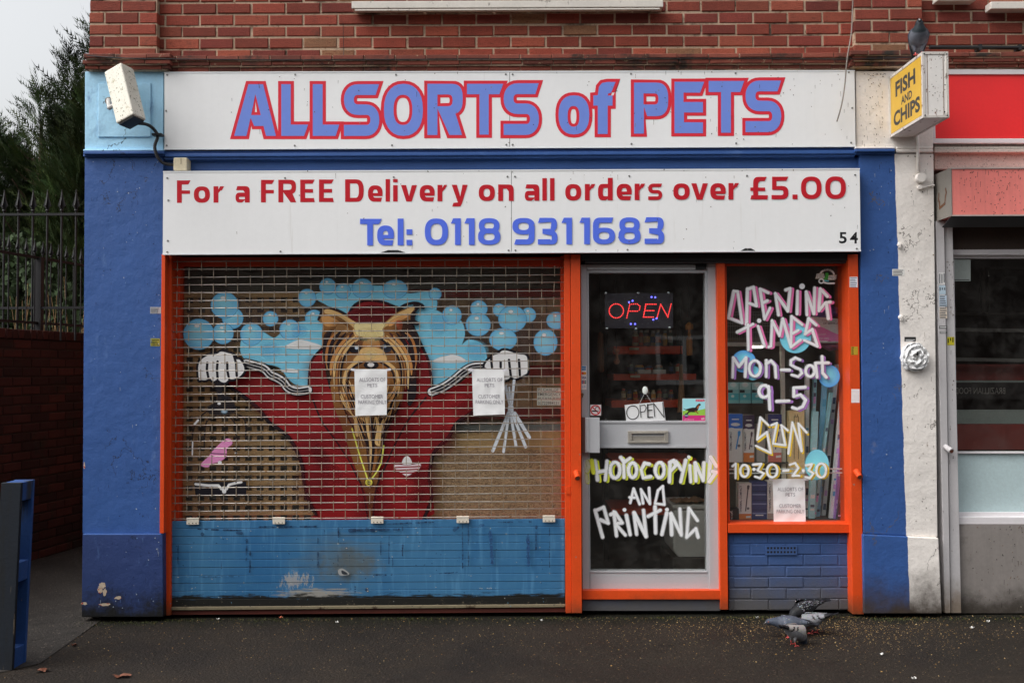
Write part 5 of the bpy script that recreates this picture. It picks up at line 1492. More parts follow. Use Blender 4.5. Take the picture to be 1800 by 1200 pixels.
PB = thing('plywood_sheet', 'plain tan plywood sheet standing behind the painted window', 'board', W(830, 918, .2))
mb = MB(); mb.prism([(700, 764), (1000, 756), (1004, 924), (700, 924)], .135, .147)
mb.build('sheet', paint('plywood', (.56, .34, .15), .65, .12, 4, .06, 40, .2, 40, spots=[(A(120, 84, 50), 7, .6, .12, (1, 1, 3)), (A(96, 70, 50), 30, .68, .05, (1, 1, 1))]), PB)
mb = MB(); mb.rect(700, 746, 1004, 757, .135, .15)
mb.build('top_strip', paint('grey_strip', A(96, 98, 96, .6), .6), PB)
OS = thing('chipboard_sheet', 'rough brown chipboard sheet at the lower right of the painted window', 'board', W(888, 918, .15))
m, nt, bsdf, out_ = nodes('osb')
vec, pos = wpos(nt, (1, 1, 2.2))
vo = nd(nt, 'ShaderNodeTexVoronoi', {'Vector': nd(nt, 'ShaderNodeVectorMath', {0: vec, 1: nd(nt, 'ShaderNodeTexNoise', {'Vector': vec, 'Scale': 9.0}).outputs[1]}, operation='ADD').outputs[0], 'Scale': 26.0})
g_ = nd(nt, 'ShaderNodeSeparateColor', {0: vo.outputs['Color']}).outputs[0]
c = mixc(nt, g_, (.28, .15, .075), (.62, .38, .21))
c = mixc(nt, step(nt, nz(nt, vec, 40, 5, .7), .58, .66), c, (.13, .075, .045))
c = mixc(nt, step(nt, nz(nt, wpos(nt, (1, 1, 4))[0], 20, 5, .7), .6, .7), c, (.55, .38, .27))
finish('osb', nt, bsdf, c, .75, nz(nt, vec, 60, 5, .7), .5, .003)
mb = MB(); mb.prism([(779, 792), (1004, 790), (1006, 924), (779, 924)], .118, .132)
mb.build('sheet', m, OS)

# ------------------------------------------------------------------ inside the shop, seen through the door
REDSH = paint('red_shelf_steel', A(176, 50, 28, .30), .45, .1)
SHF = thing('shelf_unit', 'red metal shelving of tins and tubs deep inside the shop', 'shelving', Vector((W(1150, 700, 0.9).x, 0.9, zfl)))
def zat(v, y, u=1150): return W(u, v, y).z
shelves = [(608, 622, 1078, 1200), (657, 668, 1078, 1224), (703, 716, 1074, 1200), (806, 822, 1074, 1224), (893, 905, 1074, 1224)]
YS = .85
for va, vb, ua, ub in shelves:
    mb = MB()
    mb.box(W(ua, va, YS).x, W(ub, va, YS).x, YS, YS + .5, zat(vb, YS), zat(va, YS))
    mb.build('shelf', REDSH, SHF, bevel=.004)
mb = MB()
for u in (1074, 1216): mb.box(W(u, 700, YS).x - .02, W(u, 700, YS).x + .02, YS + .44, YS + .5, zfl, zat(560, YS))
mb.build('upright', BLACK, SHF)
mb = MB()
for va, ua in ((610.5, 1106), (659, 1108)):
    mb.box(W(ua, va, YS).x, W(ua + 17, va, YS).x, YS - .006, YS - .001, zat(va + 4.5, YS), zat(va, YS))
mb.build('price_strip', paint('price_paper', A(190, 176, 150), .6), SHF)
TUB = [A(168, 150, 120), A(120, 96, 66), A(84, 98, 84), A(150, 66, 44), A(60, 70, 90), A(180, 170, 150), A(50, 44, 44), A(170, 120, 50)]
TUBM = [paint('tub_%d' % i, tuple(min(.8, x * 1.9) for x in c), .4, .08, 8) for i, c in enumerate(TUB)]
def tub(u, va, vb, ru, m1, m2, label, cat, y=.97):
    p = W(u, vb, y)
    hgt = W(u, va, y).z - p.z
    r = ru * (D + y) / F
    t = thing('tub', label, cat, p, 'tubs on the red shelving')
    b = MB(); b.lathe(p, [(r * .9, 0), (r, hgt * .06), (r, hgt * .70), (r * .72, hgt * .80), (r * .62, hgt * .84)], 14)
    b.build('jar', m1, t, smooth=False)
    b = MB(); b.lathe(p, [(r * .66, hgt * .84), (r * .68, hgt * .86), (r * .66, hgt)], 14)
    b.build('lid', m2, t)
    b = MB(); b.lathe(p, [(r * 1.01, hgt * .2), (r * 1.01, hgt * .6)], 14)
    b.build('paper_band', TUBM[(int(u * 7)) % 8], t)
for i, (u, va, ru) in enumerate(((1117, 581, 5.4), (1127, 580, 4.0), (1137, 580, 5.8), (1148, 581, 4.2), (1157, 580, 4.8), (1169, 581, 4.2), (1179, 580, 4.0))):
    tub(u, va, 607.5, ru, TUBM[(i * 3) % 8], TUBM[5], 'pale tub on the top red shelf, seen below the lit sign', 'tub')
for i, (u, va, ru) in enumerate(((1108, 637, 6), (1124, 638, 8), (1141, 640, 6), (1158, 638, 7), (1180, 636, 4.5), (1192, 636, 4.5))):
    tub(u, va, 656.5, ru, TUBM[(i * 5 + 2) % 8], TUBM[6], 'dark tub on the middle red shelf above the price strip', 'tub')
for i in range(9): tub(1096 + i * 10.5, 683 + (i % 3), 702.5, 4.2, TUBM[(i * 3 + 1) % 8], TUBM[(i + 3) % 8], 'small tub on the third red shelf behind the card sign', 'tub')
for i, u in enumerate((1130, 1156)):
    p = W(u, 656.8, YS + .03)
    b = MB(); b.box(p.x - .035, p.x + .06, p.y, p.y + .08, p.z, p.z + .03)
    tag(b.build('box', TUBM[5]), 'flat white box lying on the middle red shelf', 'box', 'flat boxes on the middle shelf')
# hanging goods
def hang(name, label, cat, u, va, vb, w, col, y, prof):
    p = W(u, vb, y); h_ = W(u, va, y).z - p.z; r = w * (D + y) / F
    t = thing(name, label, cat, p)
    b = MB(); b.lathe(p, [(r * a, h_ * z) for a, z in prof], 10)
    b.build('body', paint(name + '_' + str(int(u)), col, .6, .15), t)
    b = MB(); q = p + Vector((0, 0, h_)); b.tube([q, q + Vector((0, .01, .12)), q + Vector((0, .02, .5))], .003, 5)
    b.build('string', BLACK, t)
hang('chew_bone', 'knotted peach chew bone hanging inside the glass door', 'pet toy', 1084, 612, 640, 5, A(190, 124, 90), .55, [(.5, 0), (1, .1), (1.1, .22), (.6, .35), (.5, .6), (.6, .7), (1.1, .82), (.9, .95), (.3, 1)])
hang('chew_stick', 'long brown chew stick hanging at the left inside the door', 'pet toy', 1056, 584, 654, 6, A(110, 76, 54), .6, [(.6, 0), (1, .03), (1, .5), (.8, .97), (.3, 1)])
hang('bird_toy', 'orange topped hanging toy inside the upper right of the door', 'pet toy', 1212, 566, 624, 6, A(170, 110, 46), .5, [(.9, 0), (.9, .5), (.5, .55), (.4, .75), (1.2, .78), (1.2, .9), (.3, 1)])
hang('rope_toy', 'pale rope toy hanging low at the right inside the door', 'pet toy', 1198, 640, 724, 7, A(120, 88, 60), .55, [(1.1, 0), (.9, .2), (.7, .5), (.5, .8), (.5, .97), (.3, 1)])
# polystyrene box with a rag behind the lower pane
BX = thing('foam_box', 'white polystyrene box with a brown rag on top behind the lower door pane', 'box', W(1216, 985, .55))
y = .55
b = MB(); p0, p1 = W(1183, 895, y), W(1252, 978, y)
pts = [(p0.x, p1.z + .04), (p0.x + .03, p1.z), (p1.x, p1.z), (p1.x, p0.z), (p0.x, p0.z)]
b.slab([Vector((a, y, z)) for a, z in pts], (0, .4, 0))
FOAM = paint('polystyrene', A(176, 174, 168, .6), .8, .08, 6, .06, 120, .3, 200)
b.build('tub', FOAM, BX, bevel=.012)
b = MB(); b.box(p0.x - .005, p1.x, y - .008, y + .41, p0.z + .002, p0.z + .03)
b.build('lid', FOAM, BX, bevel=.006)
b = MB()
vs, fs = [], []
for i in range(15):
    for j in range(8):
        q = Vector((p0.x + .01 + .24 * i / 14, y + .02 + .2 * j / 7, p0.z + .035))
        q.z += .045 * abs(mnoise.noise(q * 16)) * (1.6 - abs(i - 8) / 8)
        vs.append(q)
for i in range(14):
    for j in range(7): fs.append((i * 8 + j, i * 8 + 8 + j, i * 8 + 9 + j, i * 8 + j + 1))
b.add(vs, fs); b.build('rag', paint('brown_rag', A(120, 90, 64, .6), .9, .2, 12), BX, smooth=True)
b = MB(); b.box(p0.x - .01, p1.x + .12, y - .05, y + .5, zfl, p1.z - .002)
tag(b.build('low_bench', DARK_IN), 'dark bench under the white foam box inside the door', 'bench')

# ------------------------------------------------------------------ goods in the side window
CREAM = paint('cream_shelf', (.7, .66, .58), .6)
SHW = thing('window_shelf', 'cream shelf frame with white rails inside the side window', 'shelf', W(1380, 918, .28))
b = MB(); b.rect(1277, 601, 1376, 607.5, .24, .5); b.build('shelf', CREAM, SHW, bevel=.003)
b = MB(); b.rect(1374, 560, 1381, 918, .28, .31); b.build('upright', CREAM, SHW, bevel=.002)
b = MB(); b.rect(1277, 709, 1374, 712, .26, .6); b.rect(1277, 812, 1400, 815, .26, .6); b.rect(1277, 916, 1500, 921, .10, .75)
b.build('lower_shelf', DARK_IN, SHW)
for v_ in (824.6, 831.6):
    b = MB(); b.cyl(W(1278, v_, .10), W(1486, v_ - 1, .10), .0042, n=8)
    b.build('rail', TIN_WHITE, SHW)
b = MB(); b.rect(1484, 468, 1500, 917, .12, .16); b.build('side_panel', paint('pale_blue_panel', A(100, 130, 160, .6), .6), SHW)
b = MB(); b.rect(1277, 458, 1500, 917, .74, .76); b.build('back_panel', paint('window_back', A(92, 80, 70), .8, .3, 4), SHW)
b = MB(); b.rect(1430, 600.5, 1484, 602.5, .15, .4); b.build('glass_shelf', paint('shelf_edge', A(150, 160, 160), .2), SHW)
b = MB(); b.rect(1318, 608, 1341, 611.5, .27, .30); b.build('strip_lamp', emit('strip_lamp', (1.0, .93, .82), 7.0), SHW)
# wire cage on the shelf
CG = thing('wire_cage', 'grey wire cage standing on the cream shelf of the side window', 'cage', W(1324, 600.5, .35))
b = MB()
for k in range(31): b.cyl(W(1278 + k * 3.1, 548, .34), W(1278 + k * 3.1, 600, .34), .0011, n=4, cap=False)
for v_ in (548, 553, 568, 573, 584, 595): b.cyl(W(1277, v_, .338), W(1373, v_ - .4, .338), .0014, n=4)
b.build('wire', paint('cage_wire', A(150, 146, 138), .4, metal=.5), CG)
b = MB(); b.rect(1279, 594, 1372, 600, .345, .48); b.build('tray', paint('cage_tray', A(110, 96, 80), .6), CG)
b = MB(); b.rect(1279, 560, 1372, 592, .44, .46); b.build('back_sheet', paint('cage_back', A(74, 66, 60), .7, .2, 20), CG)
def boxlike(name, label, cat, uv, y, dep, faces, group=None, side=(0.3, .3, .3)):
    """A carton: body with printed front. faces: list of (kind, ...) drawn on a Paint layer."""
    zb_ = min(W(u, v, y).z for u, v in uv)
    t = thing(name, label, cat, Vector((W(sum(p[0] for p in uv) / len(uv), uv[0][1], y).x, y + dep / 2, zb_)), group)
    b = MB(); b.prism(uv, y, y + dep)
    b.build('carton', paint('card_' + '_'.join('%03d' % int(c * 999) for c in side), side, .55, .05, 8), t)
    P_ = Paint(y - .0006)
    faces(P_)
    P_.build('print', PRINT, t)
    return t
KP = .40
def C_(r, g, b): return A(r, g, b, KP)
def turq(u):
    def f(P_):
        P_.bar(u, 673, u + 19.5, 684, C_(120, 150, 150)); P_.disc(u + 10, 676, 6, 4.5, C_(160, 190, 190), C_(140, 176, 176)); P_.bar(u + .5, 685, u + 9, 690, C_(30, 34, 36)); P_.bar(u, 691, u + 19.5, 703, C_(60, 128, 136)); P_.disc(u + 9, 696, 3, 2.6, C_(150, 190, 190), C_(120, 176, 180)); P_.bar(u, 703.5, u + 19.5, 707.5, C_(96, 140, 140))
    return f
for i, u in enumerate((1279, 1300, 1321.5)):
    boxlike('filter_box', 'turquoise carton on the upper shelf of the side window, ' + ('nearest the door', 'middle of three', 'farthest from the door')[i], 'carton', [(u, 672), (u + 20, 672), (u + 20, 708.5), (u, 708.5)], .30, .1, turq(u), 'turquoise cartons', C_(100, 140, 142))
def heater(u0, u1, v0, v1, top, foot, hcol):
    w = u1 - u0; h = v1 - v0
    def f(P_):
        P_.bar(u0 + .3, v0 + .3, u1 - .3, v1 - .3, C_(186, 180, 168))
        if top:
            P_.bar(u0, v0, u1, v0 + h * .30, top); P_.disc(u0 + w * .5, v0 + h * .22, w * .32, h * .035, C_(190, 190, 186), C_(180, 180, 178)); P_.bar(u0 + w * .25, v0 + h * .10, u0 + w * .75, v0 + h * .125, C_(190, 200, 210))
            P_.poly([(u0, v0 + h * .30), (u0 + w * .3, v0 + h * .285), (u0 + w * .7, v0 + h * .33), (u1, v0 + h * .29), (u1, v0 + h * .34), (u0, v0 + h * .34)], C_(186, 180, 168), smooth=False)
        if foot: P_.bar(u0 + .3, v1 - h * .20, u1 - .3, v1 - .3, foot)
        t0 = v0 + h * (.36 if top else .06)
        P_.textv('THERMAL COMPACT', u0 + w * .10, t0, u0 + w * .26, v1 - h * .24, C_(40, 42, 60), .02)
        P_.line([(u0 + w * .74, t0 + h * .06), (u0 + w * .55, v1 - h * .28)], w * .045, hcol); P_.cap(u0 + w * .76, t0 + h * .02, u0 + w * .74, t0 + h * .08, w * .1, w * .08, hcol); P_.disc(u0 + w * .74, v1 - h * .34, w * .1, w * .1, C_(90, 90, 96), C_(70, 70, 80))
        P_.shape([[(u0 + w * .58, v1 - h * .14), (u1 - w * .06, v1 - h * .15), (u1 - w * .06, v1 - h * .10), (u0 + w * .58, v1 - h * .09)]], C_(206, 200, 188))
    return f
for lab, q, top, foot, hc, y in (('blue topped heater carton with a blue heater drawing, beside the door in the side window', (1280, 1305.5, 727, 812), C_(40, 80, 150), None, C_(44, 106, 160), .26),
                                 ('dark topped heater carton with an orange foot, second from the door', (1306.5, 1326, 729, 812), C_(52, 40, 62), C_(176, 96, 48), C_(62, 50, 62), .27),
                                 ('dark topped heater carton with a pinkish foot, behind the yellow sprayed word', (1350, 1374, 728, 812), C_(44, 46, 86), C_(150, 84, 76), C_(70, 66, 100), .27),
                                 ('heater carton with an orange sticker, lower shelf of the side window', (1298, 1321, 849, 916), None, C_(170, 92, 50), C_(60, 60, 66), .20),
                                 ('heater carton half hidden by the paper notice, lower shelf of the side window', (1349, 1372, 845, 916), None, C_(126, 112, 108), C_(60, 60, 66), .20)):
    boxlike('heater_box', lab, 'carton', [(q[0], q[2]), (q[1], q[2]), (q[1], q[3]), (q[0], q[3])], y, .07, heater(*q, top, foot, hc), 'heater cartons', C_(150, 146, 138))
boxlike('grey_box', 'plain grey carton between the heater cartons of the side window', 'carton', [(1330, 745), (1345, 745), (1345, 812), (1330, 812)], .28, .07, lambda P_: P_.bar(1332, 750, 1343, 756, C_(120, 120, 122)), None, C_(118, 116, 114))
def bluebox(P_):
    for k in range(4): P_.bar(1322.5, 851 + k * 16.5, 1347.5, 853.4 + k * 16.5, C_(90, 98, 128)); P_.bar(1322.5, 862 + k * 16.5, 1347.5, 863 + k * 16.5, C_(28, 30, 52))
    P_.bar(1328, 904, 1342, 906, C_(170, 176, 190))
boxlike('navy_box', 'tall navy blue carton on the lower shelf of the side window', 'carton', [(1321.7, 846), (1348.2, 846), (1348.2, 916), (1321.7, 916)], .20, .08, bluebox, None, C_(44, 50, 84))
def blackbox(P_):
    P_.textv('MINI HEATER', 1285, 897, 1288, 912, C_(180, 180, 180)); P_.line([(1283, 898), (1287, 902)], .6, C_(220, 220, 220))
boxlike('black_box', 'small black carton in the lower corner of the side window by the door', 'carton', [(1281.5, 894), (1298.8, 893), (1299.2, 916), (1282, 916)], .17, .07, blackbox, None, C_(22, 20, 22))
def lampbox(P_):
    P_.line([(1396, 732), (1396, 806)], .5, C_(60, 52, 44)); P_.line([(1403.5, 732), (1403.5, 806)], .5, C_(60, 52, 44)); P_.line([(1396, 732), (1403.5, 732)], .5, C_(60, 52, 44)); P_.line([(1397.5, 728), (1397.5, 732)], .5, C_(60, 52, 44)); P_.line([(1402, 728), (1402, 732)], .5, C_(60, 52, 44))
    P_.bar(1390, 722, 1412, 722.8, C_(120, 100, 76))
boxlike('lamp_box', 'tall brown card lamp box with a line drawing in the side window', 'carton', [(1387, 722), (1414, 720), (1415, 868), (1388, 870)], .24, .06, lampbox, None, C_(168, 144, 108))
def pinkbox(P_):
    P_.shape([[(1428, 571), (1436, 571), (1448, 576), (1462, 583), (1479, 590), (1479, 600), (1428, 598)]], C_(184, 90, 132))
    P_.text('EASY RINSE', 1445, 561.5, 1472, 564.5, C_(120, 110, 112)); P_.text('OF SERVICE', 1447, 566, 1473, 570, C_(90, 84, 88), .02)
    P_.text('LUX LUXURY', 1431, 586, 1452, 589, C_(222, 190, 200)); P_.text('50 BAGS 2000', 1431, 593, 1457, 596, C_(222, 190, 200))
boxlike('pink_box', 'pink and grey carton on the glass shelf of the side window', 'carton', [(1428, 556), (1480, 561), (1479, 601), (1428, 600)], .20, .12, pinkbox, None, C_(176, 168, 166))
b = MB()
vs, fs = [], []
p = W(1452, 549, .3)
b.ball(p, .09, .05, .055, 14, 9); 
for q in b.v: q += Vector((0, 0, .02 * mnoise.noise(q * 22)))
tag(b.build('purple_bag', paint('purple_film', A(92, 64, 112, .6), .35, .2, 12), smooth=True), 'crumpled purple bag behind the pink carton in the side window', 'bag')
b = MB(); p = W(1462, 607, .22); b.ball(p, .075, .05, .03, 14, 9)
for q in b.v: q += Vector((0, 0, .015 * mnoise.noise(q * 25)))
tag(b.build('magenta_bag', paint('magenta_film', A(120, 66, 104, .6), .4, .2, 12), smooth=True), 'magenta bag under the glass shelf in the side window', 'bag')
# long tube cartons leaning in the right corner
TEAL, CRM, GRN, PUR, WHT, BLK = C_(96, 150, 160), C_(172, 164, 146), C_(120, 130, 122), C_(112, 80, 128), C_(190, 184, 176), C_(40, 38, 44)
KP = .32
TEAL, CRM, GRN, PUR, WHT, BLK = C_(104, 138, 146), C_(172, 164, 146), C_(120, 130, 122), C_(112, 80, 128), C_(190, 184, 176), C_(40, 38, 44)
tubes = [('cream tube carton, the one nearest the brown lamp box', 1418, 1420, 640, 6.5, CRM, .30), ('teal tube carton leaning just past the first cream one', 1424, 1434, 645, 6, TEAL, .34), ('short teal carton standing in front of the leaning tubes', 1427, 1434, 723, 10, TEAL, .22),
         ('blue tube carton with printed bands, under the blue sprayed round', 1437, 1452, 650, 8, C_(88, 124, 150), .30), ('grey green tube carton behind the blue ones', 1442, 1461, 652, 6, GRN, .36), ('cream tube carton leaning across the middle of the bundle', 1447, 1472, 640, 7, CRM, .33), ('slim teal tube carton low in the bundle', 1431, 1462, 690, 5, C_(108, 140, 146), .26),
         ('white and black lettered tube carton in the bundle', 1462, 1481, 705, 8, WHT, .22), ('purple spotted tube carton in the bundle', 1470, 1487, 712, 9, PUR, .20), ('tall cream tube carton against the window side', 1478, 1492, 655, 8, C_(186, 178, 160), .28), ('black striped tube carton at the right of the bundle', 1474, 1491, 788, 6, BLK, .15)]
for i, (lab, ub, ut, vt, w, c, y) in enumerate(tubes):
    vb = 917
    def pr(P_, ub=ub, ut=ut, vt=vt, w=w, i=i, vb=vb):
        r_ = random.Random(i * 5 + 1)
        at_ = lambda t, s: (ub + (ut - ub) * t + w * (s - .5), vb + (vt - vb) * t)
        for k in range(10):
            t = r_.uniform(.05, .95); l = r_.uniform(.01, .05)
            cc = [C_(60, 66, 80), C_(200, 196, 186), C_(66, 110, 134), C_(140, 110, 160)][r_.randrange(4)]
            P_.shape([[at_(t, .15), at_(t, .85), at_(t + l, .85), at_(t + l, .15)]], cc)
    boxlike('tube_carton', lab, 'carton', [(ub - w / 2, vb), (ub + w / 2, vb), (ut + w / 2, vt), (ut - w / 2, vt)], y, .03, pr, 'leaning tube cartons', c)

# ------------------------------------------------------------------ lit signs, cards and stickers on the glass
LED = thing('led_sign', 'lit dotted red open sign with blue lamps in the door glass', 'led sign', W(1123, 578, .07))
z4 = tr(1040, 480, 4.614)
mb = MB(); mb.rect(1063.5, 515, 1183, 576.5, .064, .070)
mb.build('plate', paint('smoked_acrylic', A(52, 50, 58, .8), .3, .05), LED)
RL, BL_, OFF = emit('red_led', (1.0, .05, .05), 1.5), emit('blue_led', (.12, .12, 1.0), 2.6), plain('unlit_led', A(170, 170, 176), .4)
def dots(name, pts, r, mat):
    b = MB()
    for u, v in pts: b.ball(W(u, v, .062), r, r * .5, r, 8, 5)
    return b.build(name, mat, LED)
def along(L, stp):
    out_ = []
    for p, q in zip(L[:-1], L[1:]):
        d_ = math.hypot(q[0] - p[0], q[1] - p[1]); k = max(1, round(d_ / stp))
        out_ += [(p[0] + (q[0] - p[0]) * i / k, p[1] + (q[1] - p[1]) * i / k) for i in range(k)]
    return out_ + [L[-1]]
O_ = [(200 + 58 * cos(2 * pi * k / 26), 306 + 57 * sin(2 * pi * k / 26)) for k in range(26)]
dl = z4(O_) + z4(along([(285, 362), (310, 252), (370, 250), (392, 268), (388, 298), (372, 308), (303, 308)], 13.5)) + z4(along([(522, 252), (440, 252), (420, 356), (500, 356)], 13.5)) + z4(along([(440, 304), (505, 304)], 13.5)) + z4(along([(532, 356), (560, 252), (618, 356), (645, 250)], 13.5))
dots('red_letters', dl, .0037, RL)
dots('blue_lamp', z4([(303, 236), (332, 224), (486, 194), (516, 196), (318, 412), (352, 412), (500, 377), (526, 367)]), .0058, BL_)
dots('unlit_lamp', z4([(388 + 0 * k, 306) for k in range(0)] + [(385 + 235 * cos(a), 303 + 110 * sin(a)) for a in [2 * pi * k / 30 for k in range(30)]]), .0014, OFF)
b = MB()
for u, v in ((1065, 515), (1122, 515), (1175, 514.5), (1067, 577), (1118, 577.5), (1177, 575.5)):
    b.ball(W(u, v, .058), .0085, .006, .0065, 10, 6)
b.build('sucker', paint('clear_sucker', A(196, 206, 210), .25), LED)

CARD = thing('open_card', 'hand drawn white card sign hanging from a sucker in the door glass', 'card sign', W(1134, 740, .041))
mb = MB(); mb.prism([(1098, 711.5), (1166, 705.5), (1170, 738.5), (1101, 740.5)], .0385, .0405)
mb.build('card', PAPER, CARD)
P_ = Paint(.0379)
INK = (.01, .01, .012)
zc4 = tr(1000, 440, 3.53)
P_.line(zc4(ell(396, 1005, 38, 42, 26)), .55, INK, .3)
P_.line(zc4([(440, 960), (447, 1035)]), .45, INK, .3); P_.line(zc4([(440, 962), (470, 958), (480, 975), (470, 998), (445, 1003)]), .45, INK, .3)
P_.line(zc4([(488, 955), (490, 1035)]), .9, INK, .3)
for L in ([(488, 957), (518, 953)], [(489, 992), (515, 990)], [(490, 1035), (520, 1033)]): P_.line(zc4(L), .7, INK, .3)
P_.line(zc4([(532, 1030), (525, 948), (590, 1035), (582, 942)]), .55, INK, .3)
P_.build('lettering', PRINT, CARD)
mb = MB(); c = W(1134, 686, .037)
mb.ball(c, .018, .005, .026, 14, 8)
mb.build('sucker', paint('white_sucker', A(208, 214, 208), .35), CARD)
mb = MB()
for u, v in ((1124, 709.5), (1145, 707)): mb.tube([c + Vector((0, .001, -.01)), W(u, v, .038)], .0009, 5)
mb.build('string', paint('string', A(200, 200, 200), .7), CARD)

def sticker(name, label, cat, uv, y, draw, base=None, group=None):
    t = thing(name, label, cat, W(sum(p[0] for p in uv) / len(uv), max(p[1] for p in uv), y), group)
    mb = MB(); mb.prism(uv, y - .0006, y)
    mb.build('backing', paint('sticker_%03d%03d%03d' % tuple(int(c * 999) for c in base), base, .45, .04, 20) if base else PAPER, t)
    if draw:
        P_ = Paint(y - .0008); draw(P_); P_.build('print', PRINT, t)
    return t
def rc(u0, v0, u1, v1): return [(u0, v0), (u1, v0), (u1, v1), (u0, v1)]
RD = A(196, 40, 44)
def nosmoke(P_):
    P_.line(ell(1046.8, 720.6, 8.2, 8.2), 1.0, RD); P_.line([(1041, 714.8), (1052.6, 726.4)], .9, RD)
    P_.bar(1040.5, 721, 1050, 723, INK); P_.bar(1050.8, 721, 1052, 723, INK); P_.line([(1046, 719), (1048, 715), (1052, 715), (1053, 719)], .6, A(110, 110, 110))
sticker('no_smoking_sticker', 'white square sticker with a red barred circle in the door glass', 'sticker', rc(1037.5, 711, 1056.6, 730), .0395, nosmoke, A(222, 210, 210))
def dogposter(P_):
    P_.bar(1200, 700.5, 1239.5, 724, A(150, 210, 226)); P_.poly([(1200, 722), (1212, 720), (1226, 721), (1239.5, 718), (1239.5, 731), (1200, 731)], A(140, 190, 70), smooth=False); P_.bar(1200, 729.5, 1239.5, 739.5, A(196, 50, 120))
    P_.bar(1223, 701.5, 1238.5, 705.5, A(190, 50, 90)); P_.text('100% NATURAL', 1224, 702.5, 1237.5, 704.6, A(230, 220, 226))
    DK = A(40, 30, 28)
    P_.poly([(1204, 720), (1209, 718), (1218, 716), (1222, 716), (1225, 712), (1229, 709), (1232, 711), (1229, 714), (1227, 720), (1222, 724), (1213, 724), (1209, 727), (1207, 726), (1210, 722)], DK, n=3)
    P_.line([(1222, 722), (1227, 726)], .9, A(140, 80, 40)); P_.line([(1226, 717), (1228, 713)], 1.2, A(160, 90, 50)); P_.line([(1202, 718), (1206, 720)], .5, DK)
    P_.disc(1206.5, 730, 3.6, 3.6, A(50, 56, 90), A(40, 46, 80)); P_.bar(1203.5, 729.4, 1209.6, 730.6, A(190, 190, 210)); P_.text('www.petfood.co.uk', 1202, 736, 1220, 738.2, A(236, 220, 230)); P_.text('69', 1233, 733.5, 1238, 737.5, A(240, 220, 230))
sticker('dog_poster', 'bright square poster of a dark dog on grass in the door glass', 'poster', rc(1199.5, 700, 1240, 740), .0395, dogposter, A(200, 200, 200))
def cards(P_):
    P_.bar(1022.4, 643.2, 1029.8, 650.6, A(60, 130, 180)); P_.text('AM EX', 1023, 645.4, 1029.4, 648.4, A(230, 236, 240))
    P_.disc(1024.6, 655.8, 2.4, 2.4, A(206, 60, 40), A(206, 60, 40)); P_.disc(1028, 655.8, 2.4, 2.4, A(226, 150, 50), A(226, 150, 50))
    P_.text('VISA', 1022.4, 661.4, 1030.4, 665.6, A(34, 44, 110), .02)
    for k, cc in enumerate((A(30, 50, 120), A(170, 40, 50), A(30, 110, 80))): P_.bar(1022.6 + k * 2.7, 668.4, 1024.9 + k * 2.7, 674, cc)
    P_.text('JCB', 1022.8, 669.8, 1030.2, 672.6, A(230, 230, 230)); P_.disc(1027.5, 679.6, 1.5, 1.5, A(130, 170, 200), A(130, 170, 200)); P_.disc(1027.5, 679.6, .8, .8, A(220, 220, 220), A(220, 220, 220)); P_.line([(1024, 678.4), (1024, 681)], .4, A(130, 170, 200))
sticker('payment_sticker', 'narrow strip of payment card marks on the left door frame', 'sticker', rc(1021.9, 642.4, 1031, 684.6), .0275, cards, A(222, 224, 226))
# round animal emblem with green lizard on the side window
def zoo(P_):
    P_.line(ell(1454, 483, 12, 9, 14, 190, 350), 1.6, A(208, 206, 200)); P_.text('THE PET LEADER', 1444.5, 472.6, 1463.5, 475.8, A(60, 60, 60), .01)
    P_.shape([[(1436, 481), (1448, 480), (1450, 489), (1433, 490)]], A(186, 172, 150)); P_.shape([[(1456, 484), (1471, 483), (1468, 492), (1455, 492)]], A(186, 172, 150))
    P_.text('ZOO', 1434.4, 481.4, 1449, 488.8, A(236, 230, 216), .06); P_.text('ZOO', 1435.2, 482, 1448.4, 488.2, A(44, 40, 36), .0); P_.text('MED', 1456.2, 484.6, 1470, 491.2, A(236, 230, 216), .06); P_.text('MED', 1456.8, 485.2, 1469.4, 490.8, A(44, 40, 36))
    P_.poly([(1451, 480), (1455, 479.5), (1456.5, 484), (1455, 490), (1450, 493), (1447.5, 490), (1450.5, 486)], A(70, 150, 60), n=3); P_.line([(1448, 493), (1456, 494)], 1.2, A(90, 170, 180))
    P_.line(ell(1443.6, 494, 4, 3.6), 1.2, A(212, 210, 206)); P_.line([(1447, 496), (1455, 498), (1466, 498)], 1.4, A(212, 210, 206), .2, True)
P_ = Paint(.0592); zoo(P_)
o = P_.build('emblem_sticker', PRINT)
tag(o, 'winged lettered emblem sticker with a green lizard high on the side window', 'sticker')

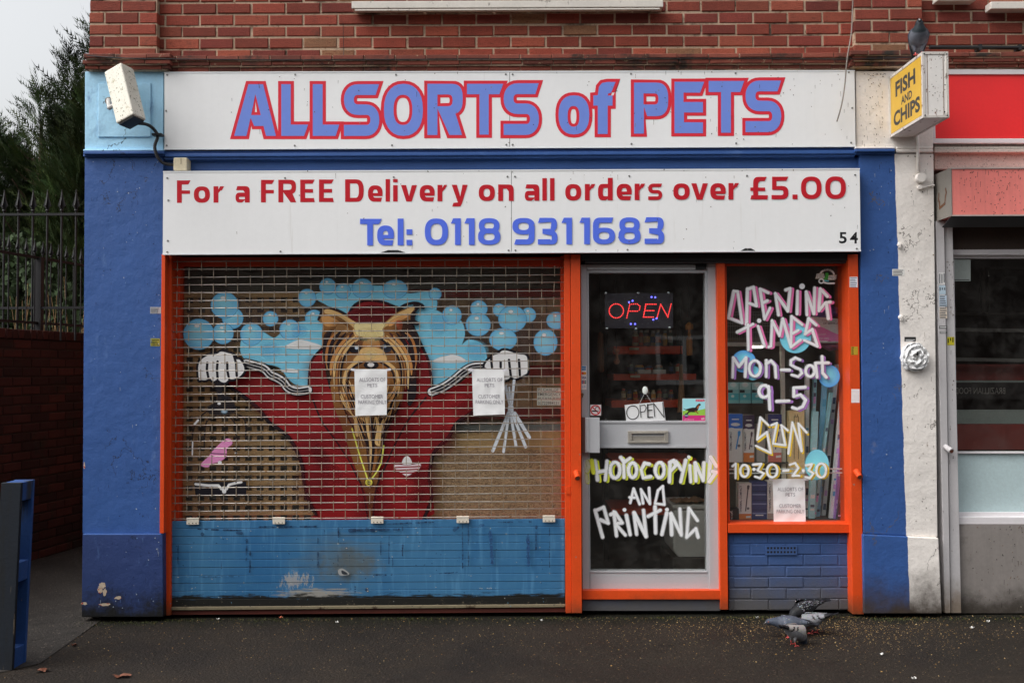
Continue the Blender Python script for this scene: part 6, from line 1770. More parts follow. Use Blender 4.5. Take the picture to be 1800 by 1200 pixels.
# paper notices in clear sleeves
def notice(label, q, y):
    t = thing('paper_notice', label, 'notice', W((q[0][0] + q[2][0]) / 2, q[2][1], y), 'parking notices in plastic sleeves')
    b = MB(); nu, nv = 32, 44
    vs, fs = [], []
    r_ = rng.random() * 9
    for j in range(nv + 1):
        for i in range(nu + 1):
            s_, t_ = i / nu, j / nv
            u = (q[0][0] * (1 - s_) + q[1][0] * s_) * (1 - t_) + (q[3][0] * (1 - s_) + q[2][0] * s_) * t_
            v = (q[0][1] * (1 - s_) + q[1][1] * s_) * (1 - t_) + (q[3][1] * (1 - s_) + q[2][1] * s_) * t_
            p = W(u, v, y)
            p.y -= .003 + .004 * mnoise.noise(Vector((u * .06 + r_, v * .05, 0))) + .010 * max(0, t_ - .86) * abs(sin(s_ * 7))
            vs.append(p)
    for j in range(nv):
        for i in range(nu): fs.append((j * (nu + 1) + i, j * (nu + 1) + i + 1, (j + 1) * (nu + 1) + i + 1, (j + 1) * (nu + 1) + i))
    b.add(vs, fs)
    b.build('sheet', PAPER, t, smooth=True, recalc=False)
    def place(u, v, off):
        p = W(u, v, y); p.y -= .0048 + .004 * mnoise.noise(Vector((u * .06 + r_, v * .05, 0))) + off; return p
    P_ = Paint(y, place)
    u0, v0 = q[0]; w = q[1][0] - q[0][0]; h = q[3][1] - q[0][1]
    TX = A(146, 142, 148)
    for s, a, b_, c, d_ in (('ALLSORTS OF', .13, .93, .185, .265), ('PETS', .38, .68, .305, .38), ('CUSTOMER', .18, .86, .545, .625), ('PARKING ONLY', .10, .96, .665, .745)):
        P_.text(s, u0 + w * a + 1, v0 + h * c, u0 + w * b_ + 1, v0 + h * d_, TX)
    P_.build('lettering', PRINT, t)
    b = MB()
    for s in (-1, 1):
        cu = q[0][0] - 2 if s < 0 else q[1][0] + 2
        b.obox(W(cu, q[0][1] + 1, y - .004), (.016, 0, .003 * s), (0, .0005, 0), (-.002 * s, 0, .007))
    b.build('tape', paint('clear_tape', A(206, 204, 210), .3), t)
notice('white parking notice over the painted dog on the grille', [(623, 648.5), (680.5, 649), (680, 729), (625, 730.5)], -.024)
notice('white parking notice under the right painted glove on the grille', [(829.5, 649), (886, 649), (887.5, 728), (832, 730)], -.024)
notice('white parking notice low on the side window below the opening hours', [(1358, 841), (1414.5, 841), (1416, 921), (1360, 922)], .054)
def emerg(P_):
    T_ = A(84, 84, 80, .6)
    for s, a, b_, c, d_ in (('IN CASE OF', 945.5, 982, 682.5, 687), ('EMERGENCY', 945.5, 986, 690, 695.5), ('PLEASE RING', 945.5, 991, 698, 702.5), ('07722984131', 945.5, 982, 705.5, 711)): P_.text(s, a, c, b_, d_, T_, .01)
    P_.line([(985, 711), (989, 704)], .3, T_); P_.line([(988, 712), (992, 704)], .3, T_)
sticker('emergency_notice', 'pale slip with four lines of emergency telephone lettering behind the grille', 'notice', rc(944, 681.5, 993, 712), .096, emerg, A(150, 156, 146, .66))

# little stickers on posts and piers
def lines(u0, v0, u1, v1, n, col, vert=False, sd=1):
    def f(P_):
        r_ = random.Random(sd)
        for k in range(n):
            if vert:
                a = u0 + (u1 - u0) * (k + .25) / n; P_.bar(a, v0 + r_.uniform(1, 5), a + (u1 - u0) / n * .5, v1 - r_.uniform(1, 8), col)
            else:
                a = v0 + (v1 - v0) * (k + .25) / n; P_.bar(u0 + 1, a, u1 - r_.uniform(1, (u1 - u0) * .3), a + (v1 - v0) / n * .5, col)
    return f
GT = A(120, 118, 116)
for lab, q, y, dr, base in (
    ('small white printed label on the right orange post beside the emblem', rc(1493.5, 486.5, 1507.5, 505), -.0652, lines(1493.5, 487, 1507.5, 505, 6, A(110, 120, 140)), A(214, 214, 220)),
    ('tiny yellow and brown label on the right orange post', rc(1496, 609, 1508, 623.5), -.0652, lines(1496, 609, 1502, 623, 4, A(60, 50, 20)), A(170, 140, 40)),
    ('blank white label on the right orange post', rc(1496.5, 683.5, 1511, 707.5), -.0652, None, A(216, 206, 206)),
    ('white battery label stuck across the join of the blue and white pier', rc(1568.5, 473, 1590, 484.5), -.0705, lines(1569, 474, 1590, 484, 4, A(80, 80, 80), sd=3), A(206, 204, 200)),
    ('thin black and white label above the plastic bag', rc(1590, 592, 1610, 600), -.0705, lines(1591, 596, 1610, 600, 2, A(190, 190, 190)), A(40, 40, 40)),
    ('small yellow label on the blue pier at the left of the shutter', rc(264.5, 594.5, 281, 608), -.0705, lines(265, 596, 281, 607, 4, A(60, 62, 30)), A(140, 136, 50)),
    ('torn grey label on the blue pier at the left of the shutter', rc(264, 539.5, 283, 551), -.0705, lines(264, 541, 283, 550, 4, A(80, 80, 84), sd=5), A(150, 152, 156))):
    sticker('label_sticker', lab, 'sticker', q, y, dr, base)

# ------------------------------------------------------------------ projecting sign
PS = thing('projecting_sign', 'grimy white box sign with yellow face sticking out from the pier', 'sign', W(1600, 242, -.07))
yf, yb = -.56, -.07
xL, xR = W(1621.5, 150, yf).x, W(1668, 150, yf).x
zt, zb = W(1640, 91, yf).z, W(1640, 207, yf).z
mb = MB(); mb.box(xL + .004, xR - .004, yf + .004, yb, zb + .004, zt - .004)
CASE = paint('grimy_white_case', A(206, 202, 198), .45, .06, 4, .04, 60, .1, 60, spots=[(A(104, 72, 54), 26, .60, .07, (1, 1, .6)), (A(70, 58, 50), 9, .62, .12, (1, 1, .5))])
mb.build('casing', CASE, PS, bevel=.002)
mb = MB()
e = .016
for (y0, y1) in ((yf, yf + e), (yb - e, yb - .001)):
    mb.box(xL, xL + e, y0, y1, zb, zt); mb.box(xR - e, xR, y0, y1, zb, zt)
for z in (zb, zt - e):
    mb.box(xL, xL + e, yf + e + .001, yb - e - .001, z, z + e); mb.box(xR - e, xR, yf + e + .001, yb - e - .001, z, z + e)
    mb.box(xL + e + .001, xR - e - .001, yf, yf + e, z, z + e)
mb.build('frame', paint('rust_edged_frame', A(186, 180, 174), .5, .1, 8, .1, 60, .2, 60, spots=[(A(86, 56, 42), 16, .56, .1, (1, 1, 1))]), PS, bevel=.001)
mb = MB(); mb.box(xL + .001, xL + .004, yf + e + .004, yb - e - .004, zb + e + .004, zt - e - .004)
mb.build('yellow_face', paint('yellow_face', A(188, 150, 54), .5, .08, 5, .04, 60, spots=[(A(120, 90, 40), 30, .69, .05, (1, 1, .5)), (A(168, 118, 50), 4, .64, .2, (1, 2, .5))]), PS)
def sideplace(u, v, off):
    # u: 0 at the wall, 1 at the street end; v: 0 top, 1 bottom
    return Vector((xL + .0006 - off, yb + (yf - yb) * u, zt + (zb - zt) * v))
P_ = Paint(0, sideplace)
SG = A(52, 52, 52)
P_.text('FISH', .20, .16, .80, .41, SG, .035); P_.text('AND', .37, .46, .70, .59, SG, .03); P_.text('CHIPS', .13, .63, .92, .87, SG, .035)
P_.build('lettering', PRINT, PS)
mb = MB()
for u, v in ((1624.5, 95), (1664, 95.5), (1626, 203), (1665, 203), (1660, 197)):
    p = W(u, v, yf); mb.cyl(p, p + Vector((0, -.004, 0)), .004, n=8)
mb.build('bolt', BLACK, PS)
mb = MB(); mb.rect(1630, 95, 1631, 203, yf + .003, yf + .004); mb.rect(1658, 95, 1659, 203, yf + .003, yf + .004)
mb.build('seam', paint('seam_rust', A(110, 84, 70), .6), PS)

# ------------------------------------------------------------------ security camera, conduit, junction box
SCM = thing('security_camera', 'long white speckled camera housing tilted on the light blue pier', 'camera', W(222, 222, -.12))
a, c = W(209, 124, -.20), W(231, 214, -.27)
ax = (c - a).normalized()
sx_ = Vector((1, 0, 0)); sx_ = (sx_ - ax * sx_.dot(ax)).normalized()
fy = ax.cross(sx_).normalized()
mb = MB()
L_ = (c - a).length
sx2 = (sx_ * .92 + fy * .38).normalized(); fy2 = ax.cross(sx2)
mb.obox((a + c) / 2 + fy2 * 0.0, sx2 * .068, fy2 * .055, ax * L_ / 2)
mb.build('housing', paint('lichen_white', A(204, 200, 188), .5, .05, 5, .03, 60, .1, 60, spots=[(A(96, 92, 60), 70, .58, .05, (1, 1, 1)), (A(70, 66, 52), 110, .64, .04, (1, 1, 1)), (A(150, 144, 112), 14, .58, .15, (1, 1, 1))]), SCM, bevel=.008)
mb = MB(); mb.obox(c + ax * .006, sx2 * .058, fy2 * .046, ax * .005)
mb.build('glass_front', BLACK, SCM, bevel=.003)
mb = MB()
q = W(192, 190, -.16)
mb.cyl(q, W(191, 176, -.08), .013, .016, 12); mb.cyl(W(192, 178, -.085), W(192, 178, -.071), .026, n=16); mb.cyl(q, (a * .45 + c * .55), .014, n=10)
mb.build('bracket', paint('grey_bracket', A(168, 164, 160), .5, .1), SCM, smooth=False)
COND = paint('black_conduit', A(34, 32, 34), .5, .15, 30)
mb = MB()
pts = catmull([W(243, 217, -.24), W(258, 219, -.19), W(270, 227, -.13), W(277, 240, -.115), W(272, 258, -.125), W(277, 276, -.118), W(288, 287, -.10), W(306, 290, -.085)], False, 14)
mb.tube(pts, [.0095 + .0016 * (i % 2) for i in range(len(pts))], 8)
CB = thing('camera_cable', 'black corrugated cable looping from the camera to the cream box', 'cable', W(280, 290, -.1))
mb.build('conduit', COND, CB, smooth=False)
mb = MB(); p = W(275, 239, -.085); mb.box(p.x - .012, p.x + .05, p.y - .05, p.y, p.z - .008, p.z + .006)
mb.build('clip', BLACK, CB, bevel=.002)
JB = thing('junction_box', 'cream plastic junction box under the upper sign', 'junction box', W(316, 300, -.1))
mb = MB(); mb.rect(304.5, 277, 328.5, 299.5, -.115, -.036)
mb.build('case', paint('aged_cream_plastic', A(204, 192, 164), .5, .06, 8), JB, bevel=.006)
mb = MB(); mb.rect(317.5, 278, 318.6, 289, -.1165, -.114)
mb.build('seam', paint('seam_brown', A(150, 136, 108), .6), JB)
# wires along the cornice and down the upper sign
mb = MB()
mb.tube(catmull([W(153, 98, -.17), W(190, 101, -.18), W(240, 103, -.18), W(300, 104, -.16), W(500, 105.5, -.13), W(760, 104.5, -.13), W(1000, 104, -.13), W(1260, 103, -.13), W(1490, 104, -.13), W(1600, 101, -.16)], False, 10), .0032, 6)
tag(mb.build('cornice_wire', BLACK), 'thin black wire lying along the brick cornice', 'wire')
mb = MB()
mb.tube(catmull([W(1500, -20, -.03), W(1498, 30, -.04), W(1496, 62, -.06), W(1489, 104, -.13), W(1485, 150, -.12), W(1479, 186, -.13), W(1471, 214, -.11)], False, 8), .0042, 6)
tag(mb.build('loose_cable', paint('grey_cable', A(120, 112, 106), .6)), 'loose grey cable hanging over the right end of the upper sign', 'cable')
mb = MB()
mb.tube(catmull([W(603, 40, -.03), W(603.5, 70, -.01), W(604, 95, -.015), W(598, 106, -.1)], False, 6), .002, 5)
tag(mb.build('brick_wire', BLACK), 'short thin wire down the bricks above the upper sign', 'wire')
# black pipe and white conduit by the projecting sign
mb = MB(); mb.cyl(W(1634, 83.5, -.05), W(2200, 86, -.05), .0125, n=12)
for u in (1722, 1792): p = W(u, 84, -.05); mb.box(p.x - .01, p.x + .01, -.062, .0, p.z - .017, p.z + .017)
tag(mb.build('black_pipe', BLACK, smooth=False), 'black pipe running along the bricks behind the pigeon', 'pipe')
WC = thing('white_conduit', 'white painted conduit with a round junction box below the projecting sign', 'conduit', W(1615, 330, -.08))
WR = paint('white_painted_render', A(206, 200, 194), .7, .08, 4, .06, 60, .4, 40)
mb = MB(); mb.tube([W(1612.5, 238, -.083), W(1613.5, 270, -.083), W(1614, 305, -.083)], .0095, 10)
mb.build('conduit', WR, WC, smooth=True)
mb = MB(); p = W(1616, 314, -.072); mb.cyl(p, p + Vector((0, -.035, 0)), .031, .029, 20)
p2 = W(1616, 330, -.072); mb.cyl(p2, p2 + Vector((0, -.02, 0)), .014, n=12)
mb.tube(catmull([W(1617, 332, -.085), W(1630, 328, -.083), W(1643, 325.5, -.085)], False, 5), .0055, 8)
mb.build('junction', WR, WC, bevel=.003)
for lab, u, v in (('small white painted fixing nub on the pier join, upper one', 1580.5, 430.5), ('small white painted fixing nub on the pier join, lower one', 1582.5, 557.5)):
    b = MB(); p = W(u, v, -.07); b.ball(p + Vector((0, -.008, 0)), .017, .014, .015, 9, 6); b.cyl(p + Vector((0, 0, -.012)), p + Vector((0, -.02, -.016)), .008, n=8)
    tag(b.build('fixing_nub', WR), lab, 'fixing')
# plastic bag tied over a fitting
mb = MB()
PBg = thing('plastic_bag', 'white plastic bag wrapped round a fitting on the white pier', 'bag', W(1609, 655, -.09))
c = W(1609, 628, -.095)
vs, fs = [], []
nu, nv = 40, 24
for j in range(nv + 1):
    th = pi * .5 * j / nv
    for i in range(nu):
        ph = 2 * pi * i / nu
        r = .084 * sin(th) ** .8
        n_ = mnoise.noise(Vector((cos(ph) * 2.2, sin(ph) * 2.2, j * .22))) 
        n2_ = abs(mnoise.noise(Vector((cos(ph) * 5, sin(ph) * 5, j * .5 + 4))))
        rr = r * (1 + .12 * n_)
        dep = .052 * cos(th) ** .6 + .018 * n2_ + .008 * sin(ph * 2 + j * .8) - .022 * max(0, 1 - abs(th - .55 - .25 * n_) / .16) * (.5 + n_) - (.02 if th < .15 else 0) + .022 * mnoise.noise(Vector((cos(ph) * th * 6, sin(ph) * th * 6, 2.0)))
        vs.append(c + Vector((rr * cos(ph), -dep + .03, rr * sin(ph) * 1.06)))
for j in range(nv):
    for i in range(nu): fs.append((j * nu + i, (j + 1) * nu + i, (j + 1) * nu + (i + 1) % nu, j * nu + (i + 1) % nu))
mb.add(vs, fs)
mb.build('film', paint('white_film', A(226, 226, 228), .35, .02, 10, .01, 60, .5, 40, .008), PBg, smooth=True)
mb = MB(); mb.obox(W(1612.5, 621, -.124), (.004, 0, .001), (0, .003, 0), (-.001, 0, .013))
mb.build('slit', BLACK, PBg)
b = MB(); p = W(1609, 628, -.07); b.cyl(p, p + Vector((0, -.03, 0)), .05, n=16)
b.build('fitting', WR, PBg)

# ------------------------------------------------------------------ neighbouring takeaway
NW = paint('white_aluminium', A(204, 200, 202), .4, .05, 4, .03, 60)
NG = paint('grey_painted_steel', A(170, 167, 168), .5, .06, 4, .05, 50, .2, 50, spots=[(A(106, 104, 104), 26, .66, .06, (1, 1, .4)), (A(96, 90, 86), 60, .70, .04, (1, 1, 1))], grime=(A(112, 100, 88), 0, .3, .2))
RS = thing('red_sign', 'plain red sign board in a white frame above the takeaway', 'sign', W(1740, 252, -.05))
mb = MB()
for q in (rc(1633, 122, 2240, 131), rc(1638, 243.5, 2240, 252)): mb.prism(q, -.06, -.02)
mb.prism([(1633, 131.3), (1642, 131.3), (1645, 243.2), (1638, 243.2)], -.06, -.02)
mb.build('frame', NW, RS, bevel=.003)
mb = MB(); mb.prism(rc(1643.5, 131.5, 2240, 243.2), -.05, -.03)
mb.build('panel', paint('red_panel', A(216, 42, 44), .4, .05, 3, .03, 60, spots=[(A(196, 70, 68), 3, .6, .2, (1, 1, .4))]), RS)
mb = MB(); mb.rect(1643, 253, 2240, 296, -.028, .02); mb.rect(1643, 257, 2240, 261, -.05, -.02); mb.rect(1643, 261.3, 2240, 267, -.065, -.02)
mb.build('fascia', paint('pebbled_render', A(176, 168, 160), .85, .08, 3, .15, 90, .8, 70, .004, spots=[(A(90, 82, 76), 95, .60, .04, (1, 1, 1))]), NEXT, bevel=.003)
BXS = thing('shutter_box', 'faded pink shutter box with a grey rusty end over the takeaway window', 'shutter box', W(1740, 390, -.1))
xk0 = W(1673, 340, -.26).x
zk1, zk0 = W(1740, 295, -.26).z, W(1740, 378, -.26).z
mb = MB(); mb.box(xk0 + .003, xr, -.257, -.03, zk0 + .003, zk1 - .003)
mb.build('casing', paint('faded_pink', A(218, 122, 114), .55, .06, 3, .04, 60, .1, 60, streak=.10, spots=[(A(120, 84, 76), 60, .69, .05, (1, 1, .5))]), BXS)
mb = MB(); mb.box(xk0 - .003, xk0 + .002, -.26, -.03, zk0 - .004, zk1 + .003)
mb.build('end_plate', paint('rusty_grey_plate', A(116, 112, 106), .5, .1, 5, .06, 60, spots=[(A(96, 62, 42), 6, .62, .1, (1, 2, 1))]), BXS)
def endplace(u, v, off): return Vector((xk0 - .0036 - off, -.03 - .23 * u, zk1 + (zk0 - zk1) * v))
P_ = Paint(0, endplace)
P_.line([(.28, .45), (.25, .58), (.30, .64), (.30, .76), (.62, .70), (.66, .56), (.72, .48), (.68, .40)], .018, A(96, 60, 36), .02)
P_.build('rust_mark', PAINTED, BXS)
mb = MB(); mb.box(xk0 - .006, xr, -.263, -.257, zk1 - .006, zk1 + .004); mb.box(xk0 - .002, xr, -.262, -.258, zk0 - .006, zk0 + .002)
mb.build('edge_trim', paint('trim_metal', A(170, 156, 150), .5, .1, 20), BXS)
mb = MB(); mb.slab([Vector((xk0 - .0, -.25, zk0 - .003)), Vector((xr, -.25, zk0 - .003)), Vector((xr, -.12, zk0 - .05)), Vector((xk0 - .0, -.12, zk0 - .05))], (0, .003, -.004))
mb.build('soffit', ALU_DK, BXS)
SL = thing('shutter_curtain', 'dark rolled up shutter slats above the takeaway window', 'shutter', W(1740, 440, .02))
for va, vb, yy, cc in ((386, 406, .10, (46, 44, 44)), (406.4, 421, .05, (92, 92, 92)), (421.4, 437, .08, (56, 54, 54))):
    mb = MB(); mb.prism(rc(1675, va, 2240, vb), yy, yy + .05)
    mb.build('slat', paint('slat_%d' % cc[0], A(*cc), .5, .12, 8, .1, 50), SL, bevel=.006)
WN = MB()
WN.prism([(1645, 388), (1660, 388), (1671, 1077), (1661, 1077)], -.06, .10)
gr = WN.build('shutter_guide', NG, NEXT, bevel=.003)
mb = MB(); mb.prism([(1660.4, 388), (1674.5, 388), (1690, 1077), (1671.5, 1077)], -.045, .12)
mb.build('shutter_guide', NG, NEXT, bevel=.003)
mb = MB(); p = W(1664, 788, -.06)
mb.cyl(p + Vector((-.01, 0, .018)), p + Vector((.0, -.05, .0)), .016, n=14)
WG = MB()
WG.prism(rc(1675, 437, 2240, 448), .02, .12); WG.prism(rc(1675, 448.3, 2240, 454), .05, .12); WG.prism([(1675.2, 454.3), (1677.5, 454.3), (1684.5, 907), (1681.5, 907)], .05, .12)
WG.prism(rc(1681, 793.5, 2240, 797), .045, .09)
WG.prism(rc(1682, 900, 2240, 907), .045, .12)
NWIN = WG.build('window_frame', NW, NEXT, bevel=.002)
mb = MB(); mb.prism(rc(1684, 908.5, 2240, 921), -.01, .14)
mb.build('sill', NW, NWIN, bevel=.003)
mb = MB(); mb.prism([(1677.8, 454.4), (2240, 454.4), (2240, 793.4), (1681.5, 793.4)], .07, .076)
mb.build('pane', GLASS_DOOR, NWIN)
mb = MB(); mb.prism(rc(1682.4, 797.2, 2240, 899.8), .065, .08)
mb.build('frosted_panel', paint('frosted_pale_blue', A(170, 188, 190), .25, .03, 2), NWIN)
mb = MB(); mb.prism([(1684.5, 921.3), (2240, 921.3), (2240, 1077), (1690, 1077)], -.015, .14)
mb.build('stall_riser', paint('grey_render_riser', A(124, 118, 114), .75, .12, 2.5, .06, 50, .4, 30, streak=.08, spots=[(A(84, 78, 74), 3, .6, .15, (1, 1, 1)), (A(176, 172, 168), 40, .76, .02, (1, 1, 1))], grime=(A(52, 46, 40), 0, .2, .16)), NEXT)
# inside the takeaway: dark room, frames, and bands and lettering modelling a street reflection
mb = MB()
xa_ = W(1660, 600, .12).x
mb.box(xa_, xa_ + .03, .16, 3, 0, 2.8); mb.box(xa_, xr, 3, 3.05, 0, 2.8); mb.box(xa_, xr, .16, 3.05, 2.75, 2.8); mb.box(xa_, xr, .16, 3, 0, .06); mb.box(xr - .03, xr, .0, 9, 0, zc)
mb.build('interior_wall', DARK_IN, NEXT)
TKD = thing('frames_and_reflection', 'dim frames, and bands standing in for the reflected street, behind the takeaway glass', 'frames and reflection', Vector((W(1760, 700, 1).x, 1.0, .06)))
DM = paint('dim_frame', A(70, 66, 62), .6)
mb = MB()
for q in (rc(1726, 470, 1732, 552), rc(1736, 470, 1741, 552), rc(1680, 549, 2240, 553), rc(1741, 468, 2240, 472)): mb.prism(q, .9, .93)
mb.build('frame', DM, TKD)
mb = MB()
mb.prism([(1672, 576), (2240, 584), (2240, 590), (1672, 582)], .8, .83); mb.prism([(1672, 628), (2240, 638), (2240, 644), (1672, 634)], .8, .83)
mb.build('rail', paint('dim_rail', A(120, 116, 112), .5), TKD)
mb = MB(); mb.prism(rc(1660, 640, 2240, 668), .95, .98); mb.prism(rc(1660, 745, 2240, 790), .7, .75)  # lower red band models the reflected car body
mb.build('red_panel', paint('dim_red', A(140, 60, 54), .6), TKD)
mb = MB(); mb.prism(rc(1660, 720, 2240, 744.5), .7, .74); mb.prism(rc(1660, 668.5, 2240, 672), .7, .72)  # wide pale band models the reflected car roof
mb.build('reflected_pale_band', paint('dim_pale', A(150, 156, 150), .6), TKD)
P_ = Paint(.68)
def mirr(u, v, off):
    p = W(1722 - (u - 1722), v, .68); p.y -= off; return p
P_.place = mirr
P_.bar(1600, 673, 1790, 701, A(40, 36, 36))  # dark band and mirrored words painted as a street reflection
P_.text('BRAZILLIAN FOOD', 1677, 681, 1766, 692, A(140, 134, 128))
P_.build('reflected_lettering', PRINT, TKD)
sticker('paper_sheet', 'white sheet hung inside the top corner of the takeaway window', 'notice', [(1675.5, 456), (1706, 456), (1706, 494), (1676, 494)], .0655, lambda P_: P_.bar(1677, 491, 1704, 492.4, A(60, 60, 60)), A(150, 158, 154))
for i, (lab, q, base, vert) in enumerate((('long white label with upright print, top of the stack on the grey guide', [(1650, 479), (1661, 479), (1661.5, 500), (1650.5, 500)], A(196, 194, 192), True), ('pale blue label second on the grey guide', [(1650.5, 501.5), (1662, 501.5), (1662.5, 517), (1651, 517)], A(160, 178, 190), True),
        ('blue white printed label third on the grey guide', [(1651, 519), (1664, 519), (1664.5, 538.5), (1651.5, 538.5)], A(166, 182, 196), False), ('buff label fourth on the grey guide', [(1651.5, 540), (1664.5, 540), (1665, 559.5), (1652, 559.5)], A(190, 176, 160), False),
        ('thin black label low on the grey guide', [(1651, 572.5), (1665, 572.5), (1665, 577.5), (1651, 577.5)], A(60, 60, 60), False), ('second thin black label, the lowest on the grey guide', [(1652, 582), (1665, 582), (1665, 586), (1652, 586)], A(60, 60, 60), False))):
    us = [p[0] for p in q]; vs_ = [p[1] for p in q]
    sticker('label_sticker', lab, 'sticker', q, -.0602 if i != 99 else 0, lines(min(us), min(vs_), max(us), max(vs_), 3 if vert else 5 if i < 4 else 1, A(84, 88, 94) if i < 4 else A(170, 170, 170), vert, i + 4), base)
sticker('label_sticker', 'yellow and black label on the takeaway window frame', 'sticker', rc(1665, 592, 1677.5, 606.5), -.0455, lines(1665, 592, 1677, 606, 3, A(50, 46, 16), True, 9), A(176, 166, 40))
mbk = MB(); p = W(1664, 790, -.06)
mbk.cyl(p + Vector((-.008, .0, .02)), p + Vector((.006, -.055, -.004)), .017, n=14)
PIN = thing('shutter_pin', 'grey bolt with a rusty open end on the takeaway shutter guide', 'bolt', p)
mbk.build('barrel', NG, PIN)
b = MB(); q = p + Vector((.006, -.055, -.004)); b.cyl(q, q + Vector((.0005, -.002, -.0003)), .0125, n=14); b.build('rusty_mouth', paint('rust_mouth', A(90, 50, 36), .7), PIN)
for lab, u, v, yy in (('orange bolt on the post between shutter and door', 1014.5, 838, -.06), ('orange bolt on the post right of the side window', 1506.5, 836, -.065)):
    p = W(u, v, yy)
    t = thing('shutter_pin', lab, 'bolt', p)
    b = MB(); b.cyl(p + Vector((-.006, 0, .03)), p + Vector((0, -.05, -.002)), .018, n=14); b.build('barrel', ORANGE, t)
    b = MB(); q = p + Vector((0, -.05, -.002)); b.cyl(q, q + Vector((0, -.002, -.0008)), .0125, n=14); b.build('mouth', paint('rust_mouth', A(90, 50, 36)), t)

# dirt specks and runs on the neighbouring fronts
RUST = [A(110, 66, 54), A(86, 54, 46), A(140, 84, 74)]
specks(BXS, -.2576, 1678, 1798, 298, 378, 110, 11, -.004, RUST)
specks(PS, yf - .0004, 1625, 1666, 94, 205, 34, 12, 0)
specks(SHOP, -.0712, 1508, 1556, 130, 258, 80, 13, 0)
specks(SHOP, -.0712, 1590, 1642, 275, 930, 70, 14, 0)
specks(NEXT, -.0162, 1694, 1798, 925, 1070, 90, 15, 0)
specks(NEXT, -.0462, 1664, 1676, 460, 1060, 40, 16, 0)
CHIP = [A(96, 126, 170), A(150, 160, 176), A(28, 44, 84), A(30, 40, 70)]
specks(SHOP, -.0714, 152, 284, 285, 930, 130, 17, 0, CHIP)
specks(SHOP, -.0964, 148, 284, 945, 1075, 50, 18, 0, CHIP)
specks(SHOP, -.0714, 1515, 1570, 285, 930, 70, 19, 0, CHIP)

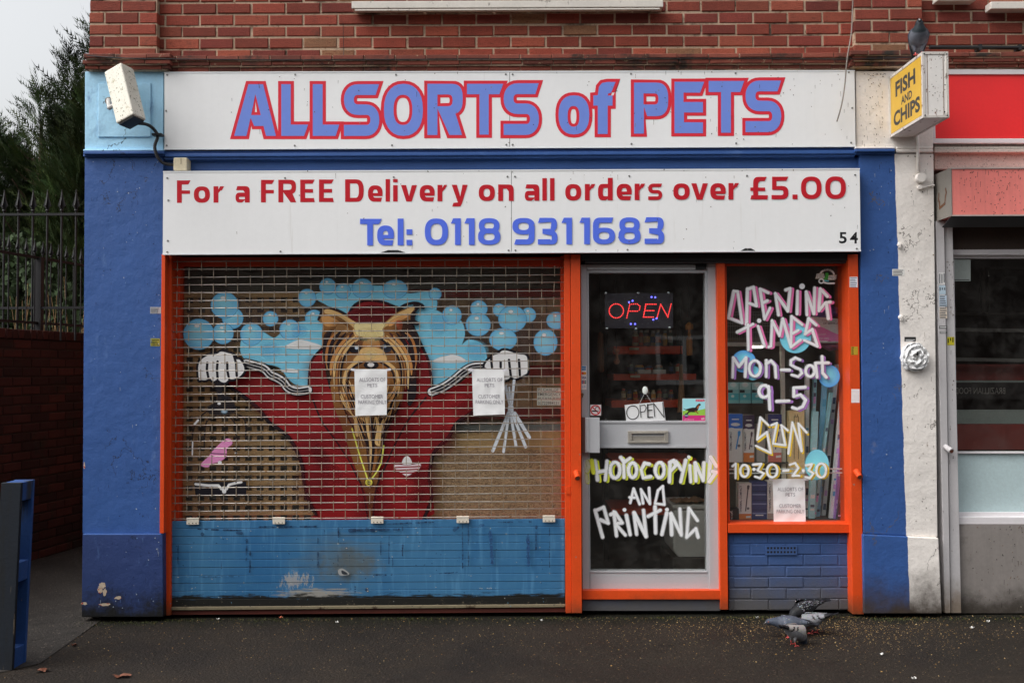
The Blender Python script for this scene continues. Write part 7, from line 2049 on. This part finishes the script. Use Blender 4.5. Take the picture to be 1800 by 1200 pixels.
# ------------------------------------------------------------------ pigeons
FEATH = paint('feather', (.1, .1, .1), .6, .08, 30, .06, 140, .3, 160, .001, attr=True, spec=.25)
LEGP = paint('pink_leg', A(196, 84, 80), .5)
BEAK = plain('beak', A(70, 66, 66), .4)
def pigeon(label, org, yaw, pitch=0.0, head='peck', body=(92, 98, 110), back=(112, 118, 130), wing=(150, 150, 158), bars=(34, 34, 38), neck=(60, 66, 80), tailc=(40, 42, 48), fleck=0.0, sc=1.0, seed=1, alert=False):
    t = thing('pigeon', label, 'pigeon', org, 'feral pigeons')
    t.rotation_euler = (0, 0, yaw)
    rp = random.Random(seed)
    k = sc
    def build(mb, name, mat, par, **kw):
        mb.v = [p * k + ORG[t.name] for p in mb.v]
        return mb.build(name, mat, par, **kw)
    # spine from tail to beak base: x forward, z up; half width, half height
    if head == 'peck':
        sp = [(-.185, .118, .026, .006), (-.15, .116, .030, .009), (-.115, .112, .034, .018), (-.075, .108, .050, .036), (-.03, .104, .061, .050), (.02, .100, .064, .054), (.065, .092, .056, .050), (.10, .078, .042, .040), (.125, .058, .030, .030), (.142, .040, .024, .025), (.156, .026, .022, .022), (.168, .016, .013, .014), (.174, .011, .005, .006)]
        beak = ((.170, 0, .013), (.186, 0, .001)); eye = (.160, .0195, .031)
    elif head == 'level':
        sp = [(-.185, .10, .026, .006), (-.15, .104, .030, .010), (-.115, .106, .036, .020), (-.075, .108, .051, .038), (-.03, .110, .061, .051), (.02, .112, .063, .054), (.065, .116, .054, .048), (.10, .120, .040, .038), (.128, .124, .029, .030), (.150, .126, .024, .025), (.166, .124, .021, .021), (.178, .121, .012, .013), (.183, .119, .005, .006)]
        beak = ((.180, 0, .119), (.202, 0, .110)); eye = (.166, .0195, .130)
    else:
        sp = [(-.165, .030, .026, .006), (-.13, .048, .030, .011), (-.10, .064, .036, .020), (-.065, .086, .051, .036), (-.025, .108, .061, .050), (.015, .126, .064, .056), (.045, .146, .054, .049), (.060, .164, .042, .040), (.068, .180, .032, .032), (.074, .194, .026, .028), (.082, .205, .023, .023), (.090, .210, .014, .014), (.096, .210, .005, .006)]
        beak = ((.094, 0, .208), (.114, 0, .198)); eye = (.084, .021, .212)
    pts = catmull([(a, b, 0) for a, b, _, _ in sp], False, 3)
    wh = catmull([(a, b, 0) for _, _, a, b in sp], False, 3)
    n = 16
    vs, cs = [], []
    N = len(pts)
    for i, (p, q) in enumerate(zip(pts, wh)):
        d = (pts[min(i + 1, N - 1)] - pts[max(i - 1, 0)]).normalized()
        up = Vector((-d.y, d.x))
        s_ = i / (N - 1)
        for j in range(n):
            a = 2 * pi * j / n
            o_ = up * (q.y * sin(a))
            vs.append(Vector((p.x + o_.x, q.x * cos(a), p.y + o_.y)))
            c = body
            if s_ < .20: c = tailc if s_ < .13 else body
            elif s_ > .56: c = neck if s_ < .78 else tuple(x * .92 for x in neck)
            elif sin(a) > .2: c = back
            elif sin(a) < -.3: c = tuple(min(255, x * 1.12) for x in body)
            if s_ > .55 and s_ < .70 and alert: c = (46, 56, 62)
            g = rp.uniform(.92, 1.08)
            cs.append((*A(*[x * g * .78 for x in c]), 1))
    mb = MB()
    fs = [(i * n + j, i * n + (j + 1) % n, (i + 1) * n + (j + 1) % n, (i + 1) * n + j) for i in range(N - 1) for j in range(n)]
    fs += [tuple(range(n))[::-1], tuple(range((N - 1) * n, N * n))]
    mb.add(vs, fs, [tuple(cs[v_] for v_ in f) for f in fs])
    R = Matrix.Rotation(pitch, 3, 'Y')
    piv = Vector((.0, 0, .07))
    tr_ = lambda p: R @ (Vector(p) - piv) + piv
    mb.v = [tr_(p) for p in mb.v]
    build(mb, 'body', FEATH, t, smooth=True)
    # wings: shells folded along the flanks
    for s in (1, -1):
        mb = MB()
        nu, nv = 30, 14
        vs, cs = [], []
        al = head == 'up'
        for i in range(nu + 1):
            u = i / nu
            for j in range(nv + 1):
                v = j / nv
                x = .075 - .245 * u
                zc_ = (.112 if head != 'up' else .150 - .12 * u) + (.004 if head == 'peck' else 0)
                w_ = .062 * (1 - u ** 2.2) ** .55 * (1 if u < 1 else 0)
                ang = radians(62 - 98 * v)
                rad_y = (.068 - .012 * u) * (1 - .55 * u * u) * (1 - .65 * max(0, .12 - u) / .12)
                rad_z = (.060 * (1 - .86 * u ** 1.5)) * (1 - .6 * max(0, .12 - u) / .12) + .006
                if head == 'up': x = .040 - .20 * u
                zz = zc_ + rad_z * sin(ang) * (1 - .25 * u) - (.0 if head == 'up' else .004 * u)
                vs.append(tr_((x, s * (rad_y * cos(ang) * (1 - .35 * max(0, v - .8)) + .003), zz)))
                c = wing
                if .40 < u - .12 * v < .46 or .55 < u - .12 * v < .61:
                    if v > .18: c = bars
                if u > .80: c = tailc
                if fleck and rp.random() < fleck: c = (150, 152, 160)
                cs.append((*A(*[q * rp.uniform(.93, 1.07) * .78 for q in c]), 1))
        fs = [(i * (nv + 1) + j, i * (nv + 1) + j + 1, (i + 1) * (nv + 1) + j + 1, (i + 1) * (nv + 1) + j) for i in range(nu) for j in range(nv)]
        mb.add(vs, fs, [(cs[f[0]],) * 4 for f in fs])
        o_ = build(mb, 'wing', FEATH, t, smooth=True)
        m_ = o_.modifiers.new('thick', 'SOLIDIFY'); m_.thickness = .004
    # tail fan
    mb = MB()
    b0, b1 = tr_((sp[2][0], 0, sp[2][1] + .002)), tr_((sp[0][0] - .045, 0, sp[0][1] - .006))
    for q in range(-3, 4):
        e0 = b0 + Vector((0, q * .006, 0)); e1 = b1 + Vector((abs(q) * .004, q * .011, -.001 * abs(q)))
        mb.obox((e0 + e1) / 2, (e1 - e0) / 2, (0, .0075, 0), (0, 0, .0012))
        for f in range(6): mb.c[-1 - f] = ((*A(*tailc), 1),) * 4
    build(mb, 'tail', FEATH, t)
    mb = MB(); mb.cyl(tr_(beak[0]), tr_(beak[1]), .0055, .0016, 8)
    bk = build(mb, 'beak', BEAK, t)
    mb = MB(); mb.ball(tr_(Vector(beak[0]) + Vector((.001, 0, .005))), .006, .006, .004, 8, 6)
    mb.v = [p * k + ORG[t.name] for p in mb.v]; mb.build('cere', paint('white_cere', A(214, 208, 204), .6), bk)
    for s in (1, -1):
        mb = MB(); e_ = tr_((eye[0], s * eye[1], eye[2])); mb.ball(e_, .0042, .0025, .0042, 8, 6)
        build(mb, 'eye', plain('eye_orange', A(150, 70, 30), .2), t)
    # legs with three front toes and one behind
    top_z = .075 if head != 'up' else .055
    for s, dx in ((1, .012), (-1, -.010)):
        mb = MB()
        hx = -.005 + dx if head != 'up' else -.01 + dx * .2
        a = Vector((hx - .004, s * .026, top_z)); kn = Vector((hx - .014, s * .026, .040)); ft = Vector((hx, s * .027, .006))
        if head == 'up': kn = Vector((hx, s * .02, .03)); a = Vector((hx, s * .024, .07)); ft = Vector((hx + .006, s * .02, .006))
        mb.tube([kn, (kn + ft) / 2, ft], [.0046, .0036, .0042], 7)
        for an, ln in ((0, .032), (.6, .027), (-.6, .027), (pi, .016)):
            mb.tube([ft, ft + Vector((cos(an) * ln * .55, sin(an) * ln * .55, .001)), ft + Vector((cos(an) * ln, sin(an) * ln, -.0035))], [.0036, .003, .0014], 6)
        lg = build(mb, 'leg', LEGP, t, smooth=True)
        mb = MB(); mb.tube([a + Vector((0, 0, .012)), a, (a + kn) / 2, kn + Vector((.001, 0, -.004))], [.022, .018, .011, .0055], 9)
        for f in range(len(mb.c)): mb.c[f] = ((*A(*[min(255, x * .92) for x in body]), 1),) * len(mb.f[f])
        mb.v = [p * k + ORG[t.name] for p in mb.v]
        mb.build('thigh', FEATH, lg, smooth=True)
    return t
g = lambda u, v: G(u, v, 0.0)
pigeon('grey pigeon facing left with its neck stretched out over the seed', g(1388, 1119), pi, 0.04, 'level', body=(92, 98, 112), back=(88, 94, 108), wing=(98, 104, 118), bars=(80, 86, 98), neck=(74, 82, 98), fleck=.10, seed=2, sc=.74)
pigeon('pale winged pigeon with two dark wing bars, front of the group, head down', g(1396, 1134), radians(38), 0.34, 'peck', body=(128, 128, 132), wing=(182, 174, 170), bars=(40, 36, 38), back=(150, 148, 150), tailc=(30, 30, 34), seed=3, sc=.74)
pigeon('light backed pigeon with a dark tail pointing right, head hidden behind the grey one', g(1430, 1113), radians(140), 0.36, 'peck', body=(120, 120, 124), wing=(140, 140, 146), back=(150, 150, 156), bars=(44, 42, 46), tailc=(28, 28, 32), seed=5, sc=.74)
pigeon('black pigeon with white flecks pecking against the blue wall', g(1416, 1090), radians(196), 0.18, 'peck', body=(48, 48, 52), wing=(36, 36, 40), bars=(70, 68, 70), back=(34, 34, 38), neck=(40, 42, 46), tailc=(24, 24, 28), fleck=.2, seed=7, sc=.78)
pigeon('dark necked pigeon perched on top of the projecting box sign', Vector((W(1624, 91, yf).x, yf + .07, zt)), radians(-108), 0.0, 'up', body=(104, 108, 118), back=(58, 62, 72), wing=(62, 68, 80), bars=(40, 42, 48), neck=(42, 48, 56), seed=9, alert=True, sc=.86)

# ------------------------------------------------------------------ seed and crumbs on the pavement, litter, leaves
rs = random.Random(21)
mb = MB()
for k in range(5200):
    if rs.random() < .34:
        c = g(1425, 1108); x, y = rs.gauss(c.x, .42), rs.gauss(c.y + .05, .20)
    else:
        x, y = rs.uniform(-2.6, 3.6), -abs(rs.gauss(0, .55)) + .02
        if x < .3 and rs.random() < .45: continue
    if y > -.03: y = -.03 - rs.random() * .05
    r = rs.uniform(.0011, .0030) * (1.0 if rs.random() < .94 else 1.7)
    an = rs.uniform(0, pi)
    ax_, ay_ = Vector((cos(an), sin(an), 0)) * r * 1.5, Vector((-sin(an), cos(an), 0)) * r * .8
    p = Vector((x, y, r * .5))
    col_ = rs.choice([A(140, 108, 58), A(116, 88, 48), A(160, 136, 92), A(96, 74, 46), A(80, 66, 48)])
    b0 = len(mb.v)
    vs = [p - ax_ - Vector((0, 0, r * .4)), p + ay_ - Vector((0, 0, r * .4)), p + ax_ - Vector((0, 0, r * .4)), p - ay_ - Vector((0, 0, r * .4)), p + Vector((0, 0, r * .5))]
    fs = [(0, 1, 4), (1, 2, 4), (2, 3, 4), (3, 0, 4)]
    mb.add(vs, fs, [((*col_, 1),) * 3] * 4)
SEED = paint('bird_seed', (.3, .2, .1), .7, .1, 40, .1, 120, attr=True)
tag(mb.build('seed_scatter', SEED, recalc=False), 'spilt bird seed and crumbs spread over the dark pavement', 'seed', kind='stuff')
LF = paint('dead_leaf', A(92, 52, 34), .7, .2, 30)
def leaf(label, u, v, r, an, m=LF, name='fallen_leaf', cat='leaf'):
    c = g(u, v); mb = MB()
    outl = []
    nn = 18
    for k in range(nn):
        a = 2 * pi * k / nn
        q = r * (.55 + .45 * abs(cos(a))) * (1 + .18 * sin(5 * a))
        outl.append(c + Vector((q * cos(a + an), q * .55 * sin(a + an) * 1.2, .006 + .010 * abs(sin(a * 1.5)))))
    vs = [c + Vector((0, 0, .004))] + outl
    mb.add(vs, [(0, 1 + k, 1 + (k + 1) % nn) for k in range(nn)])
    tag(mb.build(name, m, recalc=False), label, cat)
leaf('brown leaf at the bottom left edge of the pavement', 214, 1190, .045, .2)
leaf('small brown leaf on the alley mouth near the pallet', 75, 1180, .04, 1.2)
leaf('tiny orange leaf below the blue shutter skirt', 493, 1087, .014, .3, paint('orange_leaf', A(176, 100, 70), .7))
leaf('tan leaf left of the shutter foot', 130, 1135, .02, 2.2)
WL = paint('white_scrap', A(206, 204, 200), .6)
for lab, u, v, r in (('white scrap by the door post foot', 1039, 1071, .016), ('white scrap left of the pigeons', 1331, 1087, .012), ('white dropping right of the pigeons', 1550, 1152, .013), ('white scrap before the grey stall riser', 1709, 1105, .013), ('small white scrap near the takeaway', 1737, 1094, .010),
                     ('white scrap under the left of the shutter', 383, 1090, .010), ('white scrap along the shutter foot', 592, 1095, .009), ('pale scrap on the pavement before the shutter', 952, 1092, .010), ('white dropping at the lower right of the pavement', 1606, 1194, .012)):
    leaf(lab, u, v, r, u * .7, WL, 'litter_scrap', 'litter')
# moss tufts along the foot of the wall
mb = MB()
for k in range(2600):
    x = rs.uniform(-2.72, 3.6); y = -.035 - abs(rs.gauss(0, .035))
    if x < -1.9 or mnoise.noise(Vector((x * 2.3, 0, 0))) > .05 or rs.random() < .25:
        h = rs.uniform(.004, .013); an = rs.uniform(0, pi); r = rs.uniform(.002, .004)
        y -= .06 if x < -2.18 or x > 2.2 else 0
        d_ = Vector((cos(an), sin(an), 0)) * r
        mb.add([Vector((x, y, 0)) - d_, Vector((x, y, 0)) + d_, Vector((x + rs.uniform(-.004, .004), y + rs.uniform(-.004, .004), h))], [(0, 1, 2)])
tag(mb.build('moss', paint('moss_green', A(58, 62, 30), .9, .3, 20), recalc=False), 'thin moss and dirt along the foot of the shopfront', 'moss', kind='stuff')

# ------------------------------------------------------------------ alley: wall, railings, pallet, trees
wallA, wallB = Vector((-4.02, 1.25, 0)), Vector((-3.30, 5.2, 0))
hW = 1.86
AW = thing('alley_wall', 'low dark red brick wall running back along the alley', 'wall', (wallA + wallB) / 2)
dW = (wallB - wallA).normalized(); nW = Vector((dW.y, -dW.x, 0))       # towards the alley
mb = MB()
tmp = MB()
LW = (wallB - wallA).length + 2.2
r3 = random.Random(5)
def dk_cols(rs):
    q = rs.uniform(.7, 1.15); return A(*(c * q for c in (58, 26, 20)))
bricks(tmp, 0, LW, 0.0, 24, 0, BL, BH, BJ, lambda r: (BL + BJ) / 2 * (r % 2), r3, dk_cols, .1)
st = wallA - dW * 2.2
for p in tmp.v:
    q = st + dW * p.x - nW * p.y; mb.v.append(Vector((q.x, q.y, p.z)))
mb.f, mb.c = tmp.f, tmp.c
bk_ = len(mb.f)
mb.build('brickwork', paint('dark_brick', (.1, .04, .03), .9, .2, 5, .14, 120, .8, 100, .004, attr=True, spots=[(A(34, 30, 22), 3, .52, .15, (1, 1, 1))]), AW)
mb = MB()
c0 = st - nW * .115; c1 = wallB - nW * .115
mb.obox((c0 + c1) / 2 + Vector((0, 0, .9)), (c1 - c0) / 2, nW * .107, Vector((0, 0, .9)))
mb.build('core', paint('dark_mortar', A(48, 36, 30), .9, .2), AW)
tmp = MB()
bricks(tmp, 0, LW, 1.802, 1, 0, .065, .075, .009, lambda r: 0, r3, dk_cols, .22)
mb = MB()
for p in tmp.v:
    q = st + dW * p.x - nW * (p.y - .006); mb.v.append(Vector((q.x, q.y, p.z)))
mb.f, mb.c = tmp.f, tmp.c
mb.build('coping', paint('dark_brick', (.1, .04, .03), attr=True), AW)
IRON = paint('black_iron', A(24, 24, 27), .55, .15, 10, .1, 80, .3, 80)
def railing(name, label, a, b, zb, zt, spacing, rad, spear, rails, posts=()):
    t = thing(name, label, 'railing', (a + b) / 2 + Vector((0, 0, zb)))
    L_ = (b - a).length; d_ = (b - a).normalized()
    n_ = int(L_ / spacing)
    bar0 = sp0 = None
    for k in range(n_ + 1):
        p = a + d_ * (k * spacing)
        if bar0 is None:
            m_ = MB(); m_.cyl(p + Vector((0, 0, zb)), p + Vector((0, 0, zt + .02)), rad, n=8); bar0 = m_.build('bar', IRON, t)
            m_ = MB(); z0 = zt + .02
            m_.lathe(p + Vector((0, 0, z0)), [(rad, 0), (rad * 1.9, .012), (rad, .024)], 8)
            w_ = spear
            out_ = [(0, .20), (.012, .13), (.034, .055), (.022, .045), (.010, .02), (-.010, .02), (-.022, .045), (-.034, .055), (-.012, .13)]
            out_ = [(x * w_, z * w_) for x, z in out_]
            m_.slab([p + Vector((x, -.004, z0 + z)) for x, z in out_], (0, .008, 0))
            m_.slab([p + Vector((-.004, x, z0 + z)) for x, z in out_], (.008, 0, 0))
            sp0 = m_.build('spearhead', IRON, bar0); p0 = p
        else:
            c_ = copy_part(bar0, t, p - p0); copy_part(sp0, c_, (0, 0, 0))
    for z in rails:
        m_ = MB(); m_.obox((a + b) / 2 + Vector((0, 0, z)), d_ * (L_ / 2 + .03), Vector((-d_.y, d_.x, 0)) * .012, Vector((0, 0, .010))); m_.build('rail', IRON, t)
    for s_ in posts:
        p = a + d_ * s_
        m_ = MB(); m_.box(p.x - .028, p.x + .028, p.y - .028, p.y + .028, zb, zt); m_.build('post', IRON, t)
    return t
yR = 2.05
zR = W(75, 377, yR).z; zR2 = W(75, 541, yR).z
xa2 = W(-18, 377, yR).x
railing('spiked_railing', 'black iron railing with spearheads crossing above the alley', Vector((xa2, yR, 0)), Vector((xs, yR, 0)), 1.80, zR, 25.4 * (D + yR) / F, .009, .95, (zR, zR2))
offn = -nW * .12
railing('wall_railing', 'lower black railing standing on top of the alley wall', st + offn, wallB + offn, 1.88, 2.50, .105, .006, .62, (2.50, 1.95), (1.7, 3.0, 4.4))

# pallet on end
PL = thing('pallet', 'worn blue wooden pallet standing on edge at the alley mouth', 'pallet', G(-60, 1168))
PBL = paint('worn_blue_pallet', A(28, 62, 116), .75, .15, 5, .1, 60, .6, 60, .003, spots=[(A(34, 40, 46), 2.2, .50, .16, (6, 6, .8)), (A(120, 106, 86), 26, .66, .05, (2, 2, .7))])
PBD = paint('grimy_blue_board', A(12, 20, 30), .8, .15, 5, .1, 60, .6, 60, .003, spots=[(A(118, 104, 84), 5, .64, .08, (10, 10, .8)), (A(14, 16, 18), 3, .45, .2, (6, 6, .7))])
base = G(24, 1178); ycl = base.y
xr_ = W(22, 1100, ycl).x
Hh = W(38, 848, ycl).z
lean = (W(38, 850, ycl).x - W(22, 1178, ycl).x) / Hh
def pbox(x0, x1, y0, y1, z0, z1, mb):
    p = [(x0, y0, z0), (x1, y0, z0), (x1, y1, z0), (x0, y1, z0), (x0, y0, z1), (x1, y0, z1), (x1, y1, z1), (x0, y1, z1)]
    p = [Vector((xr_ + q[0] + lean * q[2], ycl + q[1], q[2])) for q in p]
    mb.add(p, [(0, 1, 5, 4), (1, 2, 6, 5), (2, 3, 7, 6), (3, 0, 4, 7), (4, 5, 6, 7), (3, 2, 1, 0)])
for k, (x0, x1) in enumerate(((-.105, 0), (-.24, -.125), (-.38, -.26), (-.54, -.40), (-.68, -.56), (-.82, -.70), (-1.0, -.84))):
    mb = MB(); pbox(x0, x1, 0, .022, 0, Hh, mb); mb.build('deck_board', PBD, PL, bevel=.003)
for x0, x1 in ((-.105, 0), (-.57, -.43), (-1.0, -.86)):
    mb = MB(); pbox(x0, x1, .125, .147, 0, Hh, mb); mb.build('base_board', PBL, PL, bevel=.003)
for z0, z1 in ((0, .105), (Hh * .46, Hh * .46 + .105), (Hh - .10, Hh)):
    for x0, x1 in ((-.10, -.003), (-.56, -.44), (-.99, -.87)):
        mb = MB(); pbox(x0, x1, .0225, .1245, z0 + .001, z1 - .001, mb); mb.build('block', PBL, PL, bevel=.004)

# trees: dark feathery conifers behind the railings
LEAFM = paint('conifer_foliage', (.03, .05, .02), .75, .2, 4, .1, 60, 0, 60, attr=True, spec=.15)
BARK = paint('bark', A(70, 56, 44), .9, .2, 10)
def conifer(label, base, height, rad, seed, n, tips=5):
    t = thing('conifer_tree', label, 'tree', base, 'trees behind the railings')
    r_ = random.Random(seed)
    mb = MB(); mb.tube([base + Vector((0, 0, z * height * .92)) for z in (0, .3, .6, 1)], [.16, .11, .07, .02], 9)
    for k in range(26):
        z = height * r_.uniform(.08, .85); a = r_.uniform(0, 2 * pi); l = rad * (1 - z / height) * .8 + .1
        mb.tube([base + Vector((0, 0, z)), base + Vector((cos(a) * l * .5, sin(a) * l * .5, z + l * .25)), base + Vector((cos(a) * l, sin(a) * l, z + l * .75))], [.03, .02, .006], 5)
    mb.build('trunk', BARK, t)
    mb = MB()
    # leaders give the crown its broken, pointed outline
    leaders = [(0, 0, 1.0, 1.0)] + [(cos(a) * rad * q, sin(a) * rad * q, hq, .55) for a, q, hq in [(r_.uniform(0, 2 * pi), r_.uniform(.3, .75), r_.uniform(.62, .95)) for _ in range(tips)]]
    for k in range(n):
        lx, ly, lh, lr = r_.choice(leaders)
        top = height * lh
        f = r_.random() ** .75
        z = top * (.04 + .96 * f)
        rr = rad * lr * (1 - f) ** .8 * r_.uniform(.35, 1.0) + .02
        a = r_.uniform(0, 2 * pi)
        p = base + Vector((lx * (1 - .4 * f) + cos(a) * rr, ly * (1 - .4 * f) + sin(a) * rr, z))
        outd = Vector((cos(a), sin(a), 0))
        d_ = (outd * r_.uniform(.35, .9) + Vector((r_.uniform(-.3, .3), r_.uniform(-.3, .3), r_.uniform(.45, 1.15)))).normalized()
        sd = d_.cross(Vector((r_.uniform(-1, 1), r_.uniform(-1, 1), r_.uniform(-1, 1)))).normalized()
        ln = r_.uniform(.16, .34) * (1.5 if r_.random() < .10 else 1.0)
        clump = mnoise.noise(p * 1.7)
        q = max(.30, min(1.9, .80 + 1.1 * clump + r_.uniform(-.2, .2)))
        col_ = (.036 * q * r_.uniform(.8, 1.3), .060 * q, .019 * q * r_.uniform(.7, 1.2))
        # a plume: a drooping stem set with narrow leaflets lying close along it
        vs, fs = [], []
        m_ = 7
        bend = Vector((r_.uniform(-.06, .06), r_.uniform(-.06, .06), -.05))
        for i in range(m_):
            s_ = i / m_
            c_ = p + d_ * ln * s_ + bend * s_ * s_
            wl = ln * .17 * (1 - s_ * .7)
            w2 = d_ * ln * .035
            for sg in (1, -1):
                b0 = len(vs)
                vs += [c_ - w2, c_ + w2, c_ + sd * sg * wl + d_ * wl * 1.7]
                fs.append((b0, b0 + 1, b0 + 2))
        b0 = len(vs)
        e_ = p + d_ * ln + bend
        vs += [e_ - d_ * ln * .2 + sd * .006, e_ - d_ * ln * .2 - sd * .006, e_ + d_ * ln * .15]
        fs.append((b0, b0 + 1, b0 + 2))
        mb.add(vs, fs, [((*col_, 1),) * 3] * len(fs))
    mb.build('crown', LEAFM, t, recalc=False)
    return t
conifer('tall dark conifer rising against the corner of the shop', Vector((W(172, 300, 6.0).x, 6.0, 0)), W(150, 118, 6).z + .5, 1.35, 4, 15000, 12)
conifer('broad dark conifer in the middle behind the railings', Vector((W(72, 300, 6.6).x, 6.6, 0)), W(80, 160, 6.6).z, 1.4, 6, 15000, 12)
conifer('lower feathery conifer at the left edge of the view', Vector((W(-15, 300, 7.2).x, 7.2, 0)), W(10, 222, 7.2).z, 1.5, 8, 13000, 12)
# ivy hedge seen through the railings
IV = thing('ivy_hedge', 'ivy covered hedge with pale leaf edges behind the railings', 'hedge', Vector((-5.6, 5.0, 0)))
mb = MB(); r_ = random.Random(31)
for k in range(9000):
    x = r_.uniform(-7.2, -4.2); z = r_.uniform(1.2, 1.2 + 1.9 * max(.15, min(1, (-4.35 - x) / 1.6 + .25)))
    p = Vector((x, 5.0 + r_.uniform(-.35, .3) + .2 * mnoise.noise(Vector((x * 2, z * 2, 0))), z))
    a = r_.uniform(0, 2 * pi); s_ = r_.uniform(.025, .05)
    e1 = Vector((cos(a), -.5, sin(a))).normalized() * s_; e2 = Vector((-sin(a), -.3, cos(a))).normalized() * s_ * .8
    q = r_.uniform(.6, 1.5)
    c_ = (.026 * q, .044 * q, .017 * q)
    mb.add([p - e1, p + e2, p + e1 * 1.2, p - e2], [(0, 1, 2, 3)], [((*c_, 1),) * 4])
mb.build('leaves', LEAFM, IV, recalc=False)
mb = MB()
for k in range(14):
    x = -7.1 + k * .21; mb.tube([Vector((x, 5.05, 0)), Vector((x + r_.uniform(-.1, .1), 5.1, 1.2)), Vector((x + r_.uniform(-.2, .2), 5.0, 2.0))], [.03, .02, .008], 6)
mb.build('stems', BARK, IV)
b = MB()
for k in range(70):
    x = r_.uniform(-4.9, -3.75); y = r_.uniform(3.0, 3.8)
    h = r_.uniform(1.7, 2.5); z0 = 0
    b.tube([Vector((x, y, z0)), Vector((x + r_.uniform(-.05, .05), y, h * .6)), Vector((x + r_.uniform(-.16, .16), y + r_.uniform(-.1, .1), h))], [.006, .005, .002], 5)
tag(b.build('dry_stems', paint('dry_stem', A(126, 100, 70), .8, .2, 20)), 'dry brown stems standing behind the alley wall', 'weeds', kind='stuff')
# garden back wall beyond the alley: far brick house flank
FH = thing('far_house', 'pale brick house behind the conifers', 'house', Vector((-6, 16, 0)))
b = MB(); b.box(-14, -1.2, 14, 20, 0, 3.0); b.build('wall', paint('far_brick', A(120, 92, 80), .9, .15, 3), FH)
b = MB(); b.slab([Vector((-14.3, 13.7, 3.0)), Vector((-14.3, 20.3, 3.0)), Vector((-14.3, 17, 4.4))], (13.4, 0, 0)); b.build('roof', paint('roof_tile', A(92, 66, 58)), FH)

# ------------------------------------------------------------------ across the street, where the glass looks
OPP = thing('opposite_terrace', 'brick terrace across the street, seen only as a reflection', 'building', Vector((0, -22, 0)))
b = MB(); b.box(-26, 26, -30, -22, 0, 8.2); b.build('wall', paint('opposite_brick', A(74, 64, 60), .9, .2, 2), OPP)
b = MB(); b.slab([Vector((-26.4, -21.6, 8.2)), Vector((-26.4, -30.4, 8.2)), Vector((-26.4, -26, 11.4))], (52.8, 0, 0)); b.build('roof', paint('opposite_slate', A(64, 64, 68), .8, .15), OPP)
WFR = paint('opposite_white', A(206, 206, 206), .6)
f0 = None
for i in range(9):
    for z in (1.0, 4.6):
        x = -22 + i * 5.4
        p = Vector((x, -22, z))
        if f0 is None:
            m_ = MB()
            m_.box(x - .8, x + .8, -21.98, -21.90, z, z + .12); m_.box(x - .8, x + .8, -21.98, -21.90, z + 1.4, z + 1.5)
            for xx in (-.8, -.05, .7): m_.box(x + xx, x + xx + .1, -21.98, -21.90, z + .121, z + 1.399)
            f0 = m_.build('window', WFR, OPP)
            m_ = MB(); m_.box(x - .7, x + .7, -21.99, -21.96, z + .12, z + 1.4); g0 = m_.build('pane', plain('opposite_pane', (.03, .035, .04), .2), f0); p0 = p
        else:
            c_ = copy_part(f0, OPP, p - p0); copy_part(g0, c_, (0, 0, 0))
